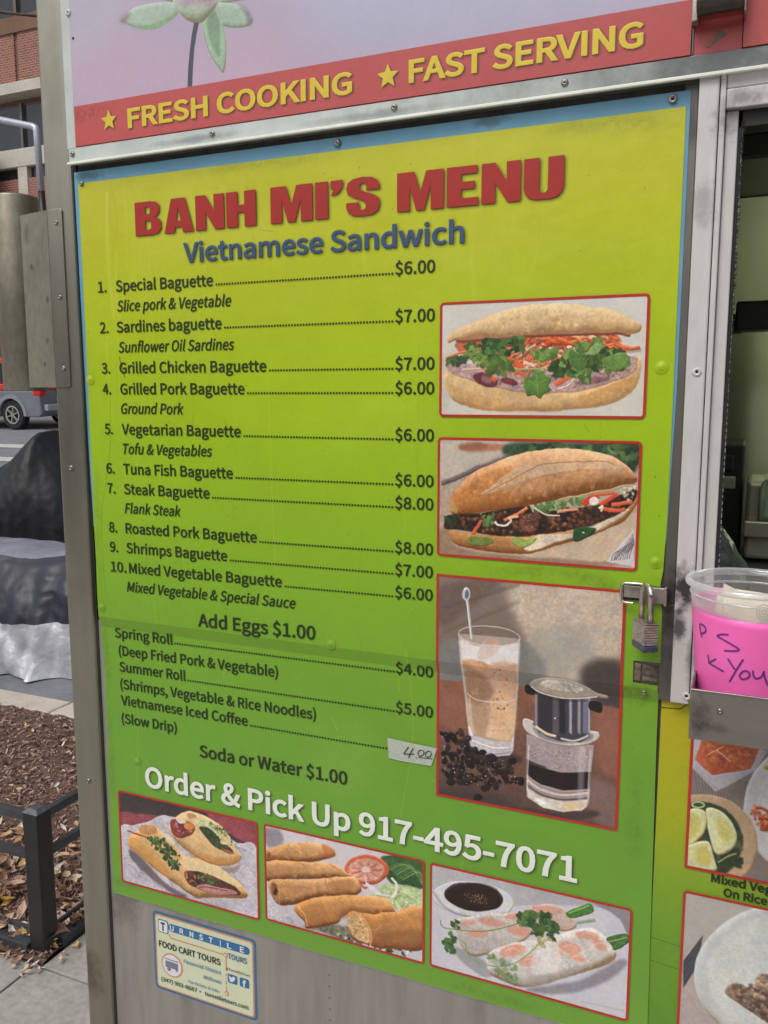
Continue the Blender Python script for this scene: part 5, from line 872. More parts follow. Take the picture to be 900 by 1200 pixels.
for x, z, rx, rz, a_ in ((-.72, 1.72, .10, .05, .10), (-.45, 1.46, .09, .03, .07), (-.3, 1.66, .08, .04, .07), (-.25, 1.38, .1, .02, .06), (-.5, 1.0, .06, .05, .07)): smudge_haze(x, z, rx, rz, [226, 230, 170], a_, 50)  # these pale patches paint soft hazy reflections onto the vinyl
for i in range(60):
    x = pm.rs.rand()*mw; y = pm.rs.rand()*mh; r = pm.rs.uniform(4, 16); d = pm.rs.randn(2); pm.line(np.array([(x, y), (x+r*d[0], y+r*d[1]), (x+1.6*r*d[0]+3, y+1.8*r*d[1])]), 1.2, [214, 222, 130] if i % 3 else [84, 100, 40], 1, .4)
# --- lettering
PR = []     # (kind, X, Z, faces, material)
GLY = {'B': (.62, [[0,0,0,1,.36,1,.50,.96,.57,.86,.57,.68,.53,.58,.45,.53,.55,.47,.60,.37,.60,.17,.53,.04,.38,0]], [[.24,.62,.24,.84,.31,.84,.35,.8,.35,.66,.31,.62],[.24,.16,.24,.43,.33,.43,.37,.38,.37,.21,.33,.16]]),
 'A': (.66, [[0,0,.17,1,.48,1,.66,0,.42,0,.40,.16,.25,.16,.23,0]], [[.275,.34,.325,.74,.375,.34]]), 'N': (.62, [[0,0,0,1,.22,1,.40,.52,.40,1,.62,1,.62,0,.42,0,.22,.50,.22,0]], []),
 'H': (.62, [[0,0,0,1,.24,1,.24,.62,.38,.62,.38,1,.62,1,.62,0,.38,0,.38,.4,.24,.4,.24,0]], []), 'M': (.80, [[0,0,0,1,.30,1,.40,.46,.50,1,.80,1,.80,0,.58,0,.58,.62,.47,0,.33,0,.22,.62,.22,0]], []),
 'I': (.24, [[0,0,0,1,.24,1,.24,0]], []), "'": (.22, [[0,1,.22,1,.22,.82,.13,.64,.0,.60,.06,.78,0,.78]], []), 'E': (.52, [[0,0,0,1,.5,1,.5,.8,.24,.8,.24,.61,.46,.61,.46,.42,.24,.42,.24,.2,.52,.2,.52,0]], []),
 'U': (.61, [[0,1,.24,1,.24,.22,.27,.15,.34,.15,.37,.22,.37,1,.61,1,.61,.25,.58,.12,.52,.03,.42,-.01,.19,-.01,.09,.03,.03,.12,0,.25]], []),
 'S': (.61, [[.60,.66,.60,.78,.56,.91,.47,.99,.30,1.02,.13,.98,.04,.89,.01,.74,.04,.59,.15,.49,.31,.39,.36,.31,.36,.2,.33,.15,.27,.15,.24,.22,.24,.36,.01,.36,.01,.22,.05,.09,.14,.01,.32,-.02,.49,.01,.58,.11,.61,.28,.59,.43,.50,.53,.34,.62,.26,.69,.25,.79,.28,.85,.34,.85,.37,.79,.37,.66]], [])}
def block_word(word, x0, x1, z, cap):
    cu = bpy.data.curves.new('g', 'CURVE'); cu.dimensions = '2D'; cu.fill_mode = 'FRONT'; x = 0
    for ch in word:
        wd, outs, ins = GLY[ch]
        for pl in outs+ins:
            sp = cu.splines.new('POLY'); n = len(pl)//2; sp.points.add(n-1); sp.use_cyclic_u = True
            for i in range(n): sp.points[i].co = (x+pl[2*i], pl[2*i+1], 0, 1)
        x += wd+.05
    o = bpy.data.objects.new('g', cu); COL.objects.link(o); bpy.context.view_layer.update(); me = bpy.data.meshes.new_from_object(o.evaluated_get(bpy.context.evaluated_depsgraph_get()))
    co = np.array([v.co[:2] for v in me.vertices]); fs = [tuple(p.vertices) if p.normal.z > 0 else tuple(p.vertices)[::-1] for p in me.polygons]
    bpy.data.objects.remove(o); bpy.data.curves.remove(cu)
    return x0+(co[:, 0]-co[:, 0].min())/(np.ptp(co[:, 0]))*(x1-x0), z+co[:, 1]*cap, fs
for wd, a, b_ in (('BANH', -.8155, -.6179), ("MI'S", -.5957, -.4401), ('MENU', -.4173, -.2143)): PR.append(('title',)+block_word(wd, a, b_, 1.7195, .0450)+(M_title,))
PR.append(('subtitle',)+text_geo('Vietnamese Sandwich', -.7356, -.3310, 1.6790, 1.6778, .0254, .009)+(M_sub,))
PR.append(('phone_line',)+text_geo('Order & Pick Up 917-495-7071', -.8425, -.1750, .8950, .8962, .0330, .0105)+(M_white,))
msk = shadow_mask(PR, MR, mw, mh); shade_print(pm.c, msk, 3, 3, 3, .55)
NPR = len(PR)
ROWS = [(1.6455, '1.', 'Special Baguette', -.8549, -.6883, '$6.00'), (1.5878, '2.', 'Sardines baguette', -.8565, -.6761, '$7.00'), (1.5296, '3.', 'Grilled Chicken Baguette', -.8546, -.6068, '$7.00'), (1.4995, '4.', 'Grilled Pork Baguette', -.8546, -.6420, '$6.00'),
 (1.4412, '5.', 'Vegetarian Baguette', -.8552, -.6494, '$6.00'), (1.3834, '6.', 'Tuna Fish Baguette', -.8554, -.6641, '$6.00'), (1.3538, '7.', 'Steak Baguette', -.8557, -.7038, '$8.00'), (1.2956, '8.', 'Roasted Pork Baguette', -.8560, -.6274, '$8.00'), (1.2660, '9.', 'Shrimps Baguette', -.8560, -.6771, '$7.00'), (1.2358, '10.', 'Mixed Vegetable Baguette', -.8526, -.5885, '$6.00')]
CAP = .0153; TIL = .0052
def zt_(z, x):     # the lower lines climb a little to the right
    return z+TIL*max(0, min(1, (1.45-z)/.25))*((x+.62)/.5)
def words(t, x0, x1, z, cap=CAP, bold=.0078, shear=0): return text_geo(t, x0, x1, zt_(z, x0), zt_(z, x1), cap, bold, shear)
def dots(x0, x1, z):
    X, Z, fs = [], [], []; n = max(2, int((x1-x0)/.0043)); st = (x1-x0)/n
    for k in range(n+1):
        cx = x0+k*st; o = len(X)
        for t in range(8): X.append(cx+.00150*math.cos(t*math.pi/4)); Z.append(zt_(z, cx)+.0015+.00150*math.sin(t*math.pi/4))
        fs.append(tuple(range(o, o+8)))
    return np.array(X), np.array(Z), fs
for z, nu, nm, x0, x1, pr in ROWS:
    PR.append(('item_number',)+words(nu, -.8872, -.8872+.0155*(1.9 if len(nu) > 2 else 1), z)+(M_txt,)); PR.append(('item_name',)+words(nm, x0, x1, z)+(M_txt,))
    PR.append(('price',)+words(pr, -.4198, -.3672, z, .0148)+(M_txt,)); PR.append(('leader_dots',)+dots(x1+.0055, -.4235, z)+(M_txt,))
for t, x0, x1, z in (('Slice pork & Vegetable', -.8544, -.6598, 1.6175), ('Sunflower Oil Sardines', -.8551, -.6564, 1.5593), ('Ground Pork', -.8548, -.7433, 1.4713), ('Tofu & Vegetables', -.8546, -.6972, 1.4130), ('Flank Steak', -.8559, -.7539, 1.3255), ('Mixed Vegetable & Special Sauce', -.8584, -.5675, 1.2072)):
    PR.append(('item_note',)+words(t, x0, x1, z, .0150, .0066, .2)+(M_txt,))
for t, x0, x1, z in (('Spring Roll', -.8897, -.7803, 1.1315), ('(Deep Fried Pork & Vegetable)', -.8836, -.6003, 1.1038), ('Summer Roll', -.8837, -.7590, 1.0780), ('(Shrimps, Vegetable & Rice Noodles)', -.8834, -.5405, 1.0502), ('Vietnamese Iced Coffee', -.8836, -.6525, 1.0240), ('(Slow Drip)', -.8839, -.7790, .9946)):
    PR.append(('item_name',)+words(t, x0, x1, z)+(M_txt,))
for z, x1, pr in ((1.1325, -.7803, '$4.00'), (1.0780, -.7590, '$5.00')):
    PR.append(('price',)+words(pr, -.4205, -.3675, z, .0148)+(M_txt,)); PR.append(('leader_dots',)+dots(x1+.004, -.4235, z)+(M_txt,))
PR.append(('leader_dots',)+dots(-.6480, -.4340, 1.0240)+(M_txt,))
PR.append(('extras_line',)+words('Add Eggs $1.00', -.7306, -.5372, 1.1662, .0188, .0085)+(M_txt,)); PR.append(('extras_line',)+words('Soda or Water $1.00', -.7388, -.4926, .9628, .0188, .0085)+(M_txt,))
# --- the vinyl sheet itself, bowed over the wall's step, with worn and cut edges
rowsz = sorted(set([1.8001, 1.79, 1.7, 1.6, 1.5, 1.4, 1.36, 1.30, 1.285, 1.25, 1.192, 1.1915, 1.165, 1.1645, 1.163, 1.160, 1.1575, 1.155, 1.152, 1.1495, 1.147, 1.143, 1.139, 1.13, 1.10]+[.698+i*.02 for i in range(20)]), reverse=True)
def xr(z):
    if 1.1647 < z < 1.1918: return -.1175
    return float(np.interp(-z, [-1.80, -1.37, -1.30, -1.285, -1.26, -1.20, -1.16, -1.152, -1.10, -.70], [-.0872, -.0870, -.0892, -.0915, -.0885, -.087, -.0895, -.0885, -.0885, -.0835]))
def xl(z): return -.9158-.0018*max(0, min(1, (1.2-z)/.4))+.0008*math.sin(z*9)+(.0022 if .95 < z < 1.13 else 0)+.0006*math.sin(z*61)
sh = B(); ncx = 44
for z in rowsz:
    a, e = xl(z), xr(z)
    for i in range(ncx+1):
        t = i/ncx; x = a+(min(e, -.13)-a)*min(1, t/.9) if t <= .9 else (-.13+(e+.13)*(t-.9)/.1 if e > -.13 else e)
        bow = .0005*NZ.noise(Vector((x*9, z*9, 0)))
        sag = .004*(math.sin(x*26)*.12) if abs(z-.698) < .001 else 0
        sh.v.append((x, ys(z)+bow*0, z+sag))
for j in range(len(rowsz)-1):
    for i in range(ncx): sh.f.append((j*(ncx+1)+i, (j+1)*(ncx+1)+i, (j+1)*(ncx+1)+i+1, j*(ncx+1)+i+1))
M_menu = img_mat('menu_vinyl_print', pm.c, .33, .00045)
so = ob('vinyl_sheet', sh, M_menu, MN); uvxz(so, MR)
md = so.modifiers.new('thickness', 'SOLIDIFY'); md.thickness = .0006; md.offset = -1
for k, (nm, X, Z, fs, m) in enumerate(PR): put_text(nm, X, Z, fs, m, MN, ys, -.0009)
edge = B(); xs_ = [-.917+i*.02 for i in range(42)]
for i in range(len(xs_)-1):
    if 3 < i < 6 or i == 31: continue
    edge.bar((xs_[i], .0036, .6976+.0005*math.sin(xs_[i]*26)), (xs_[i+1], .0036, .6976+.0005*math.sin(xs_[i+1]*26)), .0016, .0014)
ob('cut_edge_highlight', edge, M_whiteedge, MN)  # white bars paint the light caught by the sheet's cut edge
# pictures with their red frames
def ring(x0, z0, x1, z1, w, r, y, parent):
    def rr(a, b, c, d, q):
        pts = []
        for cx, cz, t0 in ((c-q, d-q, 0), (a+q, d-q, 90), (a+q, b+q, 180), (c-q, b+q, 270)):
            for k in range(6): t = R(t0+18*k); pts.append((cx+q*math.cos(t), cz+q*math.sin(t)))
        return pts
    o = rr(x0-w, z0-w, x1+w, z1+w, r); i = rr(x0, z0, x1, z1, max(.0006, r-w)); n = len(o); b = B()
    b.add([(x, y, z) for x, z in o]+[(x, y, z) for x, z in i], [((k+1) % n, k, n+k, n+(k+1) % n)[::-1] for k in range(n)])
    return ob('picture_frame', b, M_frame, parent, fix=False)
FRD = json.loads('{"baguette_with_herbs": [-0.3575, 1.4748, -0.1185, 1.6062], "grilled_pork": [-0.359, 1.3005, -0.1205, 1.4437], "iced_coffee": [-0.359, 0.9781, -0.132, 1.2709], "cut_sandwich": [-0.895, 0.7255, -0.6425, 0.8755], "spring_rolls": [-0.626, 0.73, -0.3805, 0.876], "summer_rolls": [-0.367, 0.7304, -0.11, 0.8755], "rice_plate": [-0.0475, 0.949, 0.22, 1.17], "rice_bowl": [-0.0475, 0.66, 0.22, 0.914]}')
LBL = {'baguette_with_herbs': 'picture of a pale baguette filled with carrot and coriander', 'grilled_pork': 'picture of a golden baguette with dark grilled pork', 'iced_coffee': 'tall picture of iced coffee and a metal drip filter', 'cut_sandwich': 'picture of two cut sandwiches on white paper', 'spring_rolls': 'picture of fried spring rolls with tomato', 'summer_rolls': 'picture of summer rolls and a dish of dark sauce', 'rice_plate': 'picture of egg quarters and a red sauce bowl', 'rice_bowl': 'picture of a white bowl and dark chopsticks'}
def picture(key, parent, yf, seed):
    x0, z0, x1, z1 = FRD[key]; wpx, hpx, ops = PICS[key]; p = Paint(wpx, hpx, seed).run(ops)
    k_w = {'iced_coffee': .18, 'baguette_with_herbs': .75, 'grilled_pork': .75, 'cut_sandwich': .75, 'spring_rolls': .6, 'summer_rolls': .45, 'rice_plate': .4, 'rice_bowl': .3}[key]; p.c = warp(p.c, p.rs, k_w); g_ = .5*vnoise(hpx, wpx, 12, p.rs)+.5*vnoise(hpx, wpx, 5, p.rs)+.5*vnoise(hpx, wpx, 2.2, p.rs); p.c *= (1+.05*vnoise(hpx, wpx, 70, p.rs)+.045*g_+.012*p.rs.randn(hpx, wpx))[..., None]; p.c += (vnoise(hpx, wpx, 16, p.rs)*9)[..., None]*np.array([1, .2, -1]); p.c = p.c+.3*(p.c-blur(p.c, 2)); p.c = blur(p.c, 1)*.6+p.c*.4; p.c = (p.c*.93+np.array([176, 170, 158])*.06)*1.08
    b = B(); zs = sorted(set([z0, z1]+[q for q in (1.160, 1.1515, 1.143) if z0 < q < z1])); b.v = [(x, yf(z)-.0008, z) for z in zs for x in (x0, x1)]
    b.f = [(2*i, 2*i+1, 2*i+3, 2*i+2) for i in range(len(zs)-1)]
    o = ob('picture', b, img_mat(key+'_print', p.c, .34, .00018), parent, label=LBL[key], fix=False); uvxz(o, FRD[key])
    if z0 < 1.147 < z1:     # this frame follows the wall's step
        w = .0034
        f = B(); zs2 = sorted([z0-w, z1+w, 1.160, 1.1515, 1.143])
        for xa, xb in ((x0-w, x0), (x1, x1+w)):
            o_ = len(f.v); f.v += [(x, yf(z)-.0011, z) for z in zs2 for x in (xa, xb)]; f.f += [(o_+2*i, o_+2*i+1, o_+2*i+3, o_+2*i+2) for i in range(len(zs2)-1)]
        for za, zb_ in ((z0-w, z0), (z1, z1+w)): f.add([(x0, yf(za)-.0011, za), (x1, yf(za)-.0011, za), (x1, yf(za)-.0011, zb_), (x0, yf(za)-.0011, zb_)], [(0, 1, 2, 3)])
        ob('picture_frame', f, M_frame, o, fix=False)
    else: ring(x0, z0, x1, z1, .0031 if x1-x0 > .2 else .0028, .0055, yf((z0+z1)/2)-.0012, o)
    return o
for i, k in enumerate(('baguette_with_herbs', 'grilled_pork', 'iced_coffee', 'cut_sandwich', 'spring_rolls', 'summer_rolls')): picture(k, MN, ys, 31+i)
# rivet heads under the vinyl, screws through it
def bump(x, z, r=.0075, h=.0018, m=None):
    b = B(); prof = [(r*t, -h*(math.cos(min(1, t)*math.pi)+1)/2) for t in (0.001, .15, .3, .45, .6, .75, .9, 1.0)]
    b.lathe((x, ys(z)-.0007, z), prof[::-1], 18, 'y'); o = ob('rivet_bump', b, M_menu, MN, smooth=True); uvxz(o, MR)
for x, z in ((-.910, 1.521), (-.909, 1.175), (-.514, 1.164), (-.857, .933), (-.098, 1.310), (-.101, 1.529), (-.62, 1.45)): bump(x, z) if (x, z) != (-.62, 1.45) else None
for x, z in ((-.9085, 1.799), (-.498, 1.809), (-.101, 1.809)): pan_screw('screw', x, z, ys(z)-.0007, .0048 if x > -.9 else .0038, parent=MN, hole=x > -.2)
pan_screw('screw', -.104, 1.155, -.0055, .003, parent=MN)
TP = B(); TP.add([(-.4322, ys(1.04)-.0014, 1.0432), (-.4300, ys(1)-.0014, 1.0150), (-.4120, ys(1)-.0019, 1.0142), (-.3692, ys(1)-.0014, 1.0146), (-.3612, ys(1)-.0014, 1.0402), (-.395, ys(1)-.0018, 1.0415)], [(0, 1, 2, 3, 4, 5)]); tp = ob('price_tape', TP, M_tape, MN, label='strip of masking tape with a handwritten price 4.00', fix=False)
def stroke(b, pts, w, y):
    pts = np.array(pts, float); Q = cat_rom(pts, 5, False) if len(pts) > 2 else pts; d = np.gradient(Q, axis=0); d /= np.hypot(d[:, 0], d[:, 1])[:, None]; nn = np.stack([-d[:, 1], d[:, 0]], 1)*w/2
    n = len(Q); b.add([(x, y, z) for x, z in Q+nn]+[(x, y, z) for x, z in Q-nn], [(i, n+i, n+i+1, i+1) for i in range(n-1)])
hw = B(); yy = ys(1)-.0024
def hp(u, v): return (-.4075+u*.0400, 1.0205+v*.0150+u*.001)
stroke(hw, [hp(.16, 1.02), hp(.02, .42), hp(.02, .30), hp(.36, .42)], .0013, yy); stroke(hw, [hp(.33, .95), hp(.24, .5), hp(.16, -.02)], .0013, yy); stroke(hw, [hp(.42, .10), hp(.45, .12)], .0016, yy)
for c in (.60, .86): stroke(hw, [hp(c+.10*math.cos(t)+.03*math.sin(t), .62+.28*math.sin(t)) for t in np.linspace(1.2, 7.4, 12)], .0012, yy)
stroke(hw, [hp(.5, .20), hp(.75, .20), hp(1.0, .27)], .0011, yy)
ob('handwritten_price', hw, M_ink, tp, fix=False)

# ------------------------------------------------------------------ second vinyl sign, lower right
M2 = (-.0850, .45, .25, 1.1505)
S2 = empty('dish_sign', (.1, 0, .45), 'yellow to green vinyl sign of rice dishes beneath the steel tray, right of the menu', 'menu sign')
w2, h2 = 560, 1160; p2 = Paint(w2, h2, 77); z2 = M2[3]-(np.arange(h2)+.5)/h2*(M2[3]-M2[1])
G2 = [(1.1505, (196, 178, 20)), (1.12, (182, 174, 28)), (1.06, (176, 176, 30)), (1.0, (166, 174, 34)), (.93, (134, 166, 42)), (.85, (110, 154, 44)), (.70, (94, 144, 44)), (.45, (88, 136, 44))]
for k in range(3): p2.c[..., k] = np.interp(-z2, [-g[0] for g in G2], [g[1][k] for g in G2])[:, None]
p2.c *= (1+.03*p2.n)[..., None]
kx2, kz2 = w2/(M2[2]-M2[0]), h2/(M2[3]-M2[1])
def q2(x, z): return ((x-M2[0])*kx2, (M2[3]-z)*kz2)
p2.line(np.array([q2(-.0850, 1.1370), q2(-.072, 1.1375), q2(-.064, 1.1385), q2(-.0590, 1.1430), q2(-.0555, 1.1470)]), 2.2, [70, 62, 20], 1, .9)
for zz0 in (.842, .812): p2.line(np.array([q2(-.085, zz0+.004), q2(-.02, zz0), q2(.2, zz0-.002)]), 1.6, [60, 84, 40], 1, .6)
s2 = B(); s2.add([(M2[0], .0036, M2[1]), (M2[2], .0036, M2[1]), (M2[2], .0036, M2[3]), (M2[0], .0036, M2[3])], [(0, 1, 2, 3)]); so2 = ob('vinyl_sheet', s2, img_mat('dish_sign_print', p2.c, .36), S2, fix=False); uvxz(so2, M2)
md = so2.modifiers.new('thickness', 'SOLIDIFY'); md.thickness = .0008; md.offset = -1
picture('rice_plate', S2, lambda z: .0030, 51); picture('rice_bowl', S2, lambda z: .0030, 52)
for t, x0, x1, z in (('Mixed Vegetable', -.0209, .0860, .9347), ('On Rice', -.0067, .0400, .9200)):
    X, Z, fs = text_geo(t, x0, x1, z, z, .0102, .014); put_text('dish_name', X, Z, fs, M_txt, S2, lambda z: .0030, -.0008)
P('sheet_gap', B().box(-.0895, -.0848, .0038, .0060, .45, 1.153), M_gap); 

# ------------------------------------------------------------------ sticker on the bare steel
ST = empty('tour_sticker', (-.745, .008, .55), 'small blue bordered TURNSTILE food cart tours sticker on the bare steel', 'sticker')
def rrect(x0, z0, x1, z1, r, y, m, name, parent, k=6):
    pts = []
    for cx, cz, t0 in ((x1-r, z1-r, 0), (x0+r, z1-r, 90), (x0+r, z0+r, 180), (x1-r, z0+r, 270)):
        for j in range(k): t = R(t0+90*j/(k-1)); pts.append((cx+r*math.cos(t), cz+r*math.sin(t)))
    b = B(); b.flat(pts, y); return ob(name, b, m, parent, fix=False)
yS = .0043
bs = B(); sx0, sz0, sx1, sz1 = -.8415, .5510, -.6495, .6860
rrect(sx0, sz0, sx1, sz1, .007, yS, M_stb, 'blue_border', ST); rrect(sx0+.004, sz0+.004, sx1-.004, sz1-.004, .006, yS-.0003, M_sto, 'orange_border', ST); rrect(sx0+.0065, sz0+.0065, sx1-.0065, sz1-.0065, .005, yS-.0006, M_stc, 'cream_panel', ST)
rrect(-.8110, .6580, -.6600, .6715, .0065, yS-.0009, M_stb, 'name_bar', ST)
rrect(-.8310, .6520, -.8110, .6745, .0035, yS-.0010, M_stb, 'letter_tile_border', ST); rrect(-.8295, .6535, -.8125, .6730, .0028, yS-.0013, M_stw, 'letter_tile', ST)
def stx(t, x0, x1, z, cap, m, bold=.009): X, Z, fs = text_geo(t, x0, x1, z, z, cap, bold); put_text('lettering', X, Z, fs, m, ST, lambda z: yS, -.0016)
stx('T', -.8253, -.8168, .6562, .0136, M_stk, .015)
for ch, xc in zip('URNSTILE', [-.8035, -.7850, -.7660, -.7480, -.7300, -.7125, -.6965, -.6735]): w_ = .0016 if ch == 'I' else .0074; stx(ch, xc-w_/2, xc+w_/2, .6603, .0090, M_stw, .012)
stx('FOOD CART TOURS', -.8305, -.7135, .6270, .0105, M_stk); stx('TOURS', -.6997, -.6651, .6430, .0090, M_stb); stx('Financial District', -.7830, -.7128, .6115, .0062, M_stl, .006); stx('Midtown', -.7461, -.7133, .5955, .0062, M_stl, .006)
stx('For tickets & info:', -.7754, -.7167, .5795, .0050, M_stl, .005); stx('(347) 903-8687', -.8282, -.7590, .5675, .0068, M_stk, .006); stx('turnstiletours.com', -.7445, -.6648, .5672, .0068, M_stk, .006); stx('@TurnstileTours', -.7040, -.6600, .6232, .0038, M_stk, .004)
def disc(cx, cz, r, y, m, nm): b = B(); b.flat([(cx+r*math.cos(t), cz+r*math.sin(t)) for t in [k*math.pi/12 for k in range(24)]], y); return ob(nm, b, m, ST, fix=False)
disc(-.7530, .5708, .0014, yS-.0016, M_stk, 'dot'); disc(-.8062, .6000, .0205, yS-.0010, M_sto, 'orange_ring'); disc(-.8062, .6000, .0182, yS-.0013, M_stw, 'ring_centre')
cb = B(); cb.flat([(-.8185, .6060), (-.8185, .5950), (-.7945, .5950), (-.7945, .6060)], yS-.0018); cb.flat([(-.8200, .6100), (-.8190, .6085), (-.7940, .6085), (-.7930, .6100)], yS-.0018); cb.flat([(-.8120+.0035*math.cos(t), .5925+.0035*math.sin(t)) for t in [k*.7 for k in range(9)]], yS-.0019); cb.flat([(-.7975+.002*math.cos(t), .5935+.002*math.sin(t)) for t in [k*.7 for k in range(9)]], yS-.0019); ob('cart_drawing', cb, mat('sticker_grey_ink', (120, 124, 140), None, .4), ST, fix=False)
ol = B(); stroke(ol, [(-.8100, .6520), (-.8075, .6475), (-.8040, .6468)], .0018, yS-.0010); stroke(ol, [(-.8045, .6468), (-.7060, .6468)], .0018, yS-.0010); stroke(ol, [(-.7035, .6440), (-.7035, .6200)], .0018, yS-.0010)
for z0_, z1_ in ((.6165, .6115), (.6080, .6060), (.6030, .5980), (.5950, .5855)): stroke(ol, [(-.7038, z0_), (-.7040, z1_)], .0016, yS-.0010)
ob('orange_route_line', ol, M_sto, ST, fix=False)
for z_ in (.6472, .5825): disc(-.7038, z_, .0038, yS-.0013, M_sto, 'route_stop'); disc(-.7038, z_, .0022, yS-.0016, M_stc, 'route_stop_centre')
rrect(-.7012, .6022, -.6836, .6172, .0028, yS-.0010, M_stb, 'bird_tile', ST); rrect(-.6794, .6022, -.6622, .6172, .0028, yS-.0010, M_stb, 'letter_f_tile', ST)
bird = [(-.6988, .6062), (-.6955, .6050), (-.6915, .6058), (-.6882, .6090), (-.6872, .6122), (-.6858, .6136), (-.6876, .6138), (-.6888, .6150), (-.6908, .6150), (-.6922, .6136), (-.6922, .6122), (-.6950, .6128), (-.6982, .6150), (-.6986, .6128), (-.6978, .6112), (-.6988, .6108), (-.6980, .6094), (-.6966, .6084), (-.6974, .6078), (-.6962, .6068)]
b = B(); b.flat(bird, yS-.0016); ob('bird_mark', b, M_stw, ST, fix=False)
stx('f', -.6738, -.6678, .6040, .0098, M_stw, .02)

for i in range(9): z_ = .665-.018*i; o = P('rivet_mark', B().lathe((-.5255, .0046, z_), [(.0016, 0), (.0012, -.0006), (.0001, -.0007)], 8, 'y'), M_rust)
# ------------------------------------------------------------------ hasp, padlock, latch hole
HS = P('hasp', B().box(-.1085, -.0835, -.0090, -.0060, 1.2625, 1.2815), M_hasp, bevel=.001)
ob('hasp_fold', B().box(-.0862, -.0832, -.0125, -.0050, 1.2610, 1.2830), M_hasp, HS, bevel=.001)
ob('hasp_back', B().box(-.1320, -.0850, -.0062, -.0050, 1.2640, 1.2820), M_dark, HS)
t_ = B(); pts = [(-.1010, -.0125, 1.2835), (-.106, -.0135, 1.2850), (-.128, -.0135, 1.2850), (-.1330, -.0125, 1.2815), (-.1335, -.012, 1.274), (-.1328, -.012, 1.2655), (-.129, -.0125, 1.2622), (-.118, -.0125, 1.2618)]
t_.tube(cat_rom3(pts, 4), .0016, 8); ob('wire_staple', t_, M_chrome, HS, smooth=True)
ob('hasp_tab', B().box(-.131, -.108, -.0085, -.0065, 1.267, 1.281), M_hasp, HS, bevel=.0008)
LK = empty('padlock', (-.1030, -.030, 1.212), 'laminated steel padlock with a dark blue base hanging from the hasp', 'padlock')
YAW = R(31)
def lk(o, rz=YAW): o.rotation_euler = (0, 0, rz); return o
def lbox(b, hx, hy, z0, z1): return b.box(-.1030-hx, -.1030+hx, -.030-hy, -.030+hy, z0, z1)
nl = 8; z0_, z1_ = 1.2225, 1.2455
for i in range(nl):
    za = z0_+(z1_-z0_)*i/nl; zb2 = z0_+(z1_-z0_)*(i+1)/nl-.0004; e = RS.uniform(-.0003, .0003)
    lk(ob('steel_plate', lbox(B(), .0088+e, .0150+e, za, zb2), M_lam, LK, bevel=.0008))
lk(ob('base_bumper', lbox(B(), .0094, .0157, 1.2150, 1.2223), M_lockb, LK, bevel=.0022)); lk(ob('top_plate', lbox(B(), .0088, .0151, 1.2456, 1.2473), M_hasp, LK, bevel=.0006))
for sx in (-.005, .005):
    for sy in (-.011, .011): rv = B(); rv.lathe((-.1030+sx, -.030+sy, 1.2137), [(.0001, 0), (.0022, .0003), (.0025, .0016)], 8); lk(ob('rivet_foot', rv, M_lockb, LK))
    rv = B(); rv.lathe((-.1030+sx, -.030-.012, 1.2473), [(.0022, 0), (.002, .0008), (.0001, .001)], 8); lk(ob('rivet_head', rv, M_chrome, LK))
sk = B(); ar = [(-.1030, -.030-.0115, 1.2470), (-.1030, -.030-.0115, 1.277)]+[(-.1030, -.030-.0115*math.cos(t), 1.277+.0112*math.sin(t)) for t in np.linspace(.2, math.pi-.2, 9)]+[(-.1030, -.030+.0115, 1.277), (-.1030, -.030+.0115, 1.2470)]
sk.tube(ar, .0033, 12); lk(ob('shackle', sk, M_chrome, LK, smooth=True))
lh = P('latch_hole', B().box(-.1175, -.089, .0002, .003, 1.1645, 1.1918), M_rust); ob('latch_plate', B().prism([(-.1168, 1.1672), (-.1090, 1.1665), (-.1086, 1.1884), (-.1164, 1.1892)], -.0022, .0002), M_rust, lh, bevel=.0012); ob('latch_bolt', B().prism([(-.1075, 1.1768), (-.0905, 1.1775), (-.0900, 1.1868), (-.1070, 1.1880)], -.0012, .0002), M_rust, lh, bevel=.0012)
k_ = B(); k_.lathe((-.1000, -.0018, 1.1785), [(.0035, .0015), (.0035, 0), (.0018, -.0004), (.0001, -.0004)], 12, 'y'); ob('latch_screw', k_, M_rust, lh)
ob('latch_edge', B().box(-.1070, -.0905, -.0016, .0002, 1.1680, 1.1735), M_rust, lh, bevel=.0006)

# ------------------------------------------------------------------ steel tray with the tip container
TX0, TX1, TY, TZ0, TZ1 = -.0440, .30, -.180, 1.1765, 1.2255
TR = empty('steel_tray', (.1, -.09, TZ0), 'shallow stainless steel tray fixed beneath the serving window', 'tray')
ob('front_panel', B().box(TX0, TX1, TY, TY+.0015, TZ0, TZ1), M_tray, TR, bevel=.0005); ob('side_panel', B().box(TX0, TX0+.0015, TY+.0017, -.0125, TZ0, TZ1), M_tray, TR, bevel=.0005); ob('side_panel', B().box(TX1-.0015, TX1, TY+.0017, -.0125, TZ0, TZ1), M_tray, TR, bevel=.0005)
ob('base_panel', B().box(TX0+.0017, TX1-.0017, TY+.0017, -.0125, TZ0, TZ0+.0015), M_tray, TR); ob('back_panel', B().box(TX0, TX1, -.0123, -.0108, TZ0, TZ1), M_tray, TR)
k_ = B(); k_.bar((TX0, TY-.0004, TZ1), (TX1, TY-.0004, TZ1), .0022, .0012); ob('rolled_edge', k_, M_chrome, TR, bevel=.0004)
pan_screw('screw', -.0175, 1.2075, TY-.0001, .0028, parent=TR)
CX, CY, CZ = .0045, -.1040, TZ0+.0016
CUP = empty('tip_container', (CX, CY, CZ), 'clear plastic tip container wrapped in hand-lettered bright pink paper in the tray', 'container')
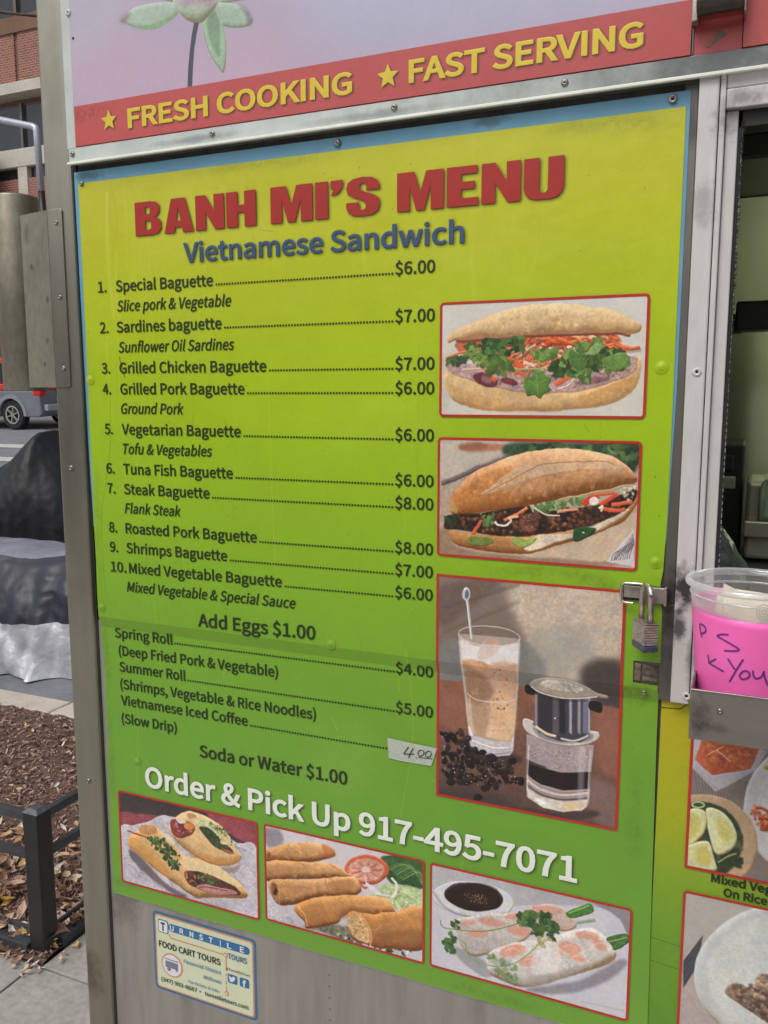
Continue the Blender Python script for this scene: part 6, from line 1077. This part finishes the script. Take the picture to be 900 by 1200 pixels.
def plastic():
    m = bpy.data.materials.new('clear_plastic'); m.use_nodes = True; n = m.node_tree.nodes; l = m.node_tree.links; n.remove(n['Principled BSDF']); out = n['Material Output']
    tr = n.new('ShaderNodeBsdfTransparent'); tr.inputs[0].default_value = (.97, .97, .985, 1); df = n.new('ShaderNodeBsdfTranslucent'); df.inputs[0].default_value = (.94, .94, 1, 1); d2 = n.new('ShaderNodeBsdfDiffuse'); d2.inputs[0].default_value = (.92, .92, .97, 1)
    gl_ = n.new('ShaderNodeBsdfGlossy'); gl_.inputs['Roughness'].default_value = .12; lw_ = n.new('ShaderNodeLayerWeight'); lw_.inputs[0].default_value = .35
    a = n.new('ShaderNodeMixShader'); a.inputs[0].default_value = .5; l.new(df.outputs[0], a.inputs[1]); l.new(d2.outputs[0], a.inputs[2])
    mr = n.new('ShaderNodeMapRange'); mr.inputs[3].default_value = .20; mr.inputs[4].default_value = .92; l.new(lw_.outputs['Facing'], mr.inputs[0])
    b_ = n.new('ShaderNodeMixShader'); l.new(mr.outputs[0], b_.inputs[0]); l.new(tr.outputs[0], b_.inputs[1]); l.new(a.outputs[0], b_.inputs[2])
    c = n.new('ShaderNodeMixShader'); c.inputs[0].default_value = .10; l.new(b_.outputs[0], c.inputs[1]); l.new(gl_.outputs[0], c.inputs[2]); l.new(c.outputs[0], out.inputs[0]); return m
M_pl = plastic()
H = .1405; R0, R1 = .0455, .0565
def rad(h): return R0+(R1-R0)*(h/H)**.9
k_ = B(); prof = [(rad(h), h) for h in (0, .004, .02, .05, .08, .110, .1105, .118, .122)]; prof[6] = (rad(.110)+.0012, .1115); prof[7] = (rad(.118)+.0012, .118); prof[8] = (R1+.0005, .124)
k_.lathe((CX, CY, CZ), prof+[(R1+.001, .1345)], 72); ob('body', k_, M_pl, CUP, smooth=True)
k_ = B(); k_.lathe((CX, CY, CZ), [(.0001, .0015), (R0-.002, .0012), (R0, 0)], 48); ob('base', k_, M_pl, CUP, smooth=True)
k_ = B(); pr_ = [(R1+.001+.0036*math.cos(t)*.95+.002, .1370+.0036*math.sin(t)) for t in [2*math.pi*i/10 for i in range(10)]]; k_.lathe((CX, CY, CZ), pr_+[pr_[0]], 72); ob('rim', k_, M_pl, CUP, smooth=True)
k_ = B(); pr_ = [(R1+.0008+.0010*math.cos(t), .1262+.0012*math.sin(t)) for t in [2*math.pi*i/6 for i in range(6)]]; k_.lathe((CX, CY, CZ), pr_+[pr_[0]], 72); ob('rim_bead', k_, M_pl, CUP, smooth=True)
for a_ in range(24):     # fine moulded ribs below the rim
    t = a_*math.pi/12; k_ = B(); q1 = R1+.0009; k_.bar((CX+q1*math.cos(t), CY+q1*math.sin(t), CZ+.1125), (CX+q1*math.cos(t), CY+q1*math.sin(t), CZ+.124), .0006, .0006); ob('rib', k_, M_pl, CUP)
# pink paper wrap, its top edge cut on a slant
def ang(x): return x
k_ = B(); na, nh = 96, 14; 
def topz(t): return float(np.interp(math.degrees(t), [-120, -76, -40, -15, 6, 20, 90], [.120, .1180, .1146, .1124, .1108, .1110, .108]))
for j in range(nh+1):
    for i in range(na+1):
        t = -2.75+5.5*i/na; h = .002+(topz(t)-.002)*j/nh; r = rad(h)+.0008+.0002*math.sin(t*9+h*80)
        k_.v.append((CX+r*math.sin(t), CY-r*math.cos(t), CZ+h))
for j in range(nh):
    for i in range(na): k_.f.append((j*(na+1)+i, j*(na+1)+i+1, (j+1)*(na+1)+i+1, (j+1)*(na+1)+i))
wrap = ob('pink_paper', k_, M_pink, CUP, smooth=True); md = wrap.modifiers.new('thickness', 'SOLIDIFY'); md.thickness = .0003; md.offset = -1
def cyl_stroke(pts, w=.0013):      # pen strokes on the wrap: (angle in degrees, height in mm)
    Q = cat_rom(np.array(pts, float), 6, False) if len(pts) > 2 else np.array([np.array(pts[0])*(1-u)+np.array(pts[1])*u for u in np.linspace(0, 1, 8)]); b = B(); n = len(Q)
    S = np.stack([np.radians(Q[:, 0])*.052, Q[:, 1]/1000], 1); d = np.gradient(S, axis=0); d /= np.maximum(1e-9, np.hypot(d[:, 0], d[:, 1]))[:, None]; nn = np.stack([-d[:, 1], d[:, 0]], 1)*w/2
    for sg in (1, -1):
        for (a, h) in (S+nn*sg): r = rad(h)+.0013; t = a/.052; b.v.append((CX+r*math.sin(t), CY-r*math.cos(t), CZ+h))
    b.f = [(i, n+i, n+i+1, i+1) for i in range(n-1)]; return b
SB = B()
def pen(*pts, w=.0017): q = cyl_stroke(pts, w); SB.add(q.v, q.f)
pen((-57.2, 99.1), (-56.1, 92.9), (-53.4, 86.0))
pen((-55.9, 99.0), (-49.1, 98.7), (-46.5, 94.4), (-51.2, 90.7), (-55.1, 90.1))
pen((-20.2, 96.4), (-26.8, 95.5), (-32.5, 92.8))
pen((-32.5, 92.6), (-20.5, 88.9), (-9.8, 84.4))
pen((-9.8, 84.4), (-11.4, 82.2), (-24.4, 79.7))
pen((-43.8, 71.1), (-42.1, 62.1))
pen((-33.2, 69.5), (-42.6, 63.2))
pen((-42.6, 63.2), (-32.5, 61.1), (-24.1, 58.8))
pen((-20.3, 72.9), (-16.7, 68.0), (-12.6, 63.3))
pen((-5.2, 74.7), (-11.3, 63.1), (-17.9, 49.8))
pen((-5.4, 62.3), (-7.8, 58.3), (-5.5, 55.0), (0.2, 57.1), (1.6, 61.3), (-1.8, 63.7), (-5.4, 62.3))
pen((4.7, 64.8), (5.5, 59.4), (8.9, 57.1), (13.3, 59.6), (15.0, 65.0))
pen((15.0, 65.0), (16.4, 58.7), (20.2, 50.9))
ob('handwriting', SB, M_marker, CUP, fix=False)
BN = empty('banknotes', (CX, CY, CZ+.01), 'folded pale banknotes with green print standing inside the tip container', 'banknotes')
def note(pts3, m, nm, parent=BN, th=.0004):
    b = B(); b.add(pts3, [tuple(range(len(pts3)))]); o = ob(nm, b, m, parent, fix=False); md = o.modifiers.new('t', 'SOLIDIFY'); md.thickness = th; return o
def crumple(name, x0, x1, y, z0, z1, tilt, lean, seed, m=M_note):
    b = B(); n1, n2 = 16, 12
    for j in range(n2+1):
        for i in range(n1+1):
            u, v = i/n1, j/n2; x = x0+(x1-x0)*u+tilt*(v-.5); z = z0+(z1-z0)*v+tilt*.5*(u-.5); yy_ = y+lean*v+.003*NZ.noise(Vector((u*3+seed, v*3, seed)))+.0012*NZ.noise(Vector((u*9+seed, v*9, seed)))
            b.v.append((x, yy_, z))
    for j in range(n2):
        for i in range(n1): b.f.append((j*(n1+1)+i, j*(n1+1)+i+1, (j+1)*(n1+1)+i+1, (j+1)*(n1+1)+i))
    o = ob(name, b, m, BN, smooth=True); md = o.modifiers.new('t', 'SOLIDIFY'); md.thickness = .0003; return o
crumple('banknote', -.020, .034, -.137, 1.205, 1.3045, -.004, .004, 2.0); crumple('banknote', -.028, .012, -.126, 1.205, 1.296, .010, .006, 5.0); crumple('banknote', -.012, .038, -.118, 1.205, 1.308, -.008, .008, 9.0); crumple('banknote', -.030, -.020, -.120, 1.215, 1.306, .006, .0, 12.0)
note([(-.0225, -.130, 1.296), (-.0215, -.130, 1.3185), (-.0060, -.127, 1.3105), (.0, -.127, 1.300)], M_note, 'folded_corner')
k_ = B()
for r_ in (.0062, .0040, .0018): stroke(k_, [(.0150+r_*math.cos(t), 1.2955+r_*1.2*math.sin(t)) for t in np.linspace(0, 6.3, 14)], .0008, -.1399)
ob('green_seal', k_, M_noteg, BN, fix=False)
k_ = B(); stroke(k_, [(-.010, 1.276), (-.007, 1.280), (-.004, 1.276)], .0012, -.1396); stroke(k_, [(-.002, 1.2755), (.000, 1.2795), (.003, 1.2765)], .0010, -.1396); ob('green_print', k_, M_noteg, BN, fix=False)
k_ = B(); k_.box(.028, .034, -.1399, -.1395, 1.262, 1.300); ob('brown_fold', k_, mat('note_shadow_edge', (168, 150, 132), None, .8), BN)

# ------------------------------------------------------------------ covered motorcycles at the kerb
M_blackc = mat('black_bike_cover', (20, 21, 25), (28, 29, 35), .5, 0, 6, .004, 14, spec=.4); M_navy = mat('navy_grey_bike_cover', (44, 46, 57), (58, 60, 72), .42, 0, 5, .004, 12, spec=.5); M_silver = mat('silver_cover_cloth', (222, 224, 228), (190, 192, 200), .42, .2, 9, .007, 26, rvar=.12)
M_tyre = mat('tyre_rubber', (30, 30, 30), (40, 40, 40), .85, 0, 20)
def bike(cx, cy, yaw, L, prof, wid, ground, m, m2, split, label, seed, nu=170, nv=96, fold=.03):
    e = empty('covered_motorcycle', (0, 0, 0), label, 'motorcycle', 'covered motorcycles at the kerb'); top, low, cap = B(), B(), B(); V = {}
    for i in range(nu+1):
        u = i/nu; h = np.interp(u, *zip(*prof)); w = np.interp(u, *zip(*wid))
        for j in range(nv+1):
            a = math.pi*j/nv; c_, s_ = math.cos(a), math.sin(a); yy_ = w*math.copysign(abs(c_)**.75, c_); z = h*abs(s_)**.62
            fl = max(0, 1-z/max(h, .01)); n_ = NZ.noise(Vector((u*7+seed, a*1.3, z*1.2))); f2 = NZ.noise(Vector((u*26+seed, a*.9+z*2.2, seed)))*fold*(.3+fl)
            th = math.atan2(z-1.35, (u-.70)*L) if m2 is None else (u*9+z*5); f2 += fold*1.5*(abs(NZ.noise(Vector((th*(3.2 if m2 is None else 1.1), seed, a*.5))))-.25)*(.4+.6*fl); cr = (abs(NZ.noise(Vector((u*34, z*22+a*3, seed+4))))-.2)*(.030 if (m2 is not None and fl > .55) else .016); dr = .05*n_+f2+cr; x = (u-.5)*L+.03*n_
            yy_ += (dr+.05*fl*fl)*(c_ if abs(c_) > .15 else .2*c_); z += .02*n_*(1-fl)+.010*NZ.noise(Vector((u*22, a*6, seed)))
            V[i, j] = (x, yy_, max(z, .012)+ground)
    idx = {}
    def put(b, key): 
        k = (id(b),)+key
        if k not in idx: idx[k] = len(b.v); b.v.append(V[key])
        return idx[k]
    for i in range(nu):
        for j in range(nv):
            q = [(i, j), (i+1, j), (i+1, j+1), (i, j+1)]; hem = 8
            hi = 35; b = top if m2 is None else (low if not hem <= j < nv-hem else (top if (j < hi or j > nv-hi) else cap)); b.f.append(tuple(put(b, p) for p in q))
    ob('cover', top, m, e, smooth=True)
    if cap.f: ob('cover_top_sheen', cap, mat('cover_cloth_sky_sheen', (150, 151, 164), (120, 121, 136), .42, 0, 5, .005, 14), e, smooth=True)  # paler band along the top paints the sky's sheen on the navy cover
    if low.f: ob('silver_skirt', low, m2, e, smooth=True)
    for sx in (-.38, .36): t_ = B(); t_.lathe((sx*L, -.05, ground+.26), [(.13, 0), (.24, .005), (.26, .03), (.26, .07), (.24, .095), (.13, .1)], 24, 'y', True); ob('wheel', t_, M_tyre, e)
    e.location = (cx, cy, 0); e.rotation_euler = (0, 0, yaw); return e
bike(-5.32, 3.80, R(8), 2.3, [(0, .35), (.12, .60), (.35, .80), (.52, 1.0), (.60, 1.10), (.695, 1.30), (.71, 1.30), (.80, 1.05), (.92, .72), (1, .4)], [(0, .12), (.2, .34), (.55, .46), (.70, .40), (.9, .3), (1, .1)], -.07, M_blackc, None, 0, 'motorcycle hidden under a peaked black cover, behind the silver hemmed one', 3.0)
bike(-4.15, 2.86, R(8), 2.5, [(0, .40), (.1, .62), (.4, .70), (.60, .69), (.8, .76), (.92, .66), (1, .4)], [(0, .15), (.2, .34), (.6, .42), (.85, .38), (1, .15)], -.10, M_navy, M_silver, .25, 'motorcycle under a low navy cover with a crumpled silver hem by the kerb', 8.0, fold=.045)

# ------------------------------------------------------------------ car on the far side of the road
M_cg = mat('grey_plastic_cladding', (116, 122, 128), (104, 110, 116), .45, 0, 3); M_cr = mat('orange_red_car_paint', (206, 58, 36), (196, 52, 34), .25, 0, 1, spec=.6); M_ct = mat('red_tail_lamp', (210, 28, 32), None, .12); M_cc = mat('clear_lamp', (206, 196, 190), None, .15); M_cb = mat('pale_bumper', (164, 168, 170), (150, 154, 156), .4); M_rim = mat('alloy_wheel', (196, 196, 192), (176, 176, 172), .3, .5, 30)
def car(label, X, Y, Z, paint, clad=True):
    e = empty('parked_car', (0, 0, 0), label, 'car', 'cars parked across the road'); W, L = 1.82, 4.4
    def slab_(name, pts, y0, y1, m, bev=.03, par=e): b = B(); b.prism(pts, y0, y1); return ob(name, b, m, par, bevel=bev)
    lower = [(-L, .32), (-L, .78), (-L+.1, .95), (-.03, .95), (-.01, .40), (-.10, .32), (-.52, .32), (-.56, .50), (-.66, .70), (-.86, .79), (-1.10, .79), (-1.30, .68), (-1.40, .48), (-1.42, .32), (-3.2, .32), (-3.25, .52), (-3.4, .73), (-3.6, .79), (-3.85, .74), (-4.0, .6), (-4.05, .32)]
    body = slab_('lower_body', lower, .0, W, M_cg if clad else paint)
    slab_('upper_body', [(-L+.12, .953), (-L+.25, 1.05), (-3.1, 1.12), (-.06, 1.12), (-.03, .953)], .02, W-.02, paint); cab = slab_('cabin', [(-3.1, 1.123), (-2.5, 1.68), (-2.2, 1.75), (-.30, 1.75), (-.10, 1.123)], .08, W-.08, paint, .04)
    for x0, x1 in ((-2.95, -2.05), (-1.97, -1.2), (-1.12, -.36)): slab_('side_window', [(x0, 1.16), (x0+(.45 if x0 < -2.5 else .03), 1.62), (x1, 1.62), (x1, 1.16)], .070, .082, M_glass, 0, cab)
    ob('rear_window', B().box(-.205, -.19, .25, W-.25, 1.2, 1.6), M_glass, cab)
    for s in (0, 1):
        y = -.006 if s == 0 else W-.15
        for xc in (-.98, -3.62):
            if clad:
                a = B(); ri, ro = .405, .50; n = 20
                for k in range(n+1): t = math.pi*k/n*1.04-.06; a.v += [(xc+r*math.cos(t), yy, .37+r*math.sin(t)) for yy in (y-.012, y+.16) for r in (ri, ro)]
                for k in range(n): o = 4*k; a.f += [(o, o+1, o+5, o+4), (o+2, o+6, o+7, o+3), (o+1, o+3, o+7, o+5), (o, o+4, o+6, o+2)]
                ob('wheel_arch', a, mat('lighter_grey_arch', (138, 146, 152), (128, 136, 142), .5), e)
            w_ = B(); yw = .03 if s == 0 else W-.25; w_.lathe((xc, yw, .37), [(.22, .0), (.33, -.005), (.365, .03), (.37, .08), (.37, .14), (.36, .19), (.22, .2)], 32, 'y'); wh = ob('wheel', w_, M_tyre, e, smooth=False)
            rm = B(); rm.lathe((xc, yw, .37), [(.225, .0), (.215, .02), (.20, .05), (.0001, .06)], 32, 'y'); ob('rim_dish', rm, mat('dark_wheel_hollow', (60, 60, 62), None, .5), wh)
            sp = B(); sp.lathe((xc, yw-.012, .37), [(.225, .005), (.225, -.004), (.195, -.004), (.19, .02)], 32, 'y'); sp.lathe((xc, yw, .37), [(.055, .03), (.05, -.008), (.0001, -.01)], 16, 'y')
            for k in range(6): t = k*math.pi/3+.3; sp.bar((xc+.03*math.cos(t), yw+.004, .37+.03*math.sin(t)), (xc+.2*math.cos(t), yw-.002, .37+.2*math.sin(t)), .02, .055, (0, 1, 0))
            ob('rim', sp, M_rim, wh)
        yl = -.012 if s == 0 else W-.20
        tl = ob('tail_lamp', B().box(-.22, .012, yl, yl+.20, .83, 1.0), M_ct, e, bevel=.03); ob('tail_lamp_clear', B().box(-.16, .008, yl+.006, yl+.18, 1.002, 1.06), M_cc, tl, bevel=.02); ob('tail_lamp_upper', B().box(-.16, .008, yl+.006, yl+.16, 1.062, 1.12), M_ct, tl, bevel=.02)
    bp_ = ob('rear_bumper', B().box(-.20, .10, .10, W-.02, .46, .62), M_cb, e, bevel=.03); ob('number_plate', B().box(.0, .012, .75, 1.2, .68, .82), M_rim, e, bevel=.004); ob('tailgate_handle', B().box(.0, .014, .62, .84, .93, .96), M_black, e, bevel=.004)
    ob('door_line', B().box(-1.62, -1.61, -.002, .01, .4, 1.1), M_black, e); ob('front_bumper', B().box(-L-.08, -L+.15, .05, W-.05, .35, .66), M_cg, e, bevel=.05)
    e.location = (X, Y, Z); e.rotation_euler = (math.atan(SL), 0, 0); return e
car('grey and orange-red boxy car across the road, rear wheel and tail lamp in view', -15.78, 14.62, zr(14.62), M_cr)
car('plain red car parked farther up the road, mostly hidden at the left', -21.4, 14.7, zr(14.7), mat('deep_red_car_paint', (170, 34, 30), (160, 30, 28), .25), False)

# ------------------------------------------------------------------ street tree whose thin branch crosses the top corner
M_bark = mat('grey_brown_bark', (112, 96, 84), (84, 72, 62), .9, 0, 14, .01, 40, (1, 1, .3))
TB = empty('street_tree', (-4.35, 1.25, 0), 'street tree beyond the left edge, its thin bare branch crossing the top left corner', 'tree')
k_ = B(); k_.tube([(-4.35, 1.25, -.05), (-4.36, 1.26, .4), (-4.38, 1.24, 1.6), (-4.35, 1.28, 3.0), (-4.5, 1.2, 4.6), (-4.6, 1.1, 6.2)], [.13, .105, .095, .085, .06, .03], 14); ob('trunk', k_, M_bark, TB, smooth=True)
def branch(pts, r0, r1): n = len(pts); b = B(); b.tube(cat_rom3(pts, 4), [r0+(r1-r0)*i/((n-1)*4) for i in range((n-1)*4+1)], 7); ob('branch', b, M_bark, TB, smooth=True)
branch([(-4.36, 1.27, 2.9), (-4.1, 1.5, 3.22), (-3.78, 1.82, 3.42), (-3.62, 1.99, 3.345), (-3.50, 2.10, 3.31), (-3.40, 2.18, 3.28), (-3.22, 2.3, 3.27)], .02, .006)
branch([(-3.66, 1.94, 3.37), (-3.55, 2.0, 3.42), (-3.45, 2.1, 3.52)], .006, .003)
for i in range(9): a = i*.7+.3; z = 3.2+i*.33; branch([(-4.4-.02*i, 1.25, z), (-4.4-.6*abs(math.cos(a)), 1.25+.5*math.sin(a), z+.4), (-4.4-1.3*abs(math.cos(a)), 1.25+1.0*math.sin(a), z+1.0)], .025, .005)
lf = B()
for i in range(420):
    a = RS.rand()*6.28; r = RS.uniform(.3, 1.5); leaf(lf, Vector((-5.2+r*math.cos(a)*.7, 1.1+r*math.sin(a), RS.uniform(4.4, 7.0))), .05, RS.rand()*6.28, RS.randn(), RS.randn(), .5)
ob('crown', lf, M_leaf, TB, fix=False, kind='stuff')
print('objects', len(bpy.data.objects))
